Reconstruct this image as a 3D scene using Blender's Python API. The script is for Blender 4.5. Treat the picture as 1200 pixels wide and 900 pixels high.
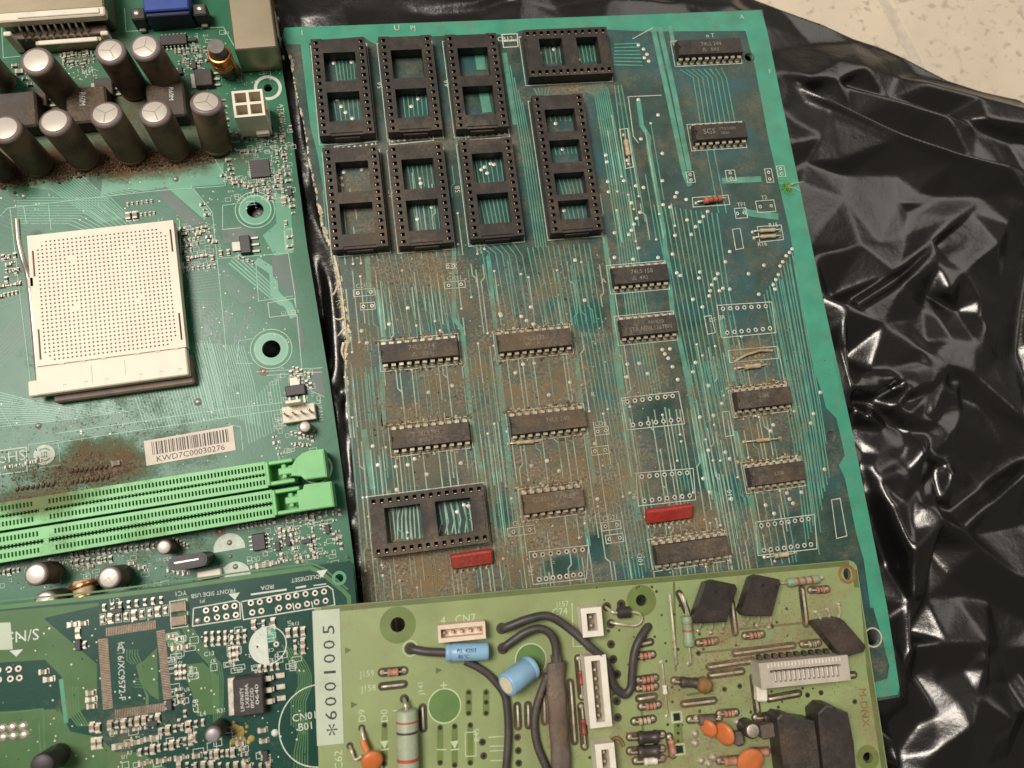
import bpy, bmesh, math, random
import numpy as np
from mathutils import Vector, Matrix, noise, geometry

random.seed(7)
for o in list(bpy.data.objects):
    bpy.data.objects.remove(o)
SC = bpy.context.scene
COL = SC.collection
S = 0.001                                   # all shapes below are written in millimetres

# ------------------------------------------------------------------ camera
RM = np.array([[0.9843126, 0.1274504, -0.1220044], [-0.1041069, 0.9778499, 0.1815802], [0.1424445, -0.1660302, 0.9757784]])
FPX = 900.0                                 # focal length in pixels of a 1200 wide picture
CAM = np.array([-36.380, -42.404, 249.214])  # mm, above the circuit boards
cam_d = bpy.data.cameras.new('camera')
cam = bpy.data.objects.new('camera', cam_d)
COL.objects.link(cam)
cam_d.sensor_width = 36
cam_d.lens = 36 * FPX / 1200
cam_d.clip_start = 0.005
cam_d.clip_end = 20
ax_r = Vector((RM[0, 0], -RM[0, 1], -RM[0, 2]))
ax_u = Vector((-RM[1, 0], RM[1, 1], RM[1, 2]))
ax_b = Vector((-RM[2, 0], RM[2, 1], RM[2, 2]))
mw = Matrix((ax_r, ax_u, ax_b)).transposed().to_4x4()
mw.translation = Vector(CAM * S)
cam.matrix_world = mw
cam_d.dof.use_dof = True
cam_d.dof.focus_distance = 0.255
cam_d.dof.aperture_fstop = 14.0
SC.camera = cam

# ------------------------------------------------------------------ light
W = bpy.data.worlds.new('World')
SC.world = W
W.use_nodes = True
bg = W.node_tree.nodes['Background']
bg.inputs[0].default_value = (1.0, 0.93, 0.85, 1)
bg.inputs[1].default_value = 0.13

def lamp(name, pos, size, power, col, target=(0.0, 0.0, 0.0)):
    d = bpy.data.lights.new(name, 'AREA')
    d.shape = 'RECTANGLE'
    d.size, d.size_y = size
    d.energy = power
    d.color = col
    o = bpy.data.objects.new(name, d)
    COL.objects.link(o)
    o.location = pos
    o.rotation_euler = (Vector(target) - Vector(pos)).to_track_quat('-Z', 'Y').to_euler()
    return o
lamp('ceiling_lamp', (-0.66, 0.34, 1.55), (0.60, 0.60), 33.0, (1.0, 0.95, 0.88), (0, 0, 0))
lamp('bag_sheen_light', (0.98, 0.66, 1.05), (1.1, 0.8), 5.0, (1.0, 0.95, 0.89), (0, 0, 0))  # added area lamp without a known source, placed so the bag film mirrors it
SC.view_settings.view_transform = 'Standard'
SC.view_settings.look = 'None'
SC.view_settings.exposure = 0.0
SC.view_settings.gamma = 1.0
SC.view_settings.use_curve_mapping = False
SC.render.engine = 'CYCLES'
SC.cycles.use_denoising = True
SC.cycles.max_bounces = 6

# ------------------------------------------------------------------ pixel of the photograph -> point at height z (mm)
def P(x, y, z=0.0):
    d = RM.T @ np.array([(x - 600) / FPX, (y - 450) / FPX, 1.0])
    d = np.array([d[0], -d[1], -d[2]])
    s = (z - CAM[2]) / d[2]
    q = CAM + d * s
    return (q[0], q[1])

# ------------------------------------------------------------------ materials
MATS = {}

def dust_group(name, blobs, bias=0.0, fine=1.0, coarse=260.0):
    """Where dirt lies: patches (x, y, rx, ry, strength in mm) broken up by noise, only on faces that look up."""
    g = bpy.data.node_groups.new(name, 'ShaderNodeTree')
    g.interface.new_socket('Fac', in_out='OUTPUT', socket_type='NodeSocketFloat')
    N, L = g.nodes, g.links
    out = N.new('NodeGroupOutput')
    geo = N.new('ShaderNodeNewGeometry')
    acc = None
    def math_(op, a, b=None, c=None):
        m = N.new('ShaderNodeMath')
        m.operation = op
        for i, v in enumerate((a, b, c)):
            if v is None:
                continue
            if isinstance(v, (int, float)):
                m.inputs[i].default_value = v
            else:
                L.new(v, m.inputs[i])
        return m.outputs[0]
    clean = None
    for (x, y, rx, ry, st) in blobs:
        s = N.new('ShaderNodeVectorMath')
        s.operation = 'MULTIPLY_ADD'
        L.new(geo.outputs['Position'], s.inputs[0])
        s.inputs[1].default_value = (1000 / rx, 1000 / ry, 0)
        s.inputs[2].default_value = (-x / rx, -y / ry, 0)
        ln = N.new('ShaderNodeVectorMath')
        ln.operation = 'LENGTH'
        L.new(s.outputs[0], ln.inputs[0])
        mr = N.new('ShaderNodeMapRange')
        mr.interpolation_type = 'SMOOTHSTEP'
        mr.inputs['From Min'].default_value = 1.0
        mr.inputs['From Max'].default_value = 0.15
        mr.inputs['To Min'].default_value = 0
        mr.inputs['To Max'].default_value = abs(st)
        L.new(ln.outputs['Value'], mr.inputs['Value'])
        v = mr.outputs[0]
        if st < 0:
            clean = v if clean is None else math_('MAXIMUM', clean, v)
        else:
            acc = v if acc is None else math_('MAXIMUM', acc, v)
    n1 = N.new('ShaderNodeTexNoise')
    L.new(geo.outputs['Position'], n1.inputs['Vector'])
    n1.inputs['Scale'].default_value = coarse
    n1.inputs['Detail'].default_value = 5
    n1.inputs['Roughness'].default_value = 0.62
    n2 = N.new('ShaderNodeTexNoise')
    L.new(geo.outputs['Position'], n2.inputs['Vector'])
    n2.inputs['Scale'].default_value = 1500
    n2.inputs['Detail'].default_value = 3
    n0 = N.new('ShaderNodeTexNoise')
    L.new(geo.outputs['Position'], n0.inputs['Vector'])
    n0.inputs['Scale'].default_value = 70
    n0.inputs['Detail'].default_value = 3
    t = math_('MULTIPLY_ADD', n1.outputs['Fac'], 1.0, -0.5)
    t = math_('ADD', t, math_('MULTIPLY_ADD', n0.outputs['Fac'], 1.0, -0.5))
    t = math_('ADD', t, math_('MULTIPLY_ADD', n2.outputs['Fac'], 0.7 * fine, -0.35 * fine))
    t = math_('ADD', t, acc)
    t = math_('ADD', t, bias)
    if clean is not None:
        t = math_('SUBTRACT', t, clean)
    mr = N.new('ShaderNodeMapRange')
    mr.interpolation_type = 'SMOOTHSTEP'
    mr.inputs['From Min'].default_value = 0.02
    mr.inputs['From Max'].default_value = 1.05
    L.new(t, mr.inputs['Value'])
    sx = N.new('ShaderNodeSeparateXYZ')
    L.new(geo.outputs['Normal'], sx.inputs[0])
    up = math_('MULTIPLY_ADD', sx.outputs['Z'], 0.75, 0.25)
    f = math_('MULTIPLY', mr.outputs[0], math_('MAXIMUM', up, 0.0))
    L.new(f, out.inputs[0])
    return g

def mat(name, col, rough=0.5, metal=0.0, var=0.18, vs=500.0, bump=0.0, bs=2500.0, dust=None, dcol=(0.20, 0.145, 0.088),
        damt=1.0, spec=0.5, col2=None, c2s=120.0, c2t=(0.45, 0.62), coat=0.0, stretch=None, trans=0.0):
    m = bpy.data.materials.new(name)
    m.use_nodes = True
    N, L = m.node_tree.nodes, m.node_tree.links
    b = N['Principled BSDF']
    geo = N.new('ShaderNodeNewGeometry')
    vec = geo.outputs['Position']
    if stretch:
        mp = N.new('ShaderNodeVectorMath')
        mp.operation = 'MULTIPLY'
        mp.inputs[1].default_value = stretch
        L.new(vec, mp.inputs[0])
        vec = mp.outputs[0]
    def noi(scale, detail=4):
        n = N.new('ShaderNodeTexNoise')
        n.inputs['Scale'].default_value = scale
        n.inputs['Detail'].default_value = detail
        L.new(vec, n.inputs['Vector'])
        return n.outputs['Fac']
    def mix(f, a, bb):
        x = N.new('ShaderNodeMix')
        x.data_type = 'RGBA'
        for s, v in ((x.inputs[0], f), (x.inputs[6], a), (x.inputs[7], bb)):
            if isinstance(v, float):
                s.default_value = v
            elif isinstance(v, tuple):
                s.default_value = (*v[:3], 1)
            else:
                L.new(v, s)
        return x.outputs[2]
    base = tuple(col)
    if var > 0 or col2:
        lo = tuple(c * (1 - var) for c in col)
        hi = tuple(min(1, c * (1 + var)) for c in col)
        mr = N.new('ShaderNodeMapRange')
        mr.inputs['From Min'].default_value = 0.3
        mr.inputs['From Max'].default_value = 0.7
        L.new(noi(vs), mr.inputs['Value'])
        base = mix(mr.outputs[0], lo, hi)
        if col2:
            mr2 = N.new('ShaderNodeMapRange')
            mr2.interpolation_type = 'SMOOTHSTEP'
            mr2.inputs['From Min'].default_value, mr2.inputs['From Max'].default_value = c2t
            L.new(noi(c2s, 6), mr2.inputs['Value'])
            base = mix(mr2.outputs[0], base, tuple(col2))
    rgh = None
    if dust:
        gn = N.new('ShaderNodeGroup')
        gn.node_tree = bpy.data.node_groups[dust]
        fm = N.new('ShaderNodeMath')
        fm.operation = 'MULTIPLY'
        fm.inputs[1].default_value = damt
        L.new(gn.outputs[0], fm.inputs[0])
        dm = N.new('ShaderNodeMapRange')
        dm.inputs['From Min'].default_value = 0.34
        dm.inputs['From Max'].default_value = 0.66
        L.new(noi(1100, 8), dm.inputs['Value'])
        dv = mix(dm.outputs[0], tuple(c * 0.5 for c in dcol), tuple(c * 1.4 for c in dcol))
        hm = N.new('ShaderNodeMapRange')
        hm.inputs['From Min'].default_value = 0.42
        hm.inputs['From Max'].default_value = 0.62
        L.new(noi(95, 4), hm.inputs['Value'])
        dv = mix(hm.outputs[0], dv, (dcol[0] * .98, dcol[1] * .85, dcol[2] * .66))
        base = mix(fm.outputs[0], base, dv)
        rm = N.new('ShaderNodeMapRange')
        rm.inputs['To Min'].default_value = rough
        rm.inputs['To Max'].default_value = 0.92
        L.new(fm.outputs[0], rm.inputs['Value'])
        rgh = rm.outputs[0]
    if isinstance(base, tuple):
        b.inputs['Base Color'].default_value = (*base, 1)
    else:
        L.new(base, b.inputs['Base Color'])
    if rgh is not None:
        L.new(rgh, b.inputs['Roughness'])
    else:
        b.inputs['Roughness'].default_value = rough
    b.inputs['Metallic'].default_value = metal
    b.inputs['Specular IOR Level'].default_value = spec
    b.inputs['Coat Weight'].default_value = coat
    b.inputs['Coat Roughness'].default_value = 0.2
    b.inputs['Transmission Weight'].default_value = trans
    if bump > 0:
        bp = N.new('ShaderNodeBump')
        bp.inputs['Strength'].default_value = bump
        bp.inputs['Distance'].default_value = 0.0003
        L.new(noi(bs, 4), bp.inputs['Height'])
        L.new(bp.outputs[0], b.inputs['Normal'])
    MATS[name] = m
    return m

# ------------------------------------------------------------------ mesh builder (millimetres)
_txt = {}

def text_mesh(s):
    if s in _txt:
        return _txt[s]
    c = bpy.data.curves.new('t', 'FONT')
    c.body = s
    c.size = 1.0
    c.resolution_u = 2
    o = bpy.data.objects.new('t', c)
    COL.objects.link(o)
    dg = bpy.context.evaluated_depsgraph_get()
    me = o.evaluated_get(dg).to_mesh()
    v = [(p.co.x, p.co.y) for p in me.vertices]
    f = [tuple(p.vertices) for p in me.polygons]
    o.evaluated_get(dg).to_mesh_clear()
    bpy.data.objects.remove(o)
    bpy.data.curves.remove(c)
    if v:
        x0, x1 = min(a for a, _ in v), max(a for a, _ in v)
        y0, y1 = min(a for _, a in v), max(a for _, a in v)
        v = [(a - (x0 + x1) / 2, b - (y0 + y1) / 2) for a, b in v]
        w, h = x1 - x0, y1 - y0
    else:
        w = h = 1
    _txt[s] = (v, f, w, h)
    return _txt[s]

class MB:
    def __init__(self):
        self.v, self.f, self.mi, self.mn = [], [], [], []
    def _m(self, name):
        if name not in self.mn:
            self.mn.append(name)
        return self.mn.index(name)
    def add(self, vs, fs, m, M=None):
        o = len(self.v)
        if M is not None:
            vs = [tuple(M @ Vector(p)) for p in vs]
        self.v += [tuple(p) for p in vs]
        k = self._m(m)
        for f in fs:
            self.f.append(tuple(i + o for i in f))
            self.mi.append(k)
        return self
    def box(self, c, s, m, rz=0.0, ch=0.0, M=None, taper=1.0):
        hx, hy, hz = s[0] / 2, s[1] / 2, s[2] / 2
        T = Matrix.Translation(c) @ Matrix.Rotation(rz, 4, 'Z')
        if M is not None:
            T = M @ T
        if ch <= 0:
            t = taper
            vs = [(-hx, -hy, -hz), (hx, -hy, -hz), (hx, hy, -hz), (-hx, hy, -hz), (-hx * t, -hy * t, hz), (hx * t, -hy * t, hz), (hx * t, hy * t, hz), (-hx * t, hy * t, hz)]
            fs = [(3, 2, 1, 0), (4, 5, 6, 7), (0, 1, 5, 4), (1, 2, 6, 5), (2, 3, 7, 6), (3, 0, 4, 7)]
            return self.add(vs, fs, m, T)
        ch = min(ch, hx * 0.9, hy * 0.9, hz * 0.9)
        idx, vs = {}, []
        for a in (-1, 1):
            for b in (-1, 1):
                for c_ in (-1, 1):
                    t = taper if c_ > 0 else 1.0
                    for k in range(3):
                        d = [hx * t, hy * t, hz]
                        e = [d[i] - (0 if i == k else ch) for i in range(3)]
                        idx[(a, b, c_, k)] = len(vs)
                        vs.append((a * e[0], b * e[1], c_ * e[2]))
        fs = []
        def face(*ks):
            p = [Vector(vs[i]) for i in ks]
            n = (p[1] - p[0]).cross(p[2] - p[0])
            cc = sum(p, Vector()) / len(p)
            fs.append(tuple(ks) if n.dot(cc) > 0 else tuple(reversed(ks)))
        for a in (-1, 1):
            face(*[idx[(a, b, c_, 0)] for b, c_ in ((-1, -1), (1, -1), (1, 1), (-1, 1))])
            face(*[idx[(b, a, c_, 1)] for b, c_ in ((-1, -1), (1, -1), (1, 1), (-1, 1))])
            face(*[idx[(b, c_, a, 2)] for b, c_ in ((-1, -1), (1, -1), (1, 1), (-1, 1))])
        for a in (-1, 1):
            for b in (-1, 1):
                face(idx[(a, b, -1, 0)], idx[(a, b, 1, 0)], idx[(a, b, 1, 1)], idx[(a, b, -1, 1)])
                face(idx[(a, -1, b, 0)], idx[(a, 1, b, 0)], idx[(a, 1, b, 2)], idx[(a, -1, b, 2)])
                face(idx[(-1, a, b, 1)], idx[(1, a, b, 1)], idx[(1, a, b, 2)], idx[(-1, a, b, 2)])
                for c_ in (-1, 1):
                    face(idx[(a, b, c_, 0)], idx[(a, b, c_, 1)], idx[(a, b, c_, 2)])
        return self.add(vs, fs, m, T)
    def lathe(self, prof, p0, axis, m, n=20, mcap=None, jit=0.0):
        """prof: list of (distance along axis, radius)"""
        ax = Vector(axis).normalized()
        q = Vector((0, 0, 1)).rotation_difference(ax)
        p0 = Vector(p0)
        vs = []
        for (t, r) in prof:
            for k in range(n):
                a = 2 * math.pi * k / n
                rr = r * (1 + jit * math.sin(3 * a + t))
                vs.append(tuple(p0 + q @ Vector((rr * math.cos(a), rr * math.sin(a), t))))
        fs = []
        for i in range(len(prof) - 1):
            for k in range(n):
                k2 = (k + 1) % n
                fs.append((i * n + k, i * n + k2, (i + 1) * n + k2, (i + 1) * n + k))
        self.add(vs, fs, m)
        o = len(self.v) - len(vs)
        kk = self._m(mcap or m)
        self.f.append(tuple(o + (len(prof) - 1) * n + k for k in range(n)))
        self.mi.append(kk)
        self.f.append(tuple(o + k for k in reversed(range(n))))
        self.mi.append(self._m(m))
        return self
    def cyl(self, p0, p1, r, m, n=12, r1=None):
        d = Vector(p1) - Vector(p0)
        return self.lathe([(0, r), (d.length, r if r1 is None else r1)], p0, d, m, n)
    def tube(self, pts, r, m, n=7, r1=None):
        pts = [Vector(p) for p in pts]
        vs = []
        prev = None
        for i, p in enumerate(pts):
            t = (pts[min(i + 1, len(pts) - 1)] - pts[max(i - 1, 0)]).normalized()
            u = t.cross(Vector((0, 0, 1)))
            if prev is not None:
                u = prev - t * prev.dot(t)
            if u.length < 1e-4:
                u = t.cross(Vector((0, 1, 0)))
            u.normalize()
            prev = u
            w = t.cross(u)
            rr = r if r1 is None else r + (r1 - r) * i / (len(pts) - 1)
            for k in range(n):
                a = 2 * math.pi * k / n
                vs.append(tuple(p + u * (rr * math.cos(a)) + w * (rr * math.sin(a))))
        fs = []
        for i in range(len(pts) - 1):
            for k in range(n):
                k2 = (k + 1) % n
                fs.append((i * n + k2, i * n + k, (i + 1) * n + k, (i + 1) * n + k2))
        fs.append(tuple(range(n)))
        fs.append(tuple(reversed(range((len(pts) - 1) * n, len(pts) * n))))
        return self.add(vs, fs, m)
    def prism(self, poly, z0, z1, m, mside=None):
        a = sum(poly[i][0] * poly[(i + 1) % len(poly)][1] - poly[(i + 1) % len(poly)][0] * poly[i][1] for i in range(len(poly)))
        if a < 0:
            poly = list(reversed(poly))
        n = len(poly)
        vs = [(x, y, z0) for x, y in poly] + [(x, y, z1) for x, y in poly]
        self.add(vs, [tuple(range(n, 2 * n)), tuple(reversed(range(n)))], m)
        o = len(self.v) - 2 * n
        k = self._m(mside or m)
        for i in range(n):
            j = (i + 1) % n
            self.f.append((o + i, o + j, o + n + j, o + n + i))
            self.mi.append(k)
        return self
    def flat(self, poly, z, m):
        a = sum(poly[i][0] * poly[(i + 1) % len(poly)][1] - poly[(i + 1) % len(poly)][0] * poly[i][1] for i in range(len(poly)))
        if a < 0:
            poly = list(reversed(poly))
        return self.add([(x, y, z) for x, y in poly], [tuple(range(len(poly)))], m)
    def line(self, pts, w, z, m, closed=False):
        pts = [Vector(p[:2]) for p in pts]
        n = len(pts)
        if n < 2:
            return self
        vs = []
        for i in range(n):
            if closed:
                a, b = pts[i - 1], pts[(i + 1) % n]
            else:
                a, b = pts[max(i - 1, 0)], pts[min(i + 1, n - 1)]
            t1 = (pts[i] - a)
            t2 = (b - pts[i])
            t1 = t1.normalized() if t1.length > 1e-6 else t2.normalized()
            t2 = t2.normalized() if t2.length > 1e-6 else t1
            t = (t1 + t2)
            t = t.normalized() if t.length > 1e-6 else t1
            nn = Vector((-t.y, t.x))
            c = max(0.45, nn.dot(Vector((-t1.y, t1.x))))
            d = nn * (w / 2 / c)
            vs += [(pts[i].x + d.x, pts[i].y + d.y, z), (pts[i].x - d.x, pts[i].y - d.y, z)]
        fs = []
        for i in range(n if closed else n - 1):
            j = (i + 1) % n
            fs.append((2 * i + 1, 2 * j + 1, 2 * j, 2 * i))
        return self.add(vs, fs, m)
    def disc(self, c, r, z, m, n=10, a0=0.0, a1=2 * math.pi):
        full = abs(a1 - a0 - 2 * math.pi) < 1e-6
        k = n if full else n + 1
        return self.add([(c[0] + r * math.cos(a0 + (a1 - a0) * i / n), c[1] + r * math.sin(a0 + (a1 - a0) * i / n), z) for i in range(k)], [tuple(range(k))], m)
    def ring(self, c, r0, r1, z, m, n=14, a0=0.0, a1=2 * math.pi):
        vs = []
        for i in range(n + 1):
            a = a0 + (a1 - a0) * i / n
            vs += [(c[0] + r0 * math.cos(a), c[1] + r0 * math.sin(a), z), (c[0] + r1 * math.cos(a), c[1] + r1 * math.sin(a), z)]
        return self.add(vs, [(2 * i, 2 * i + 1, 2 * i + 3, 2 * i + 2) for i in range(n)], m)
    def dome(self, c, r, h, m, n=8):
        vs = [(c[0] + r * math.cos(2 * math.pi * i / n), c[1] + r * math.sin(2 * math.pi * i / n), c[2]) for i in range(n)]
        vs += [(c[0] + .6 * r * math.cos(2 * math.pi * i / n), c[1] + .6 * r * math.sin(2 * math.pi * i / n), c[2] + h * .75) for i in range(n)]
        vs.append((c[0], c[1], c[2] + h))
        fs = [(i, (i + 1) % n, n + (i + 1) % n, n + i) for i in range(n)] + [(n + i, n + (i + 1) % n, 2 * n) for i in range(n)]
        return self.add(vs, fs, m)
    def text(self, s, c, h, m, z, rz=0.0, w=None, mirror=False):
        v, f, tw, th = text_mesh(s)
        if not v:
            return self
        sy = h / th
        sx = sy if w is None else w / tw
        if mirror:
            sx = -sx
        ca, sa = math.cos(rz), math.sin(rz)
        vs = [(c[0] + x * sx * ca - y * sy * sa, c[1] + x * sx * sa + y * sy * ca, z) for x, y in v]
        return self.add(vs, [tuple(reversed(q)) for q in f] if mirror else f, m)
    def slab(self, xs, ys, zf, zb, m, mhole=None, zt=None):
        """block seen from above as a grid of cells, each with its own top height zf(i, j); None leaves the cell open"""
        nx, ny = len(xs) - 1, len(ys) - 1
        Z = [[zf(i, j) for j in range(ny)] for i in range(nx)]
        vs, fs, ms = [], [], []
        def q(p, mm):
            o = len(vs)
            vs.extend(p)
            fs.append((o, o + 1, o + 2, o + 3))
            ms.append(mm)
        for i in range(nx):
            for j in range(ny):
                z = Z[i][j]
                if z is None:
                    continue
                low = zt is not None and z < zt - 1e-6
                q([(xs[i], ys[j], z), (xs[i + 1], ys[j], z), (xs[i + 1], ys[j + 1], z), (xs[i], ys[j + 1], z)], mhole if (low and mhole) else m)
                for (di, dj, a, b) in ((-1, 0, (xs[i], ys[j + 1]), (xs[i], ys[j])), (1, 0, (xs[i + 1], ys[j]), (xs[i + 1], ys[j + 1])), (0, -1, (xs[i], ys[j]), (xs[i + 1], ys[j])), (0, 1, (xs[i + 1], ys[j + 1]), (xs[i], ys[j + 1]))):
                    a2, b2 = i + di, j + dj
                    zn = Z[a2][b2] if 0 <= a2 < nx and 0 <= b2 < ny else None
                    zn = zb if zn is None else zn
                    if zn < z - 1e-6:
                        q([(*a, zn), (*b, zn), (*b, z), (*a, z)], m)
        for mm in set(ms):
            sel = [k for k in range(len(fs)) if ms[k] == mm]
            vv = [p for k in sel for p in vs[4 * k:4 * k + 4]]
            self.add(vv, [(4 * k, 4 * k + 1, 4 * k + 2, 4 * k + 3) for k in range(len(sel))], mm)
        return self
    def mesh(self, name, smooth=0.0):
        me = bpy.data.meshes.new(name)
        me.from_pydata([(x * S, y * S, z * S) for x, y, z in self.v], [], self.f)
        for n in self.mn:
            me.materials.append(MATS[n])
        me.polygons.foreach_set('material_index', self.mi)
        if smooth:
            me.polygons.foreach_set('use_smooth', [True] * len(me.polygons))
            me.set_sharp_from_angle(angle=math.radians(smooth))
        me.update()
        return me
    def obj(self, name, parent=None, kind=None, smooth=0.0, label=None):
        return link(name, self.mesh(name, smooth), parent, kind=kind, label=label)

def link(name, me, parent=None, loc=(0, 0, 0), rz=0.0, kind=None, label=None, rot=None):
    o = bpy.data.objects.new(name, me)
    COL.objects.link(o)
    if parent is not None:
        o.parent = parent
    o.location = (loc[0] * S, loc[1] * S, loc[2] * S)
    o.rotation_euler = rot if rot is not None else (0, 0, rz)
    if kind:
        o['kind'] = kind
    if label:
        o['label'] = label
    return o

def tag(o, label, cat, group=None):
    o['label'] = label
    o['category'] = cat
    if group:
        o['group'] = group
    return o

class Board:
    def __init__(self, name, z, org, p0, p1, hz, label, cat):
        """org: pixel of the origin on the top face; p0 -> p1: two pixels along the board's own x axis at height hz"""
        self.z = z
        a, b = P(*p0, z + hz), P(*p1, z + hz)
        self.a = math.atan2(b[1] - a[1], b[0] - a[0])
        self.o = P(*org, z)
        e = bpy.data.objects.new(name, None)
        e.empty_display_size = 0.02
        COL.objects.link(e)
        e.location = (self.o[0] * S, self.o[1] * S, z * S)
        e.rotation_euler = (0, 0, self.a)
        self.e = e
        tag(e, label, cat)
    def W2L(self, w):
        dx, dy = w[0] - self.o[0], w[1] - self.o[1]
        c, s = math.cos(self.a), math.sin(self.a)
        return (dx * c + dy * s, -dx * s + dy * c)
    def L(self, x, y, h=0.0):
        return self.W2L(P(x, y, self.z + h))
    def LL(self, pts, h=0.0):
        return [self.L(x, y, h) for x, y in pts]
    def put(self, name, me, xy, h=0.0, rz=0.0, kind=None, top=0.0, rot=None, label=None):
        """xy in photograph pixels, read at height top"""
        p = self.L(xy[0], xy[1], top)
        return link(name, me, self.e, (p[0], p[1], h), rz, kind, label, rot)

def pcb_mesh(outline, holes, th, mtop, mside):
    """outline, holes: local polygons in mm; returns an MB with a flat board that has real holes"""
    vs = [Vector(p) for p in outline]
    es = [(i, (i + 1) % len(outline)) for i in range(len(outline))]
    loops = [list(range(len(outline)))]
    for h in holes:
        o = len(vs)
        vs += [Vector(p) for p in h]
        es += [(o + i, o + (i + 1) % len(h)) for i in range(len(h))]
        loops.append(list(range(o, o + len(h))))
    fo = [tuple(l) for l in loops]
    r = geometry.delaunay_2d_cdt(vs, es, [], 0, 1e-6)
    rv, rf = r[0], r[2]
    def inside(p, poly):
        c = False
        j = len(poly) - 1
        for i in range(len(poly)):
            if (poly[i][1] > p[1]) != (poly[j][1] > p[1]) and p[0] < (poly[j][0] - poly[i][0]) * (p[1] - poly[i][1]) / (poly[j][1] - poly[i][1]) + poly[i][0]:
                c = not c
            j = i
        return c
    mb = MB()
    tris = []
    for f in rf:
        c = sum((rv[i] for i in f), Vector((0, 0))) / len(f)
        if inside(c, outline) and not any(inside(c, h) for h in holes):
            tris.append(tuple(f))
    mb.add([(p.x, p.y, 0) for p in rv], [t if (rv[t[1]] - rv[t[0]]).cross(rv[t[2]] - rv[t[0]]) > 0 else tuple(reversed(t)) for t in tris], mtop)
    mb.add([(p.x, p.y, -th) for p in rv], [tuple(reversed(t)) if (rv[t[1]] - rv[t[0]]).cross(rv[t[2]] - rv[t[0]]) > 0 else t for t in tris], mtop)
    for k, poly in enumerate([outline] + holes):
        a = sum(poly[i][0] * poly[(i + 1) % len(poly)][1] - poly[(i + 1) % len(poly)][0] * poly[i][1] for i in range(len(poly)))
        if (a < 0) == (k == 0):
            poly = list(reversed(poly))
        n = len(poly)
        mb.add([(x, y, -th) for x, y in poly] + [(x, y, 0) for x, y in poly], [(i, (i + 1) % n, n + (i + 1) % n, n + i) for i in range(n)], mside)
    return mb

def circ(c, r, n=20):
    return [(c[0] + r * math.cos(2 * math.pi * i / n), c[1] + r * math.sin(2 * math.pi * i / n)) for i in range(n)]

def rect(c, w, h, rz=0.0):
    ca, sa = math.cos(rz), math.sin(rz)
    return [(c[0] + x * ca - y * sa, c[1] + x * sa + y * ca) for x, y in ((-w / 2, -h / 2), (w / 2, -h / 2), (w / 2, h / 2), (-w / 2, h / 2))]

def spline(pts, n=6):
    """Catmull-Rom through the points"""
    pts = [Vector(p) for p in pts]
    q = [pts[0] * 2 - pts[1]] + pts + [pts[-1] * 2 - pts[-2]]
    out = []
    for i in range(1, len(q) - 2):
        for k in range(n):
            t = k / n
            a, b, c, d = q[i - 1], q[i], q[i + 1], q[i + 2]
            out.append(0.5 * ((2 * b) + (c - a) * t + (2 * a - 5 * b + 4 * c - d) * t * t + (3 * b - a - 3 * c + d) * t ** 3))
    out.append(pts[-1])
    return out

# ------------------------------------------------------------------ where the dirt lies (from patches seen on the boards)
def blob(px, py, rx, ry, st, z=0.0):
    q = P(px, py, z)
    return (q[0], q[1], rx, ry, st)
dust_group('dirt_logic', [
    blob(640, 600, 52, 50, 0.62), blob(500, 660, 40, 34, 0.75), blob(620, 430, 44, 44, 0.50), blob(700, 560, 34, 44, 0.58),
    blob(480, 320, 34, 16, 0.55), blob(590, 340, 46, 20, 0.42), blob(870, 480, 34, 34, 0.36), blob(910, 550, 20, 22, 0.34),
    blob(830, 630, 30, 20, 0.55), blob(440, 250, 22, 40, 0.42), blob(420, 420, 12, 40, 0.40), blob(700, 300, 22, 40, 0.24),
    blob(740, 430, 26, 40, 0.36), blob(500, 480, 40, 40, 0.52), blob(880, 415, 16, 9, 0.62), blob(530, 165, 56, 9, 0.32), blob(660, 105, 24, 6, 0.5),
    blob(482, 612, 10, 9, -1.2), blob(533, 606, 11, 9, -1.2), blob(765, 481, 11, 7, -.35), blob(660, 662, 9, 5, -1.0), blob(690, 370, 9, 7, -.8), blob(475, 455, 7, 9, -.6), blob(590, 320, 22, 12, -.25), blob(700, 640, 6, 8, -.7), blob(590, 600, 5, 10, -.6),
], bias=0.17)
dust_group('dirt_main', [
    blob(110, 545, 30, 13, 0.95, -2), blob(40, 590, 30, 8, 1.0, -2), blob(200, 530, 30, 16, 0.42, -2), blob(60, 185, 62, 12, 1.0, 0), blob(170, 190, 46, 9, 0.95, 0),
    blob(235, 185, 20, 8, 0.7, 0), blob(110, 120, 60, 26, 0.72, 8), blob(150, 640, 46, 12, 0.35, -2), blob(100, 40, 60, 16, 0.35, 4), blob(120, 480, 50, 12, 0.2, -2),
], bias=-0.06)
dust_group('dirt_small', [blob(150, 860, 40, 20, 0.25, 11), blob(200, 700, 30, 10, 0.1, 11)], bias=-0.12)
dust_group('dirt_power', [
    blob(880, 750, 34, 26, 0.42, 14), blob(830, 800, 40, 20, 0.34, 14), blob(960, 730, 16, 20, 0.40, 14), blob(650, 830, 8, 30, 0.5, 16), blob(850, 880, 60, 14, 0.40, 14), blob(1000, 800, 10, 40, .35, 14), blob(700, 860, 40, 20, .25, 14),
], bias=0.06)

D1 = dict(dust='dirt_logic', dcol=(0.205, 0.160, 0.104), spec=0.32)
D2 = dict(dust='dirt_main', dcol=(0.130, 0.088, 0.052))
D3 = dict(dust='dirt_small', dcol=(0.20, 0.18, 0.13), spec=0.22)
D4 = dict(dust='dirt_power', dcol=(0.22, 0.15, 0.09))

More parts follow.
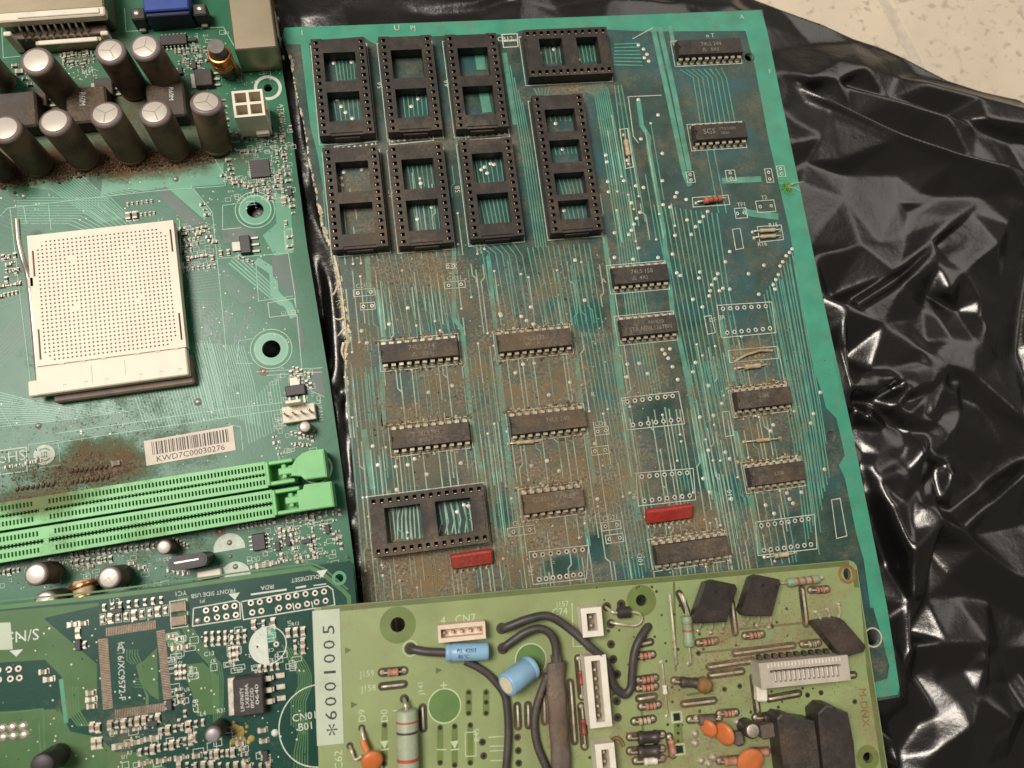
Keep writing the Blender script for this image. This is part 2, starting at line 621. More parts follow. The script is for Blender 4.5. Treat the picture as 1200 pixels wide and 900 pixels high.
# big logic board
mat('mask_logic', (0.030, 0.064, 0.050), 0.36, var=0.25, vs=180, bump=0.10, bs=900, col2=(0.028, 0.088, 0.088), c2s=40, c2t=(0.45, 0.62), **D1)
mat('pour_logic', (0.052, 0.275, 0.175), 0.38, var=0.15, vs=120, bump=0.05, damt=0.8, **D1)
mat('trace_logic', (0.085, 0.270, 0.190), 0.36, var=0.25, vs=220, damt=0.86, **D1)
mat('trace_pale', (0.300, 0.400, 0.290), 0.36, var=0.25, vs=220, damt=0.68, **D1)
mat('solder_logic', (0.62, 0.58, 0.48), 0.45, metal=0.4, var=0.2, vs=900, damt=0.55, **D1)
mat('silk_logic', (0.54, 0.55, 0.45), 0.65, var=0.2, vs=700, damt=0.65, **D1)
mat('hole_dark', (0.006, 0.006, 0.006), 0.8, var=0)
mat('fibreglass', (0.42, 0.36, 0.22), 0.7, var=0.35, vs=900, bump=0.4, bs=2000)
mat('fibre_white', (0.62, 0.52, 0.36), 0.8, var=0.3, vs=900)
mat('edge_logic', (0.20, 0.28, 0.20), 0.6, var=0.3, vs=700)
mat('chip_logic', (0.038, 0.031, 0.026), 0.55, var=0.25, vs=400, bump=0.15, bs=3000, damt=0.58, **D1)
mat('chip_print', (0.22, 0.205, 0.17), 0.7, var=0.35, vs=900, damt=0.6, **D1)
mat('lead_logic', (0.58, 0.50, 0.37), 0.42, metal=0.5, var=0.3, vs=800, damt=0.5, **D1)
mat('socket_logic', (0.032, 0.025, 0.021), 0.5, var=0.25, vs=350, bump=0.12, bs=2500, damt=0.45, **D1)
mat('socket_contact', (0.55, 0.42, 0.25), 0.4, metal=0.6, var=0.3, vs=900)
mat('red_body', (0.36, 0.018, 0.016), 0.45, var=0.2, vs=500, bump=0.1, damt=0.35, **D1)
mat('resistor_red', (0.42, 0.12, 0.06), 0.5, var=0.25, vs=700, damt=0.4, **D1)
mat('resistor_tan', (0.48, 0.37, 0.22), 0.55, var=0.25, vs=700, damt=0.5, **D1)
mat('band_brown', (0.12, 0.05, 0.03), 0.5, var=0.1)
mat('grit', (0.20, 0.145, 0.08), 0.95, var=0.5, vs=1500)
mat('fluff_green', (0.16, 0.36, 0.07), 0.8, var=0.4, vs=1500)

# motherboard
mat('mask_main', (0.018, 0.120, 0.056), 0.36, var=0.10, vs=120, bump=0.06, bs=1200, col2=(0.025, 0.140, 0.070), c2s=60, spec=0.36, **D2)
mat('trace_main', (0.016, 0.088, 0.048), 0.36, var=0.1, vs=200, **D2)
mat('trace_hi', (0.070, 0.270, 0.150), 0.34, var=0.1, vs=200, **D2)
mat('mask_grey', (0.050, 0.085, 0.062), 0.40, var=0.1, vs=200, **D2)
mat('silk_main', (0.52, 0.56, 0.46), 0.6, var=0.12, vs=800, damt=0.7, **D2)
mat('silk_thin', (0.27, 0.47, 0.32), 0.5, var=0.15, vs=500, damt=0.7, **D2)
mat('solder_main', (0.37, 0.34, 0.28), 0.48, metal=0.6, var=0.2, vs=900, damt=0.5, **D2)
mat('edge_main', (0.10, 0.22, 0.10), 0.55, var=0.25, vs=500)
mat('cpu_cream', (0.76, 0.64, 0.50), 0.48, var=0.05, vs=150, bump=0.03, damt=0.35, **D2)
mat('cpu_hole', (0.10, 0.062, 0.034), 0.7, var=0.2)
mat('cpu_base', (0.16, 0.11, 0.08), 0.6, var=0.2, vs=300)  # cream base; its shade and dirt are put into this dark colour
mat('lever_metal', (0.50, 0.45, 0.37), 0.36, metal=0.8, var=0.15, vs=300)
mat('cap_sleeve', (0.078, 0.050, 0.036), 0.5, var=0.3, vs=220, bump=0.10, col2=(0.180, 0.120, 0.074), c2s=130, c2t=(0.38, 0.62), spec=0.3, damt=1.0, **D2)
mat('cap_rim', (0.17, 0.125, 0.12), 0.40, var=0.15, vs=300, damt=0.5, **D2)
mat('cap_top', (0.58, 0.52, 0.44), 0.42, metal=0.3, var=0.06, vs=300)
mat('cap_groove', (0.34, 0.28, 0.22), 0.5, metal=0.3, var=0.05)
mat('black_part', (0.030, 0.024, 0.021), 0.5, var=0.25, vs=400, bump=0.12, damt=0.9, **D2)
mat('print_white', (0.62, 0.60, 0.55), 0.6, var=0.15, vs=900)
mat('ferrite', (0.15, 0.135, 0.115), 0.6, var=0.2, vs=500)
mat('copper_wire', (0.72, 0.30, 0.10), 0.28, metal=0.85, var=0.2, vs=600)
mat('nylon', (0.74, 0.66, 0.52), 0.5, var=0.06, vs=200, damt=0.3, **D2)
mat('nylon_dark', (0.55, 0.46, 0.32), 0.7, var=0.1)
mat('metal_can', (0.34, 0.28, 0.19), 0.40, metal=0.85, var=0.12, vs=60, bump=0.05, bs=500)
mat('vga_blue', (0.030, 0.062, 0.260), 0.42, var=0.15, vs=200)
mat('vga_dark', (0.010, 0.014, 0.045), 0.5, var=0.15, vs=200)
mat('slot_green', (0.165, 0.470, 0.155), 0.42, var=0.06, vs=200, bump=0.03, damt=0.75, **D2)
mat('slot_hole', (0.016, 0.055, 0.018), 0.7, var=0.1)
mat('smd_tan', (0.27, 0.205, 0.135), 0.5, var=0.2, vs=900, damt=0.5, **D2)
mat('smd_black', (0.030, 0.028, 0.026), 0.5, var=0.2, damt=0.5, **D2)
mat('sticker', (0.66, 0.56, 0.46), 0.62, var=0.06, vs=300, damt=0.25, **D2)
mat('ink', (0.035, 0.030, 0.030), 0.6, var=0.2, vs=900)
mat('fluff_brown', (0.130, 0.075, 0.042), 0.95, var=0.5, vs=900)
mat('brass_pin', (0.42, 0.32, 0.14), 0.35, metal=0.8, var=0.2)

# small dark green board
mat('mask_small', (0.009, 0.053, 0.036), 0.34, var=0.14, vs=120, bump=0.05, bs=1200, **D3)
mat('pour_small', (0.070, 0.145, 0.052), 0.36, var=0.10, vs=120, bump=0.04, **D3)
mat('trace_small', (0.085, 0.185, 0.072), 0.36, var=0.10, vs=200, **D3)
mat('silk_small', (0.60, 0.63, 0.54), 0.6, var=0.1, vs=800, **D3)
mat('edge_small', (0.05, 0.16, 0.07), 0.5, var=0.2)
mat('solder_small', (0.47, 0.42, 0.34), 0.42, metal=0.65, var=0.25, vs=900, **D3)
mat('tin_brown', (0.36, 0.28, 0.205), 0.55, metal=0.3, var=0.25, vs=700, **D3)
mat('chip_small', (0.052, 0.042, 0.038), 0.5, var=0.2, vs=400, bump=0.1, **D3)
mat('cap_grey', (0.30, 0.27, 0.28), 0.45, metal=0.3, var=0.08)
mat('flux_yellow', (0.36, 0.25, 0.06), 0.6, var=0.3, vs=900)

# olive power board
mat('mask_power', (0.248, 0.300, 0.122), 0.40, var=0.14, vs=90, bump=0.06, bs=900, col2=(0.258, 0.300, 0.126), c2s=40, **D4)
mat('pour_power', (0.235, 0.300, 0.130), 0.38, var=0.08, vs=90, **D4)
mat('spot_green', (0.100, 0.190, 0.050), 0.42, var=0.12, vs=150, **D4)
mat('bare_power', (0.135, 0.185, 0.045), 0.42, var=0.15, vs=150, **D4)
mat('gap_power', (0.110, 0.140, 0.045), 0.45, var=0.15, vs=150, **D4)
mat('edge_power', (0.20, 0.19, 0.07), 0.6, var=0.25, vs=500)
mat('silk_power', (0.47, 0.54, 0.33), 0.6, var=0.12, vs=700, **D4)
mat('pad_power', (0.046, 0.040, 0.018), 0.55, metal=0.2, var=0.4, vs=700, **D4)
mat('solder_power', (0.60, 0.54, 0.42), 0.36, metal=0.7, var=0.25, vs=800, **D4)
mat('wire_metal', (0.52, 0.46, 0.33), 0.40, metal=0.35, var=0.3, vs=500, **D4)
mat('conn_white', (0.74, 0.67, 0.56), 0.5, var=0.06, vs=300, bump=0.04, damt=0.4, **D4)
mat('conn_cream', (0.72, 0.56, 0.42), 0.5, var=0.08, vs=300, damt=0.4, **D4)
mat('conn_grey', (0.47, 0.42, 0.34), 0.5, var=0.08, vs=300, damt=0.5, **D4)
mat('conn_hole', (0.20, 0.15, 0.10), 0.7, var=0.2)
mat('cable_black', (0.050, 0.042, 0.040), 0.48, var=0.2, vs=300, bump=0.06, damt=0.6, **D4)
mat('tube_grey', (0.100, 0.076, 0.064), 0.6, var=0.35, vs=120, bump=0.2, bs=700, damt=0.6, **D4)
mat('cap_blue', (0.240, 0.410, 0.560), 0.36, var=0.08, vs=200, bump=0.03, damt=0.4, **D4)
mat('print_blue', (0.030, 0.050, 0.120), 0.5, var=0.1)
mat('cap_end', (0.74, 0.62, 0.46), 0.5, var=0.1, vs=500)
mat('black_power', (0.034, 0.028, 0.025), 0.42, var=0.2, vs=300, bump=0.08, bs=1800, damt=0.35, **D4)
mat('black_gloss', (0.030, 0.025, 0.022), 0.34, var=0.2, vs=300, bump=0.06, bs=1200, damt=0.3, **D4)
mat('orange_disc', (0.62, 0.165, 0.045), 0.42, var=0.12, vs=300, bump=0.06, damt=0.5, **D4)
mat('res_pale', (0.33, 0.37, 0.25), 0.5, var=0.08, vs=300, damt=0.5, **D4)
mat('res_green', (0.24, 0.32, 0.19), 0.5, var=0.1, vs=300, damt=0.5, **D4)
mat('res_pink', (0.44, 0.19, 0.12), 0.5, var=0.2, vs=500, damt=0.6, **D4)
mat('res_red', (0.26, 0.045, 0.03), 0.45, var=0.2, vs=500, damt=0.5, **D4)
mat('band_red', (0.40, 0.07, 0.05), 0.5, var=0.1)
mat('band_dark', (0.05, 0.04, 0.04), 0.5, var=0.1)
mat('label_paper', (0.47, 0.515, 0.385), 0.6, var=0.05, vs=150, damt=0.3, **D4)
mat('rust', (0.22, 0.11, 0.03), 0.7, var=0.3, vs=500)

# ------------------------------------------------------------------ tiled floor
FZ = -11.0
m = mat('tile_stone', (0.57, 0.475, 0.345), 0.50, var=0.10, vs=28, bump=0.10, bs=300, col2=(0.40, 0.325, 0.235), c2s=260, c2t=(0.54, 0.70))
mat('grout', (0.50, 0.43, 0.33), 0.9, var=0.12, vs=300, bump=0.3, bs=1500)
floor = MB().box((0, 0, FZ - 2.6), (2400, 2400, 4), 'grout').obj('floor')
floor['kind'] = 'structure'
g0, g1 = P(1037, 0, FZ), P(1072, 66, FZ)
ga = math.atan2(g0[1] - g1[1], g0[0] - g1[0])          # direction of the joint
TS = 300.0
tile_me = MB().box((0, 0, -2.0), (TS, TS, 4.0), 'tile_stone', ch=0.8).mesh('floor_tile')
for i in range(-2, 2):
    for j in range(-2, 2):
        u = (j + 0.5) * (TS + 4.6) + 60
        w = (i + 0.5) * (TS + 4.6)
        cx = g0[0] + u * math.cos(ga) - w * math.sin(ga)
        cy = g0[1] + u * math.sin(ga) + w * math.cos(ga)
        link('floor_tile', tile_me, floor, (cx, cy, FZ), ga)

# ------------------------------------------------------------------ black plastic bag
def bag_material():
    m = bpy.data.materials.new('bag_film')
    m.use_nodes = True
    N, L = m.node_tree.nodes, m.node_tree.links
    b = N['Principled BSDF']
    geo = N.new('ShaderNodeNewGeometry')
    b.inputs['Base Color'].default_value = (0.0064, 0.0057, 0.0050, 1)
    n = N.new('ShaderNodeTexNoise')
    n.inputs['Scale'].default_value = 60
    n.inputs['Detail'].default_value = 6
    L.new(geo.outputs['Position'], n.inputs['Vector'])
    mr = N.new('ShaderNodeMapRange')
    mr.inputs['To Min'].default_value = 0.17
    mr.inputs['To Max'].default_value = 0.34
    L.new(n.outputs['Fac'], mr.inputs['Value'])
    L.new(mr.outputs[0], b.inputs['Roughness'])
    b.inputs['Specular IOR Level'].default_value = 0.8
    b.inputs['Specular Tint'].default_value = (1.0, 0.96, 0.91, 1)
    n2 = N.new('ShaderNodeTexNoise')
    n2.inputs['Scale'].default_value = 260
    n2.inputs['Detail'].default_value = 7
    n2.inputs['Roughness'].default_value = 0.6
    L.new(geo.outputs['Position'], n2.inputs['Vector'])
    bp = N.new('ShaderNodeBump')
    bp.inputs['Strength'].default_value = 0.16
    bp.inputs['Distance'].default_value = 0.0012
    L.new(n2.outputs['Fac'], bp.inputs['Height'])
    L.new(bp.outputs[0], b.inputs['Normal'])
    MATS['bag_film'] = m
bag_material()

BE = FZ + 0.5
edge = [(-330, 1300), (-330, -260), (300, -230), (560, -150), (700, -80), (800, -34), (868, -6), (915, 12), (960, 28), (1000, 46), (1030, 56), (1060, 69), (1110, 95), (1150, 108), (1190, 117), (1260, 150), (1560, 270), (1560, 1300)]
# creases: polylines of (pixel x, pixel y, height); the film is nearly flat between them
creases = [
    [(905, 30, -6), (950, 52, -8.5), (985, 70, -3.2), (1016, 79, -2.2)],
    [(999, 50, -8), (1003, 62, -4.8), (1016, 79, -2.2)],
    [(912, 86, -2.4), (950, 92, -1.2), (982, 93, -2.2), (1016, 79, -2.2), (1050, 90, -5.5), (1092, 97, -2.4), (1150, 112, -2.8), (1210, 128, -2.2), (1300, 150, -4)],
    [(1016, 79, -2.2), (1040, 72, -6), (1075, 90, -8.5), (1130, 107, -7.2), (1200, 124, -7)],
    [(925, 91, -3.0), (975, 112, 0.4), (1058, 153, 1.6), (1120, 174, 2.2), (1183, 190, 3.0), (1280, 215, 0)],
    [(985, 102, -6.8), (1040, 118, -5.4), (1100, 140, -6.8), (1180, 165, -6.0), (1260, 180, -6)],
    [(992, 99, -3.2), (1060, 116, -0.8), (1109, 131, -0.2), (1160, 140, -0.8), (1220, 148, -1)],
    [(940, 108, -6.8), (1000, 137, -5.4), (1070, 169, -6.2), (1140, 190, -4.0), (1176, 198, -4)],
    [(945, 118, -4), (973, 128, -2.6), (1050, 164, -0.6), (1120, 188, -0.2), (1174, 204, 0.8)],
    [(1183, 192, 3.0), (1184, 225, -1.5), (1182, 262, -3.5), (1172, 330, -5)],
    [(1174, 204, 0.8), (1150, 232, -3.4), (1115, 256, -1.8), (1060, 275, -3.8)],
    [(1200, 200, -6), (1205, 300, -10), (1190, 420, -10), (1215, 500, -8)],
    [(928, 140, -5), (930, 165, -2.2), (945, 190, -5.5), (990, 205, -6.5), (985, 188, -3)],
    [(940, 215, -3.4), (990, 232, -5.2), (1050, 235, -3.2), (1100, 232, -4.8)],
    [(1050, 205, -4.2), (1062, 235, -3.0), (1065, 250, -4.5)],
    [(957, 298, -2.4), (1010, 287, -1.4), (1060, 290, -2.8), (1095, 282, -0.8), (1140, 250, -3.4)],
    [(1095, 281, -0.8), (1050, 318, -0.6), (992, 353, -0.2)],
    [(1093, 288, -5.2), (1052, 326, -5.0), (1002, 358, -4.4)],
    [(1096, 292, -0.4), (1055, 334, 0.0), (1010, 362, -0.4)],
    [(964, 344, -1.8), (993, 355, 0.4), (1036, 380, -0.2), (1078, 407, 0.2), (1143, 440, -0.6), (1200, 490, -1.0), (1270, 560, -4)],
    [(993, 355, 0.4), (996, 405, 1.0), (1002, 454, 2.0)],
    [(972, 350, -6.5), (985, 420, -7.0), (992, 470, -6.0)],
    [(1002, 454, 2.0), (1038, 432, -1.8), (1078, 424, -1.0), (1094, 430, 0.4), (1078, 407, 0.2)],
    [(1002, 454, 2.0), (1030, 457, 0.2), (1053, 443, 1.6), (1042, 455, -4.2), (1010, 470, -4.6)],
    [(1096, 283, -0.4), (1100, 310, -1.2), (1115, 340, -0.2), (1130, 318, -1.0), (1170, 285, -0.4)],
    [(1130, 318, -1.0), (1150, 352, -2.2), (1158, 375, -0.8), (1152, 440, -1.8)],
    [(1085, 345, -5.2), (1120, 365, -6.2), (1152, 375, -3.5)],
    [(1100, 372, -2.2), (1085, 400, -3.2), (1064, 392, -0.6), (1064, 376, -2.4)],
    [(1112, 429, 0.2), (1090, 460, -0.8), (1064, 484, 1.4)],
    [(1064, 484, 1.4), (1100, 496, -0.4), (1112, 512, 0.6), (1085, 528, -1.0)],
    [(1064, 484, 1.4), (1050, 500, -3.8), (1020, 488, 0.4), (1000, 500, -5.2)],
    [(1045, 480, 0.6), (1020, 466, -1.6), (1030, 488, -4.8), (1062, 520, -1.4)],
    [(1072, 457, 0.8), (1060, 470, -2.4), (1054, 476, 1.2), (1068, 455, 2.0)],
    [(1120, 440, -2.4), (1150, 478, -3.8), (1200, 505, -3.2)],
    [(1005, 545, -4.2), (1030, 560, -0.8), (1047, 592, 1.2), (1071, 647, 2.6), (1072, 700, 0.8), (1071, 760, 1.8)],
    [(1020, 600, -6.0), (1040, 660, -7.4), (1055, 740, -7.2), (1066, 790, -6.0)],
    [(1087, 527, 2.6), (1076, 570, -0.8), (1069, 622, 0.2)],
    [(1087, 527, 2.6), (1112, 545, 0.0), (1120, 556, 2.0), (1105, 585, -1.0), (1107, 607, 3.2)],
    [(1095, 545, -2.6), (1092, 590, -5.0), (1082, 640, -6.0), (1084, 700, -3.4)],
    [(1107, 607, 3.2), (1150, 642, 2.0), (1200, 679, 1.6), (1280, 720, 0)],
    [(1131, 619, 1.6), (1165, 588, 1.0), (1200, 556, 1.6), (1260, 520, -1)],
    [(1110, 600, -3.4), (1150, 570, -5.4), (1195, 540, -4.2)],
    [(1140, 625, -2.2), (1190, 615, -4.4), (1240, 610, -4)],
    [(1071, 760, 1.8), (1085, 700, -2.0), (1107, 611, 3.2)],
    [(1071, 760, 1.8), (1110, 752, -0.8), (1158, 753, 2.2), (1167, 776, 3.0), (1148, 815, 0.2), (1140, 852, 1.8)],
    [(1095, 800, -3.0), (1130, 785, -2.0), (1155, 772, -1.0)],
    [(1120, 700, -3.6), (1160, 705, -4.4), (1215, 730, -4.8)],
    [(1180, 800, -5.0), (1200, 840, -4.0), (1180, 890, -5.0)],
    [(1166, 860, 0.8), (1190, 845, 1.8), (1230, 830, 0)],
    [(1030, 830, -2.4), (1050, 812, -0.8), (1066, 795, -2.2), (1075, 850, -5)],
    [(1036, 850, -5.0), (1053, 872, 2.0), (1060, 900, 3.0), (1070, 960, 2)],
    [(1040, 905, -4.4), (1048, 890, -5.2), (1052, 950, -4)],
    [(1085, 905, -2.0), (1100, 880, -0.4), (1140, 852, 1.8), (1150, 905, -2.4), (1160, 960, -3)],
    # along the gap between the two big boards
    [(345, 60, -5.2), (362, 150, -4.4), (376, 230, -5.6), (392, 300, -6.2), (402, 400, -5.4), (404, 500, -6.0), (414, 600, -5.6)],
    [(338, 60, -7.8), (355, 160, -7.6), (370, 260, -8.2), (385, 340, -4.6), (391, 430, -4.4), (398, 480, -4.8), (408, 560, -4.6), (412, 640, -4.8)],
    [(380, 340, -8.4), (386, 430, -7.8), (392, 470, -4.6), (400, 462, -4.2), (404, 478, -7.2)],
    [(382, 443, -5.0), (402, 452, -5.2), (398, 466, -7.6)],
    [(300, 400, -4.6), (318, 409, -7.0), (336, 420, -10.0)],  # these two tilts are added below the motherboard hole to keep it dark
    [(316, 396, -6.0), (318, 409, -7.0), (322, 424, -9.0)],
    # above the top edge of the boards
    [(322, 12, -3.0), (350, 20, -5.0), (400, 8, -3.4), (470, 12, -5.6), (560, 2, -3.0), (600, -14, -1.5)],
    [(335, -8, -6.0), (420, -14, -2.8), (520, -10, -5.5), (640, -10, -3.0), (760, -2, -5.0)],
    [(560, 12, -4.5), (610, 0, -2.4), (650, 10, -5.0), (720, -4, -3.0), (800, 2, -5.5), (860, 6, -5.0)],
]
flat_pts = []
for x in range(420, 1000, 90):                 # lies flat below the boards
    for y in range(90, 900, 90):
        if x < 860 + (y - 20) * 0.18:
            flat_pts.append((x, y, -2.6))
for x in range(-250, 320, 80):
    for y in range(-60, 900, 90):
        if x < 290 + y * 0.13:
            flat_pts.append((x, y, -6.0))
flat_pts += [(905, 60, -5.5), (918, 130, -6), (930, 200, -6), (945, 290, -6), (962, 400, -6.5), (985, 500, -6.5), (1006, 610, -6.5), (1030, 730, -6.5), (330, 0, -6.0), (345, 110, -6.5), (358, 200, -7), (372, 300, -7), (388, 420, -7)]
vs, es, hz = [], [], []
def addp(x, y, h):
    w = P(x, y, h)
    vs.append(Vector(w))
    hz.append(h)
    return len(vs) - 1
ei = [addp(x, y, BE) for x, y in edge]
es += [(ei[i], ei[(i + 1) % len(ei)]) for i in range(len(ei))]
for c in creases:
    ids = [addp(x, y, max(FZ + .6, -3.5 + (h + 3.5) * (1.35 if x > 880 else 1.0))) for x, y, h in c]
    es += list(zip(ids[:-1], ids[1:]))
for p in flat_pts:
    addp(*p)
rr = random.Random(3)
for k in range(60):
    x, y = rr.uniform(1210, 1500), rr.uniform(180, 1200)
    addp(x, y, rr.uniform(-8, 0))
for k in range(40):
    addp(rr.uniform(-300, 1000), rr.uniform(930, 1250), rr.uniform(-7, -3))
for k in range(16):
    addp(rr.uniform(-300, 760), rr.uniform(-190, -50), rr.uniform(-8, -3))
def triang():
    r_ = geometry.delaunay_2d_cdt(vs, es, [], 0, 1e-5)
    h_ = []
    for i, q in enumerate(r_[0]):
        if r_[3][i]:
            h_.append(hz[r_[3][i][0]])
        else:
            d = sorted(range(len(vs)), key=lambda k: (vs[k] - q).length_squared)[:3]
            h_.append(sum(hz[k] for k in d) / 3)
    return r_[0], r_[2], h_
rv, rf, hh = triang()
def height_at(w):
    for f in rf:
        a, b, c = (rv[i] for i in f[:3])
        det = (b.y - c.y) * (a.x - c.x) + (c.x - b.x) * (a.y - c.y)
        if abs(det) < 1e-9:
            continue
        l1 = ((b.y - c.y) * (w[0] - c.x) + (c.x - b.x) * (w[1] - c.y)) / det
        l2 = ((c.y - a.y) * (w[0] - c.x) + (a.x - c.x) * (w[1] - c.y)) / det
        if l1 >= 0 and l2 >= 0 and l1 + l2 <= 1:
            return l1 * hh[f[0]] + l2 * hh[f[1]] + (1 - l1 - l2) * hh[f[2]]
    return None
extra = []
def crumple(n, x0, x1, y0, y1, amp, dmin):
    for _ in range(n):
        x, y = rr.uniform(x0, x1), rr.uniform(y0, y1)
        w = P(x, y, -3)
        if any((v[0] - w[0]) ** 2 + (v[1] - w[1]) ** 2 < dmin ** 2 for v in vs) or any((v[0] - w[0]) ** 2 + (v[1] - w[1]) ** 2 < dmin ** 2 for v in extra):
            continue
        h = height_at(w)
        if h is not None:
            extra.append((w[0], w[1], h + rr.uniform(-amp, amp)))
crumple(160, 985, 1130, 430, 600, 2.0, 2.6)
crumple(70, 1000, 1210, 760, 910, 0.8, 4.5)
crumple(60, 1060, 1210, 220, 460, 0.5, 5.0)
crumple(150, 900, 1300, 40, 900, 0.35, 6.5)
crumple(60, 330, 900, -40, 30, 1.4, 4.0)
crumple(60, 340, 425, 30, 680, 1.2, 2.8)
for x, y, h in extra:
    vs.append(Vector((x, y)))
    hz.append(h)
rv, rf, hh = triang()

GS = 0.75
X0, X1 = min(q.x for q in rv), max(q.x for q in rv)
Y0, Y1 = min(q.y for q in rv), max(q.y for q in rv)
nx, ny = int((X1 - X0) / GS) + 1, int((Y1 - Y0) / GS) + 1
H = np.full((nx, ny), np.nan)
for f in rf:
    a, b, c = (rv[i] for i in f[:3])
    ha, hb, hc = (hh[i] for i in f[:3])
    i0, i1 = int((min(a.x, b.x, c.x) - X0) / GS), int((max(a.x, b.x, c.x) - X0) / GS) + 2
    j0, j1 = int((min(a.y, b.y, c.y) - Y0) / GS), int((max(a.y, b.y, c.y) - Y0) / GS) + 2
    i1, j1 = min(i1, nx), min(j1, ny)
    gx, gy = np.meshgrid(X0 + np.arange(i0, i1) * GS, Y0 + np.arange(j0, j1) * GS, indexing='ij')
    det = (b.y - c.y) * (a.x - c.x) + (c.x - b.x) * (a.y - c.y)
    if abs(det) < 1e-9:
        continue
    l1 = ((b.y - c.y) * (gx - c.x) + (c.x - b.x) * (gy - c.y)) / det
    l2 = ((c.y - a.y) * (gx - c.x) + (a.x - c.x) * (gy - c.y)) / det
    l3 = 1 - l1 - l2
    ok = (l1 >= -1e-4) & (l2 >= -1e-4) & (l3 >= -1e-4)
    sub = H[i0:i1, j0:j1]
    sub[ok] = (l1 * ha + l2 * hb + l3 * hc)[ok]
# inside the outline of the bag only
poly = [tuple(vs[i]) for i in ei]
gx, gy = np.meshgrid(X0 + np.arange(nx) * GS, Y0 + np.arange(ny) * GS, indexing='ij')
ins = np.zeros(gx.shape, bool)
for i in range(len(poly)):
    (xa, ya), (xb, yb) = poly[i - 1], poly[i]
    cr = ((ya > gy) != (yb > gy))
    with np.errstate(divide='ignore', invalid='ignore'):
        xi = (xb - xa) * (gy - ya) / (yb - ya) + xa
    ins ^= cr & (gx < xi)
ins &= ~np.isnan(H)
H[np.isnan(H)] = BE
def blur(A, n):
    for _ in range(n):
        B = np.pad(A, 1, mode='edge')
        A = (B[:-2, 1:-1] + 2 * B[1:-1, 1:-1] + B[2:, 1:-1]) / 4
        B = np.pad(A, 1, mode='edge')
        A = (B[1:-1, :-2] + 2 * B[1:-1, 1:-1] + B[1:-1, 2:]) / 4
    return A
H0 = H
H = 0.5 * blur(H, 1) + 0.5 * blur(H, 7)
# small crumples
cr1 = np.zeros_like(H)
for i in range(nx):
    for j in range(ny):
        if ins[i, j]:
            x, y = X0 + i * GS, Y0 + j * GS
            d, _ = noise.voronoi(Vector((x * 0.055 + 0.6 * noise.noise(Vector((x * .05, y * .05, 2))), y * 0.055 + 0.6 * noise.noise(Vector((x * .05, y * .05, 9))), 0.3)))
            d2, _ = noise.voronoi(Vector((x * 0.15 + 1.1 * noise.noise(Vector((x * .06, y * .06, 4))), y * 0.15, 1.3)))
            am = max(0.0, noise.noise(Vector((x * .03, y * .03, 7))) + .15)
            cr1[i, j] = (d[1] - d[0]) * 1.1 + 0.45 * noise.noise(Vector((x * .11, y * .11, 5))) + am * 0.6 * (d2[1] - d2[0])
H = H + blur(cr1, 1) * 0.16 - 0.1
H = np.maximum(H, FZ + 0.35)
# keep below the boards
wx = lambda x, y, z: P(x, y, z)
for (pl, zc) in (([(325, 20), (900, 5), (1065, 830), (425, 860)], -1.9), ([(-300, -60), (322, -60), (424, 720), (-300, 760)], -4.0)):
    pw = [P(x, y, 0) for x, y in pl]
    m_ = np.zeros(gx.shape, bool)
    for i in range(len(pw)):
        (xa, ya), (xb, yb) = pw[i - 1], pw[i]
        cr = ((ya > gy) != (yb > gy))
        with np.errstate(divide='ignore', invalid='ignore'):
            xi = (xb - xa) * (gy - ya) / (yb - ya) + xa
        m_ ^= cr & (gx < xi)
    H = np.where(m_, np.minimum(H, zc), H)
# cells that touch the outline: pull their outer corners onto it so the edge is clean
GX, GY = gx.copy(), gy.copy()
pad_ = np.pad(ins, 1)
nb = np.zeros_like(ins)
for di in (0, 1, 2):
    for dj in (0, 1, 2):
        nb |= pad_[di:di + nx, dj:dj + ny]
nb &= ~ins
for i, j in np.argwhere(nb):
    x, y = gx[i, j], gy[i, j]
    best = None
    for k in range(len(poly)):
        (xa, ya), (xb, yb) = poly[k - 1], poly[k]
        t = max(0, min(1, ((x - xa) * (xb - xa) + (y - ya) * (yb - ya)) / ((xb - xa) ** 2 + (yb - ya) ** 2)))
        qx, qy = xa + t * (xb - xa), ya + t * (yb - ya)
        dd = (qx - x) ** 2 + (qy - y) ** 2
        if best is None or dd < best[0]:
            best = (dd, qx, qy)
    GX[i, j], GY[i, j] = best[1], best[2]
ins |= nb
idx = -np.ones((nx, ny), int)
sel = np.argwhere(ins)
idx[ins] = np.arange(len(sel))
V = np.zeros((len(sel), 3))
V[:, 0] = GX[ins] * S
V[:, 1] = GY[ins] * S
V[:, 2] = H[ins] * S
a, b, c, d = idx[:-1, :-1], idx[1:, :-1], idx[1:, 1:], idx[:-1, 1:]
q = (a >= 0) & (b >= 0) & (c >= 0) & (d >= 0)
F = np.stack([a[q], b[q], c[q], d[q]], 1)
me = bpy.data.meshes.new('plastic_bag')
me.from_pydata(V.tolist(), [], F.tolist())
me.materials.append(MATS['bag_film'])
me.polygons.foreach_set('use_smooth', [True] * len(me.polygons))
bag = link('plastic_bag', me)
tag(bag, 'crumpled glossy black plastic bag spread out under the circuit boards', 'plastic bag')
so = bag.modifiers.new('thickness', 'SOLIDIFY')
so.thickness = 0.00012
so.offset = -1

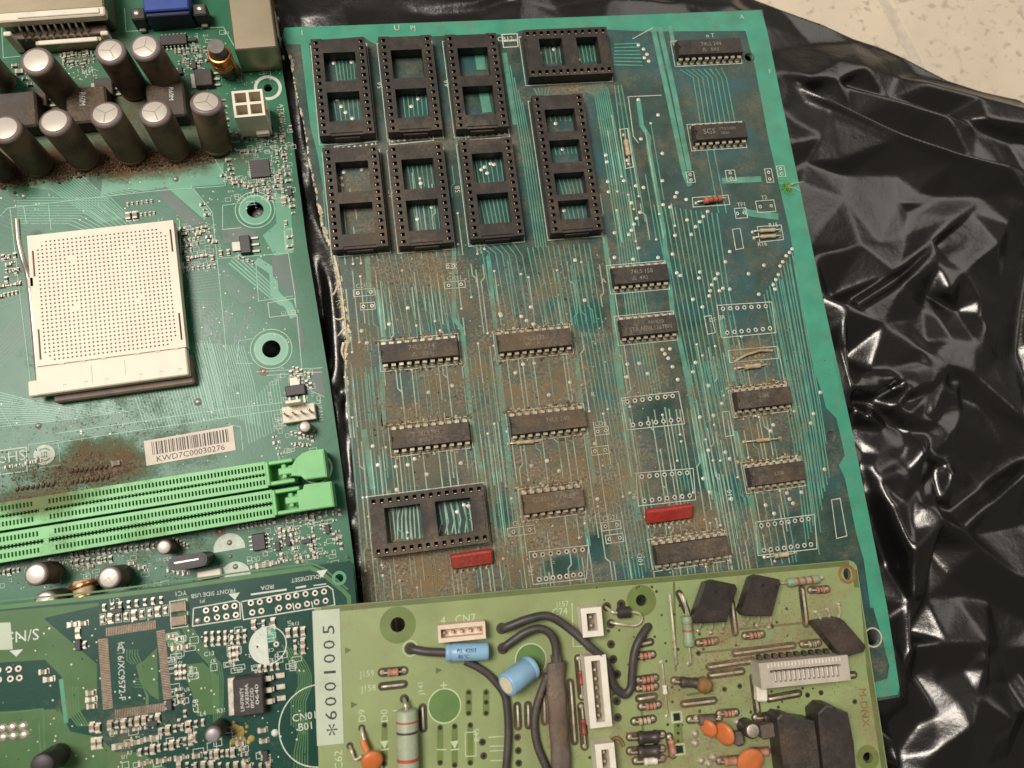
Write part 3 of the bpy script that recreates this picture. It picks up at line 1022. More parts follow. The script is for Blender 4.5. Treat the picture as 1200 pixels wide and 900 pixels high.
# ------------------------------------------------------------------ shared electronic parts
def dip_meshes(n):
    """black DIP chip along x with n leads; body and leads"""
    L_ = n / 2 * 2.54
    b = MB()
    hx, hy = L_ / 2 - 0.1, 3.2
    z0, zm, z1 = 0.7, 2.2, 4.0
    lo = [(-hx + .25, -hy + .25), (hx - .25, -hy + .25), (hx - .25, hy - .25), (-hx + .25, hy - .25)]
    mid = [(-hx, -hy), (hx, -hy), (hx, hy), (-hx, hy)]
    # notch at the left end
    nr = 0.85
    notch = [(-hx + .3 + nr * math.sin(t), nr * math.cos(t)) for t in [math.pi * k / 6 for k in range(7)]]
    up = [(-hx + .3, -hy + .3), (hx - .3, -hy + .3), (hx - .3, hy - .3), (-hx + .3, hy - .3)]
    b.add([(x, y, z0) for x, y in lo] + [(x, y, zm) for x, y in mid] + [(x, y, z1) for x, y in up],
          [(3, 2, 1, 0)] + [(i, (i + 1) % 4, 4 + (i + 1) % 4, 4 + i) for i in range(4)] + [(4 + i, 4 + (i + 1) % 4, 8 + (i + 1) % 4, 8 + i) for i in range(4)], 'chip_logic')
    tp = [(x, y, z1) for x, y in up] + [(x, y, z1) for x, y in notch]
    b.add(tp, [(0, 1, 2, 3, 4, 5, 6, 7, 8, 9, 10)], 'chip_logic')
    k = len(notch)
    b.add([(x, y, z1) for x, y in notch] + [(x, y, z1 - .55) for x, y in notch], [tuple(reversed(range(k, 2 * k)))] + [(i, i + 1, k + i + 1, k + i) for i in range(k - 1)] + [(k - 1, 0, k, 2 * k - 1)], 'chip_logic')
    l = MB()
    for i in range(n // 2):
        x = -L_ / 2 + 1.27 + i * 2.54
        for s in (-1, 1):
            l.box((x, s * 3.62, 2.2), (1.45, 0.85, 0.26), 'lead_logic', ch=.05)
            l.box((x, s * 3.98, 1.35), (1.35, 0.26, 1.7), 'lead_logic', ch=.05)
            l.box((x, s * 3.98, 0.3), (0.6, 0.24, 0.8), 'lead_logic')
            l.dome((x, s * 3.98, 0.02), 0.95, 0.5, 'lead_logic', 7)
    return b.mesh('body', 0), l.mesh('leads', 0)

DIP = {n: dip_meshes(n) for n in (14, 16, 20)}

def dip(bd, n, loc, texts=(), rz=0.0):
    bm, lm = DIP[n]
    o = link('chip', bm, bd.e, (loc[0], loc[1], 0), rz)
    link('leads', lm, o, kind='stuff')
    if texts:
        t = MB()
        for s, x, y, h in texts:
            t.text(s, (x, y), h, 'chip_print', 4.03)
        t.obj('marking', o)
    return o

def socket_mesh(n, wins, ribs):
    """open frame DIP socket along x: n contacts, wins: list of (x0, x1) open windows"""
    k = n // 2
    L_ = k * 2.54 + 0.4
    xs, tags = [-L_ / 2], []
    cuts = []
    for i in range(k):
        c = -k * 2.54 / 2 + 1.27 + i * 2.54
        cuts += [(c - .62, 'h0'), (c + .62, 'h1')]
    for a, b in wins:
        cuts += [(a, 'w0'), (b, 'w1')]
    pts = sorted(set([round(c[0], 3) for c in cuts]))
    xs = [-L_ / 2] + pts + [L_ / 2]
    ys = [-9.2, -8.35, -6.85, -5.4, 5.4, 6.85, 8.35, 9.2]
    hs = [(-k * 2.54 / 2 + 1.27 + i * 2.54) for i in range(k)]
    def zf(i, j):
        xm = (xs[i] + xs[i + 1]) / 2
        if j in (1, 5):
            if any(abs(xm - h) < .6 for h in hs):
                return 2.6
        if j == 3 and any(a < xm < b for a, b in wins):
            return None
        if j == 3 and (i == 0 or i == len(xs) - 2):
            return 4.6
        return 5.0
    b = MB().slab(xs, ys, zf, 0.5, 'socket_logic', 'hole_dark', zt=3.0)
    # end key and corner feet
    b.box((L_ / 2 + .25, 0, 2.2), (0.6, 8.5, 2.6), 'socket_logic', ch=.1)
    for sx in (-1, 1):
        for sy in (-1, 1):
            b.box((sx * (L_ / 2 - 1.2), sy * 7.6, 0.3), (1.6, 2.4, 0.6), 'socket_logic')
    c = MB()
    for h in hs:
        for sy in (-1, 1):
            c.box((h, sy * 7.62 - .45, 3.4), (0.7, 0.22, 2.6), 'socket_contact')
            c.box((h, sy * 7.62, 0.1), (0.5, 0.25, 1.0), 'socket_contact')
    return b.mesh('socket_frame', 0), c.mesh('contacts', 0)

# ------------------------------------------------------------------ the big logic board
BG = Board('logic_board', 0.0, (600, 450), (893, 11), (893, 11), 0, 'large dusty teal green circuit board with many black chip sockets and a broken left edge', 'circuit board')
BG.a = 0.0
BG.o = (0.0, 0.0)
BG.e.location = (0, 0, 0)
BG.e.rotation_euler = (0, 0, 0)
BL = BG.L
def uv(u, v):
    return (u, -v)
left = [(332, 34), (331, 44), (334.7, 54.7), (337.5, 64), (342, 74), (341, 79), (342.6, 84), (344.5, 98), (347, 111), (350, 121), (352, 132), (354.7, 140), (357, 155), (359, 167), (360, 180), (361.7, 192), (364, 198), (366, 209), (367.5, 217), (370.5, 226), (371, 240), (375.8, 252), (375, 259), (380, 276), (384, 284), (388, 298), (390, 308), (394, 324), (396, 333), (400, 345), (399, 356), (403, 370), (406, 386), (406, 399), (402, 411), (404, 421), (405, 440), (406.7, 457), (409, 500), (413, 540), (418, 600), (425, 690), (432, 790), (438, 850)]
outl = BG.LL([(893.5, 11), (1055, 812), (1054, 817)]) + [BL(1030, 821)] + BG.LL([(438, 900)]) + BG.LL(list(reversed(left)))
holes_px = [(877.5, 67, 5.6), (974, 511, 5.8), (1023, 747, 9.0)]
pc = pcb_mesh(outl, [circ(BL(x, y), r / 3.3, 16) for x, y, r in holes_px], 1.6, 'mask_logic', 'edge_logic')
pc.obj('substrate', BG.e)

pour = MB()
def PL(pts):
    return BG.LL(pts)
pour.flat(PL([(333, 32.5), (892, 12), (899, 36), (760, 37), (700, 34), (610, 36), (600, 40), (445, 44), (440, 52), (433, 48), (425, 43), (372, 47), (360, 52), (337, 52), (333, 42)]), 0.03, 'pour_logic')
pour.flat(PL([(872, 30), (899, 36), (960, 330), (1000, 512), (1040, 714), (1020, 712), (1012, 655), (1004, 628), (990, 560), (983, 545), (990, 534), (987, 520), (980, 490), (968, 478), (964, 462), (956, 440), (947, 392), (925, 270), (900, 160), (885, 80)]), 0.034, 'pour_logic')
pour.flat(PL([(1020, 700), (1040, 714), (1054, 806), (1052, 814), (1026, 818), (1024, 800), (1040, 795), (1042, 780), (1033, 745), (1026, 722)]), 0.038, 'pour_logic')
pour.flat(PL([(352, 50), (362, 50), (370, 120), (378, 160), (390, 240), (382, 240), (372, 180), (364, 150), (358, 100)]), 0.036, 'pour_logic')
pour.obj('copper_pour', BG.e, smooth=0)

tr, vi, sk = MB(), MB(), MB()
zc = [0.05]
def trace(pts, w=0.5, m='trace_logic', via=(0, 0)):
    zc[0] = 0.045 + (zc[0] - 0.045 + 0.0025) % 0.16
    q = BG.LL(pts)
    tr.line(q, w, zc[0], m)
    if via[0]:
        vi.dome((*q[0], 0.208), 0.68, 0.12, 'solder_logic', 8)
    if via[1]:
        vi.dome((*q[-1], 0.208), 0.62, 0.12, 'solder_logic', 8)
def via(x, y, r=0.7):
    p = BL(x, y)
    vi.dome((*p, 0.208), r, 0.12, 'solder_logic', 8)
def bundle(la, lb, n, w=0.42, m='trace_logic'):
    w *= 1.15
    for k in range(n):
        t = k / max(1, n - 1)
        trace([(a[0] + (b[0] - a[0]) * t, a[1] + (b[1] - a[1]) * t) for a, b in zip(la, lb)], w, m)
# wide traces
for pts, w in [
    ([(765, 32), (783, 113), (802, 203), (808, 218)], 1.9), ([(773, 32), (790, 108), (808, 200)], 1.9), ([(785, 30), (789, 52)], 1.6),
    ([(748, 117), (752, 147), (760, 160), (760, 173), (777, 267), (788, 363), (803, 430), (815, 497), (829, 570), (832, 577), (842, 580)], 1.7),
    ([(590, 62), (603, 146)], 1.4), ([(708, 275), (713, 313), (722, 397), (740, 563), (748, 610)], 1.8), ([(430, 297), (433, 340), (442, 342), (450, 397), (447, 430), (450, 500)], 1.7), ([(427, 503), (437, 573)], 1.7),
    ([(532, 287), (532, 373), (542, 387), (553, 497), (568, 573)], 1.5), ([(572, 300), (580, 377), (595, 540), (600, 590)], 1.4),
    ([(675, 420), (680, 463), (697, 567)], 1.6), ([(720, 413), (730, 480)], 1.6), ([(867, 519), (872, 544)], 1.6), ([(879, 576), (890, 649)], 1.9),
    ([(843, 370), (860, 447)], 1.6), ([(862, 505), (872, 543)], 1.5), ([(600, 560), (612, 650)], 1.6), ([(730, 560), (738, 590)], 1.4), ([(846, 212), (892, 210)], 2.2), ([(870, 247), (880, 250), (912, 254)], 2.6),
    ([(684, 598), (690, 640)], 1.5), ([(455, 575), (460, 600)], 1.5),
]:
    trace(pts, w)
# bundles
bundle([(720, 52), (748, 51)], [(719, 76), (753, 77)], 7)
bundle([(626, 104), (630, 112)], [(644, 102), (641, 112)], 5)
bundle([(679, 102), (697, 112), (708, 180), (722, 270), (737, 390), (752, 470)], [(705, 98), (712, 104), (735, 220), (748, 300), (762, 390), (775, 462)], 8)
bundle([(720, 100), (741, 270)], [(728, 100), (756, 260)], 3)
bundle([(797, 82), (812, 91), (821, 146)], [(845, 80), (851, 92), (861, 144)], 8, 0.38)
bundle([(828, 176), (842, 250)], [(836, 175), (851, 250)], 2, 0.4)
bundle([(766, 240), (800, 420), (818, 520)], [(840, 250), (852, 330), (880, 480)], 13, 0.42)
bundle([(895, 345), (930, 520), (945, 640)], [(928, 296), (958, 470), (972, 560)], 11, 0.40)
bundle([(905, 346), (944, 540), (960, 650)], [(930, 300), (962, 480), (968, 520)], 6, 0.38)
bundle([(593, 62), (612, 180), (628, 290)], [(612, 120), (622, 170), (640, 290)], 5, 0.36)
bundle([(455, 165), (470, 285)], [(462, 165), (478, 285)], 3, 0.36)
bundle([(534, 160), (552, 285)], [(541, 160), (560, 285)], 3, 0.36)
bundle([(618, 290), (640, 395)], [(690, 285), (708, 395)], 13, 0.36)
bundle([(548, 285), (565, 295), (580, 385)], [(600, 283), (612, 300), (628, 385)], 7, 0.36)
bundle([(441, 298), (460, 392)], [(520, 292), (540, 385)], 12, 0.34)
bundle([(405, 430), (425, 660)], [(440, 430), (455, 560)], 7, 0.36)
bundle([(545, 420), (575, 640)], [(585, 415), (612, 660)], 8, 0.36)
bundle([(682, 390), (735, 690)], [(725, 390), (768, 660)], 10, 0.36)
bundle([(800, 430), (850, 640)], [(842, 420), (888, 640)], 9, 0.36)
# inside the socket windows
bundle([(391, 60), (396, 95)], [(413, 57), (416, 93)], 6, 0.34)
bundle([(391, 115), (395, 142)], [(418, 112), (421, 140)], 6, 0.34)
bundle([(472, 108), (475, 138)], [(498, 104), (501, 135)], 6, 0.34)
bundle([(476, 185), (482, 222)], [(508, 178), (513, 216)], 7, 0.34)
bundle([(484, 238), (490, 275)], [(512, 234), (516, 270)], 6, 0.34)
bundle([(556, 180), (562, 215)], [(585, 176), (590, 212)], 6, 0.34)
bundle([(563, 235), (570, 268)], [(591, 230), (597, 264)], 7, 0.36)
bundle([(642, 130), (646, 142)], [(672, 126), (674, 142)], 6, 0.34)
bundle([(646, 158), (652, 182)], [(676, 156), (680, 180)], 7, 0.34)
bundle([(652, 200), (660, 228)], [(682, 198), (687, 226)], 7, 0.34)
bundle([(658, 238), (664, 262)], [(686, 236), (690, 260)], 6, 0.34)
bundle([(632, 50), (636, 76)], [(660, 50), (663, 74)], 6, 0.34)
bundle([(676, 50), (681, 74)], [(699, 48), (702, 72)], 6, 0.34)
trace([(560, 52), (564, 82)], 3.4)
trace([(566, 105), (571, 132)], 3.4)
bundle([(468, 597), (466, 608), (466, 632)], [(493, 592), (495, 606), (497, 630)], 7, 0.40, 'trace_pale')
bundle([(514, 590), (518, 612), (514, 625)], [(542, 588), (547, 608), (545, 624)], 5, 0.40, 'trace_pale')
bundle([(549, 588), (554, 622)], [(556, 587), (558, 604)], 2, 0.40, 'trace_pale')
for (x, y) in [(394, 66), (407, 66), (391, 74), (412, 73), (395, 117), (400, 125), (405, 132), (413, 139), (482, 125), (490, 116), (568, 196), (575, 192), (564, 199), (571, 203), (579, 193), (493, 215), (506, 243), (489, 257), (490, 233), (656, 131), (651, 145), (659, 175), (661, 247), (633, 62), (649, 58), (678, 70), (700, 62), (536, 600), (544, 592), (549, 593), (555, 602), (392, 204), (406, 191), (420, 192), (403, 202), (424, 199), (400, 209), (401, 217),
               (748, 53), (754, 58), (758, 64), (755, 68), (760, 72), (748, 117), (771, 135), (751, 163), (776, 180), (735, 188), (710, 182), (711, 190), (712, 213), (713, 225), (731, 212), (745, 218), (754, 220), (776, 212), (777, 240), (785, 243), (791, 231), (804, 234), (740, 238), (793, 226), (750, 249), (746, 256), (743, 263), (740, 270), (737, 275), (720, 273), (829, 248), (824, 254), (820, 260), (815, 266), (810, 275), (805, 258), (791, 276),
               (928, 292), (925, 296), (921, 300), (917, 307), (914, 312), (912, 322), (909, 328), (906, 334), (908, 339), (895, 311), (877, 321), (855, 295), (850, 307), (841, 321), (838, 327), (834, 334), (832, 341), (831, 347), (843, 341), (847, 338), (855, 339), (820, 319), (819, 326), (812, 351), (823, 360), (889, 345), (961, 460), (953, 485), (950, 496), (788, 298), (793, 320), (797, 323), (720, 302), (742, 304), (748, 291), (771, 302),
               (735, 427), (749, 426), (759, 438), (788, 430), (794, 445), (785, 409), (776, 410), (779, 415), (783, 420), (812, 436), (815, 425), (830, 452), (846, 473), (836, 487), (820, 489), (850, 530), (855, 538), (830, 528), (824, 561), (857, 585), (832, 577), (933, 537), (906, 498), (903, 505), (936, 562), (966, 550), (922, 578), (925, 585), (929, 590), (939, 577), (897, 592), (907, 602),
               (674, 305), (685, 352), (622, 360), (587, 370), (611, 371), (625, 380), (617, 376), (586, 368), (456, 380), (478, 361), (424, 388), (430, 402), (613, 427), (604, 437), (626, 426), (502, 460), (530, 452), (668, 448), (643, 463), (437, 523), (443, 545), (464, 547), (478, 545), (486, 538), (540, 543), (623, 546), (655, 552), (641, 540), (653, 580), (700, 585), (465, 574), (500, 556), (697, 520), (735, 442)]:
    via(x, y)
# long vertical traces in the dusty middle and their vias
rt = random.Random(11)
def filler(u0, u1, v0, v1, pitch=1.27, dens=0.75, vp=0.18, w=0.42):
    u = u0
    while u < u1:
        v = v0 + rt.uniform(0, 8)
        while v < v1 - 3:
            ln = rt.uniform(8, 44)
            e = min(v1, v + ln)
            if rt.random() < dens:
                uu = u + rt.uniform(-.08, .08)
                pts = [(uu, -v), (uu, -e)]
                if rt.random() < .3 and e - v > 8:
                    k = rt.uniform(v + 3, e - 4)
                    d = rt.choice((-1.27, 1.27))
                    pts = [(uu, -v), (uu, -k), (uu + d, -k - 1.3), (uu + d, -e)]
                zc[0] = 0.045 + (zc[0] - 0.045 + 0.0025) % 0.16
                tr.line(pts, w, zc[0], rt.choice(('trace_logic', 'trace_pale', 'trace_pale')))
                for p in (pts[0], pts[-1]):
                    if rt.random() < vp:
                        vi.dome((p[0], p[1], 0.208), 0.5, 0.12, 'solder_logic', 7)
            v = e + rt.uniform(1.2, 7)
        u += pitch * rt.choice((1, 1, 1, 1, 2))
filler(-56, -20, -44, -16)
filler(-52, 66, 12, 74, dens=.72, vp=.2)
filler(-54, 40, -16, 12, dens=.62, vp=.16)
filler(-20, 40, -44, -18, dens=.5, vp=.2)
filler(62, 88, 20, 70, dens=.7)
filler(66, 98, -10, 20, dens=.55)
filler(-58, 0, -80, -46, dens=.35, vp=.15)
filler(40, 66, -95, -46, dens=.35, vp=.3)
tr.obj('copper_trace', BG.e, kind='stuff')

# printed outlines and lettering
def sbox(pts, w=0.28, z=0.232):
    sk.line(BG.LL(pts), w, z, 'silk_logic', closed=True)
def sl(pts, w=0.28):
    sk.line(BG.LL(pts), w, 0.232, 'silk_logic')
def st(s, x, y, h, rz=0.0):
    sk.text(s, BL(x, y), h, 'silk_logic', 0.24, rz)
def ursk(c, w, h):
    sk.line(rect(c, w, h), 0.26, 0.232, 'silk_logic', closed=True)
hd = MB()
def pad(x, y, r=0.8, hole=True, loc=None):
    p = loc or BL(x, y)
    vi.disc(p, r, 0.215, 'solder_logic', 12)
    if hole:
        hd.disc(p, r * 0.48, 0.223, 'hole_dark', 10)
def padrow(a, b, n, r=0.8, hole=True):
    for k in range(n):
        t = k / (n - 1)
        pad(a[0] + (b[0] - a[0]) * t, a[1] + (b[1] - a[1]) * t, r, hole)
for a, b, c, d, n in [((735, 470.7), (788, 464), (741.7, 498), (795, 491.7), 7), ((752, 558.6), (805, 554), (755, 587), (808, 580.7), 7), ((847, 362), (897, 359), (852, 390), (902, 385), 7), ((626.7, 650.8), (682.5, 644), (631.7, 679), (680, 673), 7), ((892, 616), (947, 608), (895, 645), (950, 638), 8)]:
    padrow(a, b, n)
    padrow(c, d, n)
    ex = 7
    sbox([(a[0] - ex, a[1] - 4), (b[0] + ex, b[1] - 5), (d[0] + ex, d[1] + 5), (c[0] - ex, c[1] + 6)])
for x, y, w, h, s in [(427, 343, 24, 8, 'CD13'), (431, 359, 16, 8, ''), (533, 334, 24, 8, 'CX11'), (703, 528, 20, 9, ''), (716, 616, 22, 9, 'CD21'), (720, 631, 20, 9, ''), (705, 505, 16, 9, 'CDx'), (611, 622, 30, 9, 'CD12'), (868, 250, 15, 13, ''), (897, 242, 24, 15, 'T2'), (809, 208, 10, 14, ''), (856, 206, 12, 14, ''), (901, 206, 9, 18, ''), (915, 201, 10, 14, ''), (528, 312, 10, 6, '')]:
    c = BL(x, y)
    ursk(c, w / 3.4, h / 3.4)
    if w >= h:
        pad(0, 0, .62, True, (c[0] - w / 3.4 * .3, c[1]))
        pad(0, 0, .62, True, (c[0] + w / 3.4 * .3, c[1]))
    else:
        pad(0, 0, .62, True, (c[0], c[1] - h / 3.4 * .25))
        pad(0, 0, .62, True, (c[0], c[1] + h / 3.4 * .25))
    if s:
        sk.text(s, (c[0], c[1] + h / 3.4 / 2 + 1.2), 1.5, 'silk_logic', 0.24)
sbox([(887, 266), (915, 264), (918, 281), (890, 284)])
sbox([(858, 269), (867, 268), (871, 291), (862, 293)])
sbox([(853, 411), (910, 406), (912, 420), (855, 425)])
sbox([(726, 152), (735, 151), (742, 196), (733, 198)])
sbox([(974, 586), (984, 584), (992, 628), (980, 631)])
sbox([(846, 483), (854, 482), (859, 510), (850, 512)])
sbox([(825, 371), (833, 370), (838, 390), (829, 392)])
sbox([(811, 232), (853, 229), (855, 240), (812, 243)])
for s, x, y, h in [('U', 465, 33, 2.2), ('PJ', 484, 34, 2.4), ('1', 354, 39, 2), ('CB12', 592, 46, 1.8), ('R15', 906, 264, 1.6), ('R16', 893, 286, 1.6), ('TF1', 868, 240, 1.5), ('o T', 832, 42, 1.6), ('A', 869, 20, 1.6), ('F', 902, 84, 1.6), ('A', 707, 329, 1.8), ('R', 695, 462, 1.6), ('CF', 835, 375, 1.5), ('3R', 846, 372, 1.5)]:
    st(s, x, y, h)
for s, x, y in [('5A', 445, 100), ('4A', 523, 98), ('5B', 536, 222), ('4C', 458, 228), ('8C', 731, 470), ('9C', 743, 580), ('7C', 843, 160), ('B10', 855, 580), ('9E', 618, 592), ('10E', 622, 668), ('10D', 750, 655)]:
    st(s, x, y, 1.7, math.pi / 2)
sl([(735, 114), (740, 113.5), (775, 112)])
sl([(736, 114), (742, 160), (748, 168)])
sl([(741, 46), (765, 33)])

# ---- chips and sockets
chips = [
    (20, uv(77.67 + 11.43, -113.38 - 3.98), [('74LS 244', 0.5, 1.1, 1.5), ('\u25b3   8X3', -0.2, -1.2, 1.5)]),
    (16, uv(78.2 + 8.89, -79.62 - 3.98), [('SGS', -4.4, 0.2, 2.0), ('T74LS32B1', 2.6, 0.9, 1.0), ('18520', 1.6, -0.8, .9)]),
    (16, uv(39.93 + 8.89, -28.79 - 3.98), [('74LS 158', 0.4, 1.0, 1.5), ('\u25b3  4X2', -0.6, -1.2, 1.4)]),
    (16, uv(39.82 + 8.89, -10.45 - 3.98), [('8450DQ', 2.6, 1.1, 1.3), ('STA N74LS367BN', 0.4, -0.9, 1.4)]),
    (20, BL(812, 645, 4), []),
    (20, BL(492, 410, 4), [('74LS 244', 0.6, 1.1, 1.6), ('\u25b3   9X1', 0.4, -1.2, 1.5)]),
    (20, BL(627, 398, 4), [('\u2022 74LS373', -1.0, 0.6, 1.5), ('8451 A', -1, -1.2, 1.2)]),
    (20, BL(505, 510, 4), [('S 74LS373', -1.5, 0.9, 1.5), ('8430', -2.0, -1.1, 1.2)]),
    (20, BL(643, 494, 4), [('74LS 240', 3.0, 0.5, 1.5)]),
    (16, BL(649, 587, 4), [('GS8511 KOREA', 0.4, 1.0, 1.5), ('74LS10', 0.6, -1.2, 1.4)]),
    (16, BL(896, 466, 4), [('LS04', 0, 0.8, 1.2)]),
    (16, BL(912, 555, 4), [('LS08', 0.4, 0.2, 1.2)]),
]
for n, c, t in chips:
    dip(BG, n, c, t)
    hl = n / 4 * 2.54 + 0.5
    sk.line([(c[0] - hl, c[1] - 5.2), (c[0] + hl, c[1] - 5.2), (c[0] + hl, c[1] + 5.2), (c[0] - hl, c[1] + 5.2)], 0.25, 0.232, 'silk_logic', closed=True)
W2 = [(-13.6, -1.6), (1.8, 13.8)]
SK28 = socket_mesh(28, [(-12.6, -1.8), (2.2, 13.0)], 1)
SK28H = socket_mesh(28, [(-13.6, -2.4), (2.2, 13.4)], 1)
SK24 = socket_mesh(24, [(-10.2, -1.8), (3.4, 11.4)], 1)
SK40 = socket_mesh(40, [(-20.0, -11.4), (-8.2, 0.2), (4.0, 12.0), (14.2, 21.0)], 1)
def socket(ms, c, rz):
    o = link('chip_socket', ms[0], BG.e, (c[0], c[1], 0), rz)
    link('contacts', ms[1], o, kind='stuff')
    return o
def colpin(x, y):
    return BL(x, y, 5)
R90 = -math.pi / 2
for c in [uv(-53.07 + 7.62, -124.45 + 16.51), None, None, uv(-52.53 + 7.62, -84.1 + 16.51)]:
    if c:
        socket(SK28, c, R90)
        ursk(c, 19.4, 37.4)
for (x, y) in [(448.7, 47.3), (526.7, 45.0), (460.7, 175.0), (543.3, 168.3)]:
    p = colpin(x, y)
    c = (p[0] + 7.62, p[1] - 16.51)
    socket(SK28, c, R90)
    ursk(c, 19.4, 37.4)
c = uv(21.0 + 7.62, -99.2 + 24.13)
socket(SK40, c, R90)
ursk(c, 19.4, 52.5)
c = uv(21.14 + 13.97, -124.74 + 7.62)
socket(SK24, c, 0)
ursk(c, 32.4, 19.4)
c = uv(-48.5 + 16.51, 33.22 + 7.62)
socket(SK28H, c, 0)
ursk(c, 37.4, 19.4)
for a_, b_, c_, d_ in [((392, 172), (440, 166), (441, 173), (393, 178)), ((456, 163), (507, 157), (508, 165), (457, 170)), ((545, 157), (596, 152), (597, 161), (546, 165)), ((588, 41), (606, 40), (607, 55), (590, 56))]:
    sbox([a_, b_, c_, d_], .4, .236)
    for t in (.08, .22, .36, .5, .64, .78, .92):
        x_, y_ = a_[0] + (b_[0] - a_[0]) * t, (a_[1] + d_[1]) / 2 + (b_[1] - a_[1]) * t
        vi.dome((*BL(x_, y_), .208), .55, .2, 'solder_logic', 7)
sk.obj('printed_lettering', BG.e, kind='stuff')
vi.obj('solder_joint', BG.e, kind='stuff')
hd.obj('drill_hole', BG.e, kind='stuff')
# mounting holes' rims
for (x, y, r) in holes_px:
    MB().ring(BL(x, y), r / 3.3, r / 3.3 + 0.55, 0.07, 'solder_logic' if r > 8 else 'mask_logic', 20).obj('hole_rim', BG.e)

# resistor networks, leaning over
def sip(px, py, w, rz):
    b = MB()
    T = Matrix.Rotation(math.radians(-62), 4, 'X')
    b.box((0, 0, 2.9), (w, 2.3, 4.8), 'red_body', ch=.5, M=Matrix.Translation((0, -2.2, .9)) @ T)
    o = b.obj('resistor_network', BG.e)
    p = BL(px, py, 2)
    o.location = (p[0] * S, p[1] * S, 0)
    o.rotation_euler = (0, 0, rz)
    l = MB()
    for k in range(int(w / 2.0)):
        x = -w / 2 + 1.2 + k * 2.0
        l.tube([(x, -2.4, 1.6), (x, -3.0, 1.0), (x, -3.2, 0)], .22, 'lead_logic', 5)
        l.dome((x, -3.2, 0.02), .7, .4, 'lead_logic', 6)
    lo = l.obj('leads', o, kind='stuff')
sip(784, 603, 16.0, 0.0)
sip(553, 656, 13.2, 0.01)

# small axial parts
def axial(bd, name, a, b, r, bl, mb, ml, h=1.0, bands=(), mband='band_brown', n=10):
    """lead from local point a to b with a body of length bl in the middle"""
    a3, b3 = Vector((a[0], a[1], 0)), Vector((b[0], b[1], 0))
    d = (b3 - a3)
    ln = d.length
    u = d / ln
    mid = (a3 + b3) / 2 + Vector((0, 0, h))
    body = MB()
    p0 = mid - u * bl / 2
    pr = [(0, r * .5), (bl * .03, r * .9), (bl * .1, r), (bl * .22, r), (bl * .28, r * .86), (bl * .72, r * .86), (bl * .78, r), (bl * .9, r), (bl * .97, r * .9), (bl, r * .5)]
    body.lathe(pr, p0, u, mb, n)
    for t in bands:
        body.lathe([(0, r * .97), (bl * .06, r * .97)], p0 + u * bl * t, u, mband, n)
    o = body.obj(name, bd.e, smooth=50)
    l = MB()
    for s, e in ((1, b3), (-1, a3)):
        q = mid + u * s * bl / 2
        x = e + Vector((0, 0, h)) - u * s * .5
        l.tube([q, x, x + u * s * .35 + Vector((0, 0, -.3)), e + Vector((0, 0, 0))], 0.26, ml, 6)
        l.dome((e.x, e.y, 0.02), .75, .45, ml, 8)
    l.obj('leads', o, kind='stuff', smooth=40)
    return o
axial(BG, 'resistor', BL(816, 238), BL(851, 233), 1.25, 7.0, 'resistor_red', 'lead_logic', 1.3, (.2, .45, .7))
axial(BG, 'resistor', BL(882, 272), BL(914, 270), 0.75, 6.0, 'resistor_tan', 'lead_logic', .9)
axial(BG, 'resistor', BL(884, 279), BL(914, 277), 0.75, 6.0, 'resistor_tan', 'lead_logic', .9)
axial(BG, 'resistor', BL(731, 158), BL(737, 192), 0.95, 6.2, 'resistor_tan', 'lead_logic', 1.0)
axial(BG, 'resistor', BL(862, 432), BL(898, 428), 0.95, 6.0, 'resistor_tan', 'lead_logic', 1.0)
axial(BG, 'resistor', BL(872, 518), BL(914, 514), 0.7, 5.0, 'resistor_tan', 'lead_logic', .9)
axial(BG, 'diode', BL(896, 653), BL(932, 648), 0.95, 5.0, 'resistor_tan', 'lead_logic', 1.0, (.2,))
axial(BG, 'resistor', BL(596, 520), BL(634, 517), 0.75, 6.0, 'resistor_tan', 'lead_logic', .9)
w_ = MB()
q = [BL(860, 424), BL(872, 417), BL(888, 412), BL(905, 411)]
w_.tube([(q[0][0], q[0][1], .1), (q[1][0], q[1][1], 1.3), (q[2][0], q[2][1], 1.6), (q[3][0], q[3][1], .1)], .42, 'resistor_tan', 7)
w_.obj('jumper_wire', BG.e, smooth=50)
# broken edge: glass fibres sticking out and grit lying on the board
fr = MB()
rf_ = random.Random(5)
for k in range(90):
    i = rf_.randrange(5, 38)
    t = rf_.random()
    x = left[i][0] * (1 - t) + left[i + 1][0] * t
    y = left[i][1] * (1 - t) + left[i + 1][1] * t
    p = BL(x, y)
    heavy = 300 < y < 425
    for _ in range(3 if heavy else 1):
        ln = rf_.uniform(.5, 2.4 if heavy else 1.0)
        a = math.pi + rf_.uniform(-.9, .9)
        z = rf_.uniform(-1.5, 0)
        m1 = Vector((p[0] + .6, p[1] + rf_.uniform(-.4, .4), z))
        fr.tube([m1, m1 + Vector((math.cos(a) * ln * .6, math.sin(a) * ln * .6, rf_.uniform(0, .5))), m1 + Vector((math.cos(a + .5) * ln, math.sin(a + .5) * ln, rf_.uniform(-.3, .8)))], rf_.uniform(.12, .34), rf_.choice(('fibreglass', 'fibre_white')), 5, r1=.05)
for i in range(3, 37):
    for k in range(4):
        t = rf_.random()
        x = left[i][0] * (1 - t) + left[i + 1][0] * t
        y = left[i][1] * (1 - t) + left[i + 1][1] * t
        p = BL(x, y)
        w = rf_.uniform(.4, 1.5) * (1.3 if 240 < y < 420 else .7)
        z_ = rf_.uniform(.01, .1)
        poly_ = [(p[0] - .05 + rf_.uniform(0, .1), p[1] - w), (p[0] + w * rf_.uniform(.4, 1.0), p[1] - w * .4), (p[0] + w * rf_.uniform(.4, 1.1), p[1] + w * .5), (p[0], p[1] + w)]
        fr.flat(poly_, 0.08 + z_ * .2, rf_.choice(('fibreglass', 'fibre_white', 'fibreglass')))
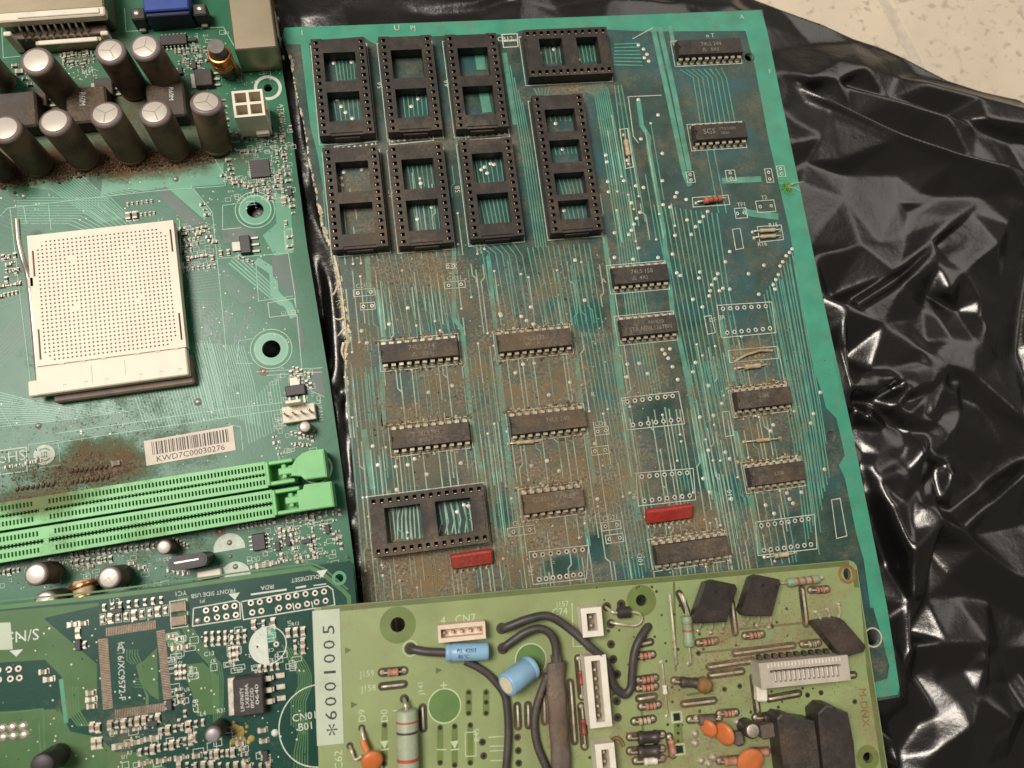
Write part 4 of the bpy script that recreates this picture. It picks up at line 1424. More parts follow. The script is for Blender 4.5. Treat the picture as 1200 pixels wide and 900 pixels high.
for pts, r in [([(399, 334), (396, 337), (391, 345), (388, 345)], .55), ([(404, 372), (398, 375), (391, 373)], .45), ([(405, 384), (400, 390), (396, 394)], .5), ([(403, 402), (401, 412), (403, 420)], .6), ([(392, 300), (396, 318), (400, 340), (404, 370), (406, 395)], .55)]:
    fr.tube(spline([(*BL(x, y), 0.2 + .4 * (k % 2)) for k, (x, y) in enumerate(pts)], 4), r, 'fibre_white', 6, r1=r * .4)
fr.obj('torn_fibre', BG.e, kind='stuff')
gr = MB()
blobs_ = [(640, 600, 110, 110), (500, 640, 80, 70), (620, 430, 100, 90), (700, 560, 80, 100), (480, 330, 90, 40), (830, 630, 80, 40), (880, 450, 70, 70), (590, 330, 120, 50), (500, 480, 90, 80)]
for k in range(5200):
    bx, by, rx, ry = rf_.choice(blobs_)
    x, y = bx + rf_.gauss(0, rx * .6), by + rf_.gauss(0, ry * .6)
    if not (412 < x < 1000 and 285 < y < 700):
        continue
    p = BL(x, y)
    r = rf_.uniform(.08, .26) if rf_.random() < .93 else rf_.uniform(.26, .55)
    a = rf_.uniform(0, 6)
    v4 = [(p[0] + r * math.cos(a + t), p[1] + r * math.sin(a + t), 0.02) for t in (0, 2.1, 4.2)] + [(p[0] + rf_.uniform(-.3, .3) * r, p[1] + rf_.uniform(-.3, .3) * r, r * rf_.uniform(.5, 1.1))]
    gr.add(v4, [(0, 1, 3), (1, 2, 3), (2, 0, 3)], rf_.choice(('grit', 'grit', 'fibreglass', 'band_brown', 'chip_logic', 'fibre_white')))
def lump2(p, r, h, m):
    n_ = 6
    a0_ = rf_.uniform(0, 6)
    v1 = [(p[0] + r * rf_.uniform(.6, 1.2) * math.cos(a0_ + 2 * math.pi * k / n_), p[1] + r * rf_.uniform(.6, 1.2) * math.sin(a0_ + 2 * math.pi * k / n_), .02) for k in range(n_)]
    v2 = [(p[0] + (x - p[0]) * .5, p[1] + (y - p[1]) * .5, h * rf_.uniform(.6, 1.1)) for x, y, _ in v1]
    gr.add(v1 + v2, [(k, (k + 1) % n_, n_ + (k + 1) % n_, n_ + k) for k in range(n_)] + [tuple(range(n_, 2 * n_))], m)
for i in (4, 5, 6, 7, 8, 9, 10, 11):            # fluff gathered along the leads of the dirty chips
    n_, c_, _t = chips[i]
    hl = n_ / 4 * 2.54
    for k in range(150):
        s_ = 1 if rf_.random() < .68 else -1
        lump2((c_[0] + rf_.uniform(-hl - 1.5, hl + 1.5), c_[1] + s_ * (4.7 + abs(rf_.gauss(0, .7)))), rf_.uniform(.15, .7), rf_.uniform(.1, .8), rf_.choice(('grit', 'grit', 'fluff_brown', 'fibreglass')))
for (x, y, rx, ry, n_) in ((560, 388, 16, 4, 60), (700, 300, 8, 10, 30), (430, 300, 20, 5, 60), (530, 318, 12, 6, 60), (620, 640, 30, 20, 90), (455, 660, 26, 16, 110), (880, 418, 20, 8, 60), (700, 398, 8, 10, 40), (770, 462, 20, 3, 40)):
    for k in range(n_):
        lump2(BL(x + rf_.gauss(0, rx), y + rf_.gauss(0, ry)), rf_.uniform(.1, .42), rf_.uniform(.06, .3), rf_.choice(('grit', 'grit', 'fluff_brown', 'fibreglass')))
gr.obj('grit', BG.e, kind='stuff')

# tuft of thread caught on the right edge
tf = MB()
c0 = P(921, 220, .2)
for k in range(46):
    a = rf_.uniform(0, 6.28)
    r = rf_.uniform(.4, 3.0)
    p = Vector((c0[0] + rf_.uniform(-1, 1), c0[1] + rf_.uniform(-1.6, 1.6), .25))
    tf.tube(spline([p, p + Vector((math.cos(a) * r * .5, math.sin(a) * r * .5, rf_.uniform(.3, 1.4))), p + Vector((math.cos(a + .8) * r, math.sin(a + .8) * r, rf_.uniform(.15, 1.0)))], 4), .09, 'fluff_green', 4)
for e in ((942, 213), (938, 224), (934, 214)):
    q = P(*e, .6)
    tf.tube(spline([(c0[0], c0[1], .8), ((c0[0] + q[0]) / 2, (c0[1] + q[1]) / 2 + .4, 1.0), (q[0], q[1], .6)], 5), .10, 'fibre_white', 4)
o = tf.obj('thread_tuft')
tag(o, 'small tuft of green thread caught on the teal right edge of the large board', 'thread')

# ------------------------------------------------------------------ the motherboard
MB_ = Board('motherboard', -2.0, (385, 440), (190, 566.5), (311.7, 547.4), 8, 'green computer motherboard with cream processor socket, tall dusty capacitors and light green memory slots', 'circuit board')
ML = MB_.L
TP = MB_.e
edge_px = [(-90, -70), (309, -70), (318, 0), (340, 140), (360, 290), (385, 440), (400, 545), (415, 660), (424, 740), (-90, 800)]
hole_px = [(299, 246, 10.5, 23), (318, 409, 11.0, 20), (314, 103, 5.5, 0)]
hole_m = [circ(ML(x, y), r / 3.75, 24) for x, y, r, _ in hole_px] + [circ(ML(371, 549), 2.0, 18)]
pcb_mesh(MB_.LL(edge_px), hole_m, 1.6, 'mask_main', 'edge_main').obj('substrate', TP)
mt, msk, mso = MB(), MB(), MB()
mz = [0.04]
def mtr(pts, w=0.3, m='trace_main'):
    mz[0] = 0.04 + (mz[0] - 0.04 + 0.0006) % 0.02
    mt.line(MB_.LL(pts), w, mz[0], m)
def mbun(la, lb, n, w=0.28, m='trace_main'):
    for k in range(n):
        t = k / max(1, n - 1)
        mtr([(a[0] + (b[0] - a[0]) * t, a[1] + (b[1] - a[1]) * t) for a, b in zip(la, lb)], w, m)
mbun([(0, 215), (60, 222), (118, 262)], [(60, 204), (95, 205), (150, 255)], 14, .3, 'trace_hi')
mbun([(0, 222), (85, 258)], [(0, 262), (30, 275)], 9, .3)
mbun([(20, 232), (130, 232), (160, 262)], [(20, 262), (80, 262), (110, 274)], 11, .3, 'trace_hi')
mbun([(120, 228), (165, 240), (200, 262)], [(150, 222), (180, 226), (210, 246)], 6, .32)
mbun([(0, 300), (28, 296)], [(0, 360), (30, 350)], 10, .3)
mbun([(0, 395), (30, 360), (34, 352)], [(0, 430), (36, 395), (38, 380)], 8, .3)
mbun([(215, 318), (258, 312), (305, 350)], [(215, 345), (265, 338), (285, 356)], 9, .32)
mbun([(268, 308), (318, 350), (330, 358)], [(278, 296), (325, 340), (334, 352)], 5, .5, 'trace_hi')
mbun([(215, 350), (255, 350), (270, 368)], [(216, 372), (240, 372), (255, 388)], 7, .3)
mbun([(150, 440), (160, 470), (172, 506)], [(245, 395), (258, 440), (270, 490)], 30, .24, 'trace_hi')
mbun([(220, 400), (232, 450), (240, 478)], [(285, 405), (298, 450), (305, 500)], 24, .24, 'trace_hi')
mbun([(285, 478), (292, 520)], [(325, 440), (335, 500)], 14, .24, 'trace_hi')
mbun([(0, 460), (40, 470), (120, 462)], [(0, 500), (60, 494), (150, 482)], 14, .24, 'trace_hi')
mbun([(70, 470), (75, 500)], [(140, 462), (146, 492)], 20, .22, 'trace_main')
mbun([(60, 205), (80, 210)], [(120, 198), (150, 214)], 5, .3)
rm_ = random.Random(21)
for k in range(26):                         # meandering tracks right of the processor socket
    x, y = rm_.uniform(232, 298), rm_.uniform(352, 395)
    p = [(x, y)]
    for j in range(5):
        x += rm_.choice((0, 5, -5)) if j % 2 else 0
        y += 0 if j % 2 else rm_.choice((4, 6))
        p.append((x, y))
    mtr(p, .5)
for pts in [[(300, 305), (320, 318), (322, 345), (338, 358), (345, 372)]]:
    mtr(pts, 2.6, 'trace_hi')
for poly_ in ([(318, 300), (337, 298), (350, 345), (342, 346), (320, 324)], [(345, 372), (352, 372), (358, 405), (352, 412)], [(366, 430), (377, 432), (382, 466), (364, 458)], [(260, 268), (282, 264), (300, 272), (300, 283), (262, 285)], [(180, 222), (195, 219), (240, 262), (222, 266)]):
    mz[0] += .0012
    mt.flat(MB_.LL(poly_), 0.03 + mz[0], 'mask_grey')
for poly_ in ([(120, 210), (262, 190), (262, 216), (180, 222), (118, 231)], [(322, 226), (340, 230), (344, 296), (322, 300), (308, 276), (324, 262)], [(195, 219), (222, 216), (246, 248), (240, 258)]):
    mz[0] += .0012
    mt.flat(MB_.LL(poly_), 0.005 + mz[0] * .3, 'trace_hi')
mt.obj('copper_trace', TP, kind='stuff')

def ms(pts, w=0.2, m='silk_thin', closed=False):
    msk.line(MB_.LL(pts), w, 0.10, m, closed)
for pts in [[(0, 254), (9, 244), (118, 231), (190, 223), (263, 218)], [(224, 218), (249, 249), (263, 387), (268, 453)], [(210, 257), (217, 387)], [(12, 244), (24, 350), (37, 457)], [(57, 240), (60, 270)], [(28, 242), (31, 262)],
            [(255, 303), (337, 297), (333, 262)], [(300, 307), (303, 353), (344, 347)], [(338, 297), (346, 348), (354, 433), (360, 470)], [(282, 238), (261, 241), (261, 269), (283, 267)], [(66, 508), (150, 496), (260, 480), (330, 472)], [(60, 520), (150, 506), (330, 480)], [(380, 465), (364, 458)], [(247, 179), (263, 205), (264, 218)], [(250, 250), (245, 249)],
            [(280, 400), (278, 426), (296, 426)], [(280, 400), (296, 397)], [(300, 436), (378, 431)], [(312, 440), (378, 436)], [(266, 498), (282, 500), (285, 528)], [(0, 478), (14, 500)], [(330, 620), (392, 608)], [(330, 560), (325, 520)], [(2, 30), (4, 68), (24, 66)], [(146, 37), (262, 32)], [(146, 10), (148, 38)], [(262, 32), (279, 62)], [(322, 60), (325, 80)]]:
    ms(pts, .26)
ms([(314, 355), (345, 350), (348, 368), (316, 372)], .22, 'silk_main', True)
ms([(333, 270), (342, 268), (344, 292), (335, 294)], .22, 'silk_main', True)
# logos and lettering
ms([(-14, 530), (31, 524), (32, 552), (-14, 558)], .32, 'silk_main', True)
a0 = 0.0
msk.text('RoHS', ML(9, 536), 3.2, 'silk_main', .11, a0, w=10.2)
msk.text('Compliant', ML(8, 548), 1.5, 'silk_main', .11, a0, w=10.0)
c = ML(52, 533)
msk.disc(c, 3.1, .105, 'silk_main', 26)
msk.ring(c, 1.7, 2.1, .12, 'mask_main', 20, .6, 2.4)
msk.ring(c, 1.7, 2.1, .12, 'mask_main', 20, 3.3, 5.6)
for k in (-.7, 0, .7):
    msk.line([(c[0] + k, c[1] - .9), (c[0] + k, c[1] + .9)], .22, .125, 'mask_main')
for k in (-.6, .6):
    msk.line([(c[0] - .9, c[1] + k), (c[0] + .9, c[1] + k)], .22, .13, 'mask_main')
msk.line(rect(ML(52, 533), 8.6, 7.6), .2, .1, 'silk_thin', True)
for s, x, y, h, rz in [('CPUFAN1', 375, 478, 1.4, -math.pi / 2), ('ATX12V', 331, 134, 1.5, -math.pi / 2), ('U11', 103, 84, 1.6, 0), ('C19 C20', 340, 366, 1.1, 0), ('CE9', 196, 655, 1.1, 0), ('YC1', 206, 668, 1.1, 0), ('CC34', 317, 466, 1.1, math.pi / 2), ('U8', 232, 66, 1.4, 0)]:
    msk.text(s, ML(x, y), h, 'silk_main', .11, rz)
# holes with rings
for (x, y, r, ro) in hole_px[:2]:
    c = ML(x, y)
    msk.ring(c, r / 3.75, (r + 8) / 3.75, .09, 'trace_hi', 30)
    msk.ring(c, (r + 8) / 3.75, (r + 9.6) / 3.75, .10, 'silk_thin', 30)
    msk.ring(c, (r + 13) / 3.75, (r + 14.2) / 3.75, .10, 'silk_thin', 30)
c = ML(314, 103)
msk.ring(c, 3.6, 4.7, .10, 'silk_main', 30)
c = ML(371, 549)
msk.ring(c, 4.4, 5.0, .10, 'silk_main', 30)
msk.disc(c, 4.4, .092, 'mask_grey', 30)
for x, y, r in [(269, 643, 4.7), (276, 676, 4.6)]:
    msk.disc(ML(x, y), r, .10, 'silk_main', 20, -0.1, math.pi + .1)
msk.obj('printed_lettering', TP, kind='stuff')
for x, y in [(309, 435), (258, 623)]:
    r_ = MB()
    r_.ring(ML(x, y), .55, 1.55, .09, 'cap_sleeve', 18)
    r_.dome((*ML(x, y), .08), .7, .35, 'solder_main', 10)
    r_.obj('plated_hole', TP)

def box_recess(x0, x1, y0, y1, z0, z1, rec, m, mh):
    """block with rectangular recesses (xa, xb, ya, yb, depth z)"""
    xs = sorted(set([x0, x1] + [round(v, 4) for r in rec for v in r[:2]]))
    ys = sorted(set([y0, y1] + [round(v, 4) for r in rec for v in r[2:4]]))
    g = {}
    ix = {v: i for i, v in enumerate(xs)}
    iy = {v: i for i, v in enumerate(ys)}
    for r in rec:
        for i in range(ix[round(r[0], 4)], ix[round(r[1], 4)]):
            for j in range(iy[round(r[2], 4)], iy[round(r[3], 4)]):
                g[(i, j)] = r[4]
    return MB().slab(xs, ys, lambda i, j: g.get((i, j), z1), z0, m, mh, zt=z1 - 0.3)

# ---- processor socket
g0 = ML(43.6, 284.2, 6.6)
cs = link('processor_socket', None, TP, (g0[0] + 15 * 1.27, g0[1] - 15 * 1.27, 0))
rec = []
blank = {(7, 5), (8, 5), (8, 6), (21, 5), (22, 4), (8, 17), (8, 18), (7, 18), (22, 18), (23, 17)}
for i in range(31):
    for j in range(31):
        if (min(i, 30 - i) + min(j, 30 - j)) < 2 or (i, j) in blank:
            continue
        x, y = (i - 15) * 1.27, (15 - j) * 1.27
        rec.append((x - .25, x + .25, y - .25, y + .25, 6.0))
rec += [(-20.8, -20.25, 8.0, 16.5, 5.6), (-20.8, -20.25, -18.6, -9.0, 5.6), (20.5, 21.05, 11.0, 18.6, 5.6), (20.5, 21.05, -18.2, -9.4, 5.6)]
top_me = box_recess(-21.9, 21.9, -20.6, 21.6, 3.2, 6.6, rec, 'cpu_cream', 'cpu_hole')
top_me.obj('contact_plate', cs)
b = MB()
b.box((-0.2, -25.2, 5.2), (44.0, 8.8, 3.3), 'cpu_cream', ch=.35)
b.box((-22.9, -27.2, 5.1), (3.4, 4.8, 3.2), 'cpu_cream', ch=.3)
for k in (-12.5, -6.4, -0.4, 9.5, 15.5, 21.0):
    b.box((k - 2, -21.0, 6.86), (1.5, .5, .16), 'cap_groove')
    b.box((k - 2.2, -28.2, 6.86), (.5, 2.2, .12), 'cpu_cream')
    b.box((k - 1.6, -27.4, 6.87), (1.2, .3, .12), 'cap_groove')
b.box((-6.2, -25.2, 6.86), (.25, 5.4, .1), 'cap_groove')
b.box((3.5, -24.6, 6.86), (.18, 4.6, .1), 'cap_groove')
b.obj('cam_cover', cs)
b = MB()
b.box((0, -3.5, 1.7), (42.0, 46.0, 3.0), 'cpu_base', ch=.3)
b.box((1.6, -27.0, 1.75), (41.5, 9.6, 3.2), 'cpu_base', ch=.5)
b.obj('socket_base', cs)
l = MB()
l.box((-22.7, -6.0, 3.4), (1.3, 38.0, 1.3), 'cpu_cream', ch=.2)
lp = [(-22.6, -24, 4.0), (-22.7, -6, 4.4), (-22.9, 8, 5.0), (-23.4, 14, 6.8), (-24.0, 20, 7.4), (-24.1, 27, 7.4)]
l.tube(spline(lp, 5), .85, 'lever_metal', 9)
l.box((-21.8, 6.4, 5.2), (2.0, 3.4, 2.8), 'cpu_cream', ch=.3)
l.obj('lever', cs, smooth=50)

# ---- electrolytic capacitors
def capacitor(bd, xy, r, H, groove='Y', h0=0.15, sleeve='cap_sleeve', rim='cap_rim', topm='cap_top', base=None, rz=0.0):
    p = bd.L(xy[0], xy[1], H)
    q_ = bd.L(*base) if base else p
    ax = Vector((p[0] - q_[0], p[1] - q_[1], H))
    eu = (Vector((0, 0, 1)).rotation_difference(ax).to_matrix() @ Matrix.Rotation(rz, 3, 'Z')).to_euler()
    p = q_
    o = MB().lathe([(0, r * .93), (.3, r), (1.4, r), (1.8, r * .955), (2.2, r), (H - 1.0, r), (H - .9, r * .93)], (0, 0, 0), (0, 0, 1), sleeve, 28)
    o.lathe([(H - 1.0, r * 1.004), (H - .55, r * .985), (H - .2, r * .92), (H - .02, r * .84), (H - .04, r * .76)], (0, 0, 0), (0, 0, 1), rim, 28)
    ob = link('capacitor', o.mesh('sleeve', 50), bd.e, (p[0], p[1], h0), rz, rot=eu)
    t = MB()
    t.lathe([(H - .6, r * .76), (H + .05, r * .76), (H + .12, r * .71)], (0, 0, 0), (0, 0, 1), topm, 28)
    n = {'Y': 3, 'X': 4, 'T': 3, 'K': 4}.get(groove, 0)
    for k in range(n):
        a = 0.5 + k * 2 * math.pi / n
        t.line([(0, 0), (r * .7 * math.cos(a), r * .7 * math.sin(a))], r * .06, H + .14, 'cap_groove')
    link('metal_top', t.mesh('metal_top', 40), ob)
    return ob
tall = [((42.5, 71), 4.9, 20, (80, 114)), ((129, 59.5), 4.7, 20, (158, 105)), ((169.5, 54.5), 4.8, 20, (199, 100)), ((5, 150), 4.9, 20, (46, 194)), ((63.5, 141.5), 4.9, 20, (100, 187)), ((123, 132), 4.9, 20, (156, 181)), ((181, 131), 4.9, 20, (206, 177)), ((241, 117.6), 4.9, 20, (254, 171)), ((-20, 70), 4.2, 16, (4, 96)), ((-24, 178), 4.2, 16, (4, 200))]
for k, (xy, r, H, bs_) in enumerate(tall):
    o_ = capacitor(MB_, xy, r, H, 'Y' if k not in (0, 3, 4) else 'n', rz=0.4 * k, base=bs_)
capacitor(MB_, (42, 673), 3.3, 10.5, 'n')
capacitor(MB_, (128, 677), 3.3, 10.5, 'X')
capacitor(MB_, (53, 706), 3.3, 10.5, 'Y')
capacitor(MB_, (192, 641), 2.2, 7, 'n')
capacitor(MB_, (357, 500), 1.9, 6, 'n')

# ---- chokes, transistors, coil
def part(name, mb, xy, top=0.0, rz=0.0, h=0.0, smooth=0.0, bd=None, label=None):
    return (bd or MB_).put(name, mb.mesh(name, smooth), xy, h, rz, top=top, label=label)
for k, (x, y, sz, txt) in enumerate([(101, 122, 13, 'R60M'), (194, 117, 12.5, 'R60M'), (18, 128, 13, '')]):
    b = MB().box((0, 0, 3.2), (sz, sz, 6.2), 'black_part', ch=.6, taper=.97)
    if txt:
        b.text(txt, (-1.0 + 3 * (k == 1), 2.0), 1.9 if k == 0 else 1.5, 'print_white', 6.33, -math.pi / 2 - .08, w=4.6)
    part('choke', b, (x, y), 6.3)
def dpak(xy, rz=0.0, sc=1.0):
    b = MB().box((0, 0, 1.3), (6.6 * sc, 6.0 * sc, 2.2), 'black_part', ch=.25, taper=.95)
    b.box((0, 3.5 * sc, .35), (5.4 * sc, 2.0 * sc, .5), 'solder_main', ch=.1)
    for s in (-1, 0, 1):
        b.box((s * 2.2 * sc, -3.9 * sc, .5), (.8 * sc, 2.4 * sc, .35), 'solder_main', ch=.08)
    return part('power_transistor', b, xy, 2.4, rz)
dpak((43, 114), math.pi / 2)
dpak((121, 101), math.pi / 2)
dpak((238, 90), math.pi / 2)
b = MB().box((0, 0, 1.0), (3.5, 6.5, 1.7), 'black_part', ch=.2, taper=.94)
b.box((-3.0, 0, .5), (2.8, 3.2, .5), 'solder_main', ch=.1)
for s in (-1, 0, 1):
    b.box((3.0, s * 2.3, .4), (2.6, .8, .35), 'solder_main', ch=.08)
part('regulator', b, (287, 286), 1.8)
part('regulator', b, (346, 457), 1.8, -math.pi / 2)
b = MB()
b.cyl((0, 0, 0.3), (0, 0, 14.5), 2.6, 'ferrite', 22)
hel = [(3.35 * math.cos(t), 3.35 * math.sin(t), 4.2 + t * 0.17) for t in [k * .35 for k in range(108)]]
b2 = MB().tube(hel, .52, 'copper_wire', 7)
b2.tube([hel[-1], (3.5, -1.2, 9), (4.0, -1.6, 3), (4.0, -1.6, 0)], .5, 'copper_wire', 6)
b2.tube([hel[0], (3.6, 1.0, 3), (3.8, 1.0, 0)], .5, 'copper_wire', 6)
o = part('rod_choke', b, (253, 54), 14.5, smooth=40)
b2.obj('copper_winding', o, smooth=50)
# 12 V connector
b = box_recess(-4.9, 4.9, -4.7, 4.7, 0.4, 13.0, [(-4.1, -.45, -3.9, -.45, 4.0), (.45, 4.1, -3.9, -.45, 4.0), (-4.1, -.45, .45, 3.9, 4.0), (.45, 4.1, .45, 3.9, 4.0)], 'nylon', 'nylon_dark')
b.box((2.2, -5.4, 3.0), (4.2, 1.6, 2.2), 'nylon', ch=.2)
b.box((5.2, 0, 8), (.7, 2.6, 5), 'nylon', ch=.15)
o = part('power_connector', b, (291, 121), 13.0)
p_ = MB()
for x in (-2.3, 2.3):
    for y in (-2.2, 2.2):
        p_.box((x, y, 6), (.9, .9, 5), 'brass_pin', ch=.2)
p_.obj('contact_pin', o, kind='stuff')
# chips
b = MB().box((0, 0, .55), (6.4, 6.4, .9), 'black_part', ch=.12)
for k in range(10):
    for s in (-1, 1):
        b.box((-2.7 + k * .6, s * 3.35, .12), (.3, .7, .2), 'solder_main')
        b.box((s * 3.35, -2.7 + k * .6, .12), (.7, .3, .2), 'solder_main')
part('flat_chip', b, (304.5, 197), 1.0)
def soic(n, w, xy, rz=0.0):
    ln = n / 2 * 1.27 + .2
    b = MB().box((0, 0, .95), (ln, w, 1.5), 'black_part', ch=.15, taper=.94)
    for k in range(n // 2):
        for s in (-1, 1):
            x = -ln / 2 + .74 + k * 1.27
            b.box((x, s * (w / 2 + .5), .35), (.45, 1.2, .2), 'solder_main')
            b.box((x, s * (w / 2 + .15), .7), (.45, .25, .8), 'solder_main')
    return part('small_chip', b, xy, 1.7, rz)
soic(14, 4.0, (203, 46), .0)
soic(8, 4.0, (303, 635), math.pi / 2)
# fan header
b = MB().box((0, 0, 1.7), (10.2, 5.2, 3.2), 'nylon', ch=.2)
b.box((-.6, 3.0, 5.0), (4.8, 1.0, 7.0), 'nylon', ch=.2)
o = part('fan_header', b, (350, 484), 3.3)
p_ = MB()
for k in range(4):
    p_.box((-3.8 + k * 2.54, -.2, 5.5), (.64, .64, 7.5), 'brass_pin', ch=.15)
p_.obj('contact_pin', o, kind='stuff')
# crystals
n_ = 24
ov = [(3.4 * (1 if math.cos(t) > 0 else -1) + 2.1 * math.cos(t), 2.1 * math.sin(t)) for t in [2 * math.pi * (k + .5) / n_ for k in range(n_)]]
b = MB().prism(ov, .3, 9.0, 'black_part')  # shiny metal can; its dark reflection is put into the black colour
ov2 = [(x * .9, y * .8) for x, y in ov]
b.prism(ov2, 9.0, 9.2, 'black_part')
b.box((-.3, .2, 9.25), (7.0, .5, .15), 'lever_metal', ch=.05)  # bright strip modelled in place of the glint along the can
part('crystal', b, (220, 658), 9.0, smooth=40)
part('crystal', MB().box((0, 0, 1.2), (7.0, 2.4, 2.0), 'nylon', ch=.3), (245, 673), 2.0)
# toroid
b = MB()
tor = [(2.4 * math.cos(t), 2.4 * math.sin(t), 0) for t in [k * 2 * math.pi / 24 for k in range(25)]]
b.lathe([(0, 2.6), (0.2, 3.0), (5.5, 3.0), (6, 2.6)], (0, -3, 3.6), (0, 1, 0), 'resistor_tan', 20)
o = part('toroid_coil', b, (97, 692), 5, smooth=50)
c_ = MB()
for yy in (-1.8, 1.6):
    c_.tube([(3.7 * math.cos(t), yy + .5 * math.sin(2 * t), 3.6 + 3.7 * math.sin(t)) for t in [k * 2 * math.pi / 22 for k in range(23)]], .55, 'copper_wire', 7)
c_.obj('copper_winding', o, smooth=50)

# ---- rear connectors at the top
b = MB()
b.box((0, 4, 6.0), (34, 15, 12.0), 'metal_can', ch=.5)
b.box((0, -4.2, 10.3), (34, 3.6, 3.2), 'cpu_cream', ch=.4)
b.box((3.0, -4.4, 12.1), (25, 2.0, .5), 'nylon', ch=.2)
b.box((14.5, -8.6, 3.4), (2.4, 1.6, 6.5), 'cpu_cream', ch=.3)
b.box((-14.0, -8.6, 5.0), (2.4, 1.6, 9.5), 'cpu_cream', ch=.3)
b.box((2.5, -9.0, 2.2), (21.0, 2.0, 4.2), 'metal_can', ch=.3)
b.box((2.5, -9.4, 4.6), (18.5, 1.6, .8), 'nylon', ch=.2)
b.box((0, -6.6, 3.0), (30, 3.0, 5.5), 'cpu_base', ch=.2)
o = part('video_connector', b, (56, 2), 12.0)
p_ = MB()
for k in range(10):
    x = -10.4 + k * 2.15
    p_.tube([(x, -5.8, 9.6), (x + .1, -6.9, 8.4), (x + .1, -7.8, 5.2), (x + .1, -7.9, 4.4)], .4, 'lever_metal', 6)
p_.obj('contact_pin', o, kind='stuff')
b = MB()
b.box((0, 3.0, 6.2), (14.4, 12.0, 5.6), 'vga_blue', ch=.4)
b.box((0, 2.0, 2.2), (15.0, 12.0, 4.0), 'vga_dark', ch=.3)
b.box((0, -3.6, 4.0), (14.0, 1.4, 7.6), 'vga_dark', ch=.3)
for s in (-1, 1):
    b.box((s * 10.0, -1.5, 3.2), (4.6, 4.4, 6), 'black_part', ch=.4)
    b.dome((s * 10.2, -1.4, 6.2), 1.3, .7, 'lever_metal', 10)
    b.box((s * 10.2, -4.2, 1.0), (2.2, 1.2, 1.0), 'solder_main', ch=.2)
part('monitor_connector', b, (194, 2), 9.0)
b = MB().box((0, 0, 6.8), (13.6, 32, 13.0), 'metal_can', ch=.35)
b.box((7.2, -4, 5.0), (.5, 10, 6), 'lever_metal', ch=.1)
for yy in (-12, -5, 3):
    b.box((7.4, yy, .8), (.8, 1.6, 1.4), 'solder_main', ch=.2)
part('network_jack', b, (293, 6), 13.3)

# ---- memory slots
yr = [ML(190, y, 8)[1] for y in (566.5, 584.4, 601.6, 620.8)]
xl, xr = ML(-60, 600, 8)[0], ML(313, 560, 8)[0]
for k, (ya, yb, lab) in enumerate([(yr[0], yr[1], 0), (yr[2], yr[3], 1)]):
    yc, hs = (ya + yb) / 2, (ya - yb) / 2
    xr_ = xr + k * 1.0
    key0, key1 = ML(42 + 3 * k, 600, 8)[0], ML(55 + 3 * k, 600, 8)[0]
    rec = []
    x = xr_ - 1.0
    while x > xl + 1:
        if not (key0 - .6 < x < key1 + .6):
            for s in (-1, 1):
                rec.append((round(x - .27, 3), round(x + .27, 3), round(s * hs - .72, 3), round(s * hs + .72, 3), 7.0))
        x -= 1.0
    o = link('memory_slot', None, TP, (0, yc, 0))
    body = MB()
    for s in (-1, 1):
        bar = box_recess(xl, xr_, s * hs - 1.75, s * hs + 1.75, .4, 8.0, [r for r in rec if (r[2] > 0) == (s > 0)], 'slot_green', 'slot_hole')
        body.v, n0 = body.v, len(body.v)
        for q_, f_ in ((bar, None),):
            for fi, mi in zip(q_.f, q_.mi):
                body.f.append(tuple(i + n0 for i in fi))
                body.mi.append(body._m(q_.mn[mi]))
            body.v += q_.v
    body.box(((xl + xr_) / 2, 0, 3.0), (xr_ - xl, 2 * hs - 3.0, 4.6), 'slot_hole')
    body.box(((key0 + key1) / 2, 0, 4.2), ((key1 - key0) * .45, 2 * hs - 3.2, 7.2), 'slot_green')
    ng = int((xr_ - xl) / 1.0)
    for i in range(ng):                     # ribs between contacts inside the groove
        x = xr_ - .5 - i
        for s in (-1, 1):
            body.box((x, s * (hs - 1.75 - .16), 6.6), (.45, .36, 2.2), 'slot_green')
    body.obj('slot_body', o)
    t = MB()
    tw = 2 * hs + 2.9
    tx = xr_ + 4.2
    t.box((xr_ + .55, 0, 5.2), (1.1, tw, 9.6), 'slot_green', ch=.25)
    for s in (-1, 1):
        t.box((tx, s * (tw / 2 - .6), 5.0), (8.2, 1.2, 9.0), 'slot_green', ch=.25)
    t.box((tx, 0, 1.5), (8.2, tw - 1, 2.0), 'slot_green')
    t.obj('end_tower', o)
    la = MB()
    la.box((tx + 1.6, 0, 5.6), (4.2, 2.2, 8.0), 'slot_green', ch=.3)
    la.box((tx + 1.2, 0, 8.2), (1.4, 4.4, 2.4), 'slot_green', ch=.3)
    if k == 0:
        pl_ = [(-5.2, -1.8), (-2.4, -2.4), (-1.4, -3.6), (5.2, -3.8), (5.2, 4.8), (1.4, 5.0), (-1.2, 4.5), (-3.2, 3.2), (-4.6, 1.4), (-5.2, .2)]
    else:
        pl_ = [(-5.2, -3.8), (5.2, -4.0), (5.2, 3.6), (-2.8, 3.9), (-3.4, 2.6), (-5.2, 2.4)]
    la.prism([(tx + 8.6 + x_, y_) for x_, y_ in pl_], 1.2, 10.4, 'slot_green')
    la.prism([(tx + 8.6 + x_ * .94, y_ * .94) for x_, y_ in pl_], 10.4, 10.75, 'slot_green')
    la.box((tx + 3.8, 0, 4.6), (3.4, 3.4, 7.0), 'slot_green', ch=.3)
    la.obj('latch', o)

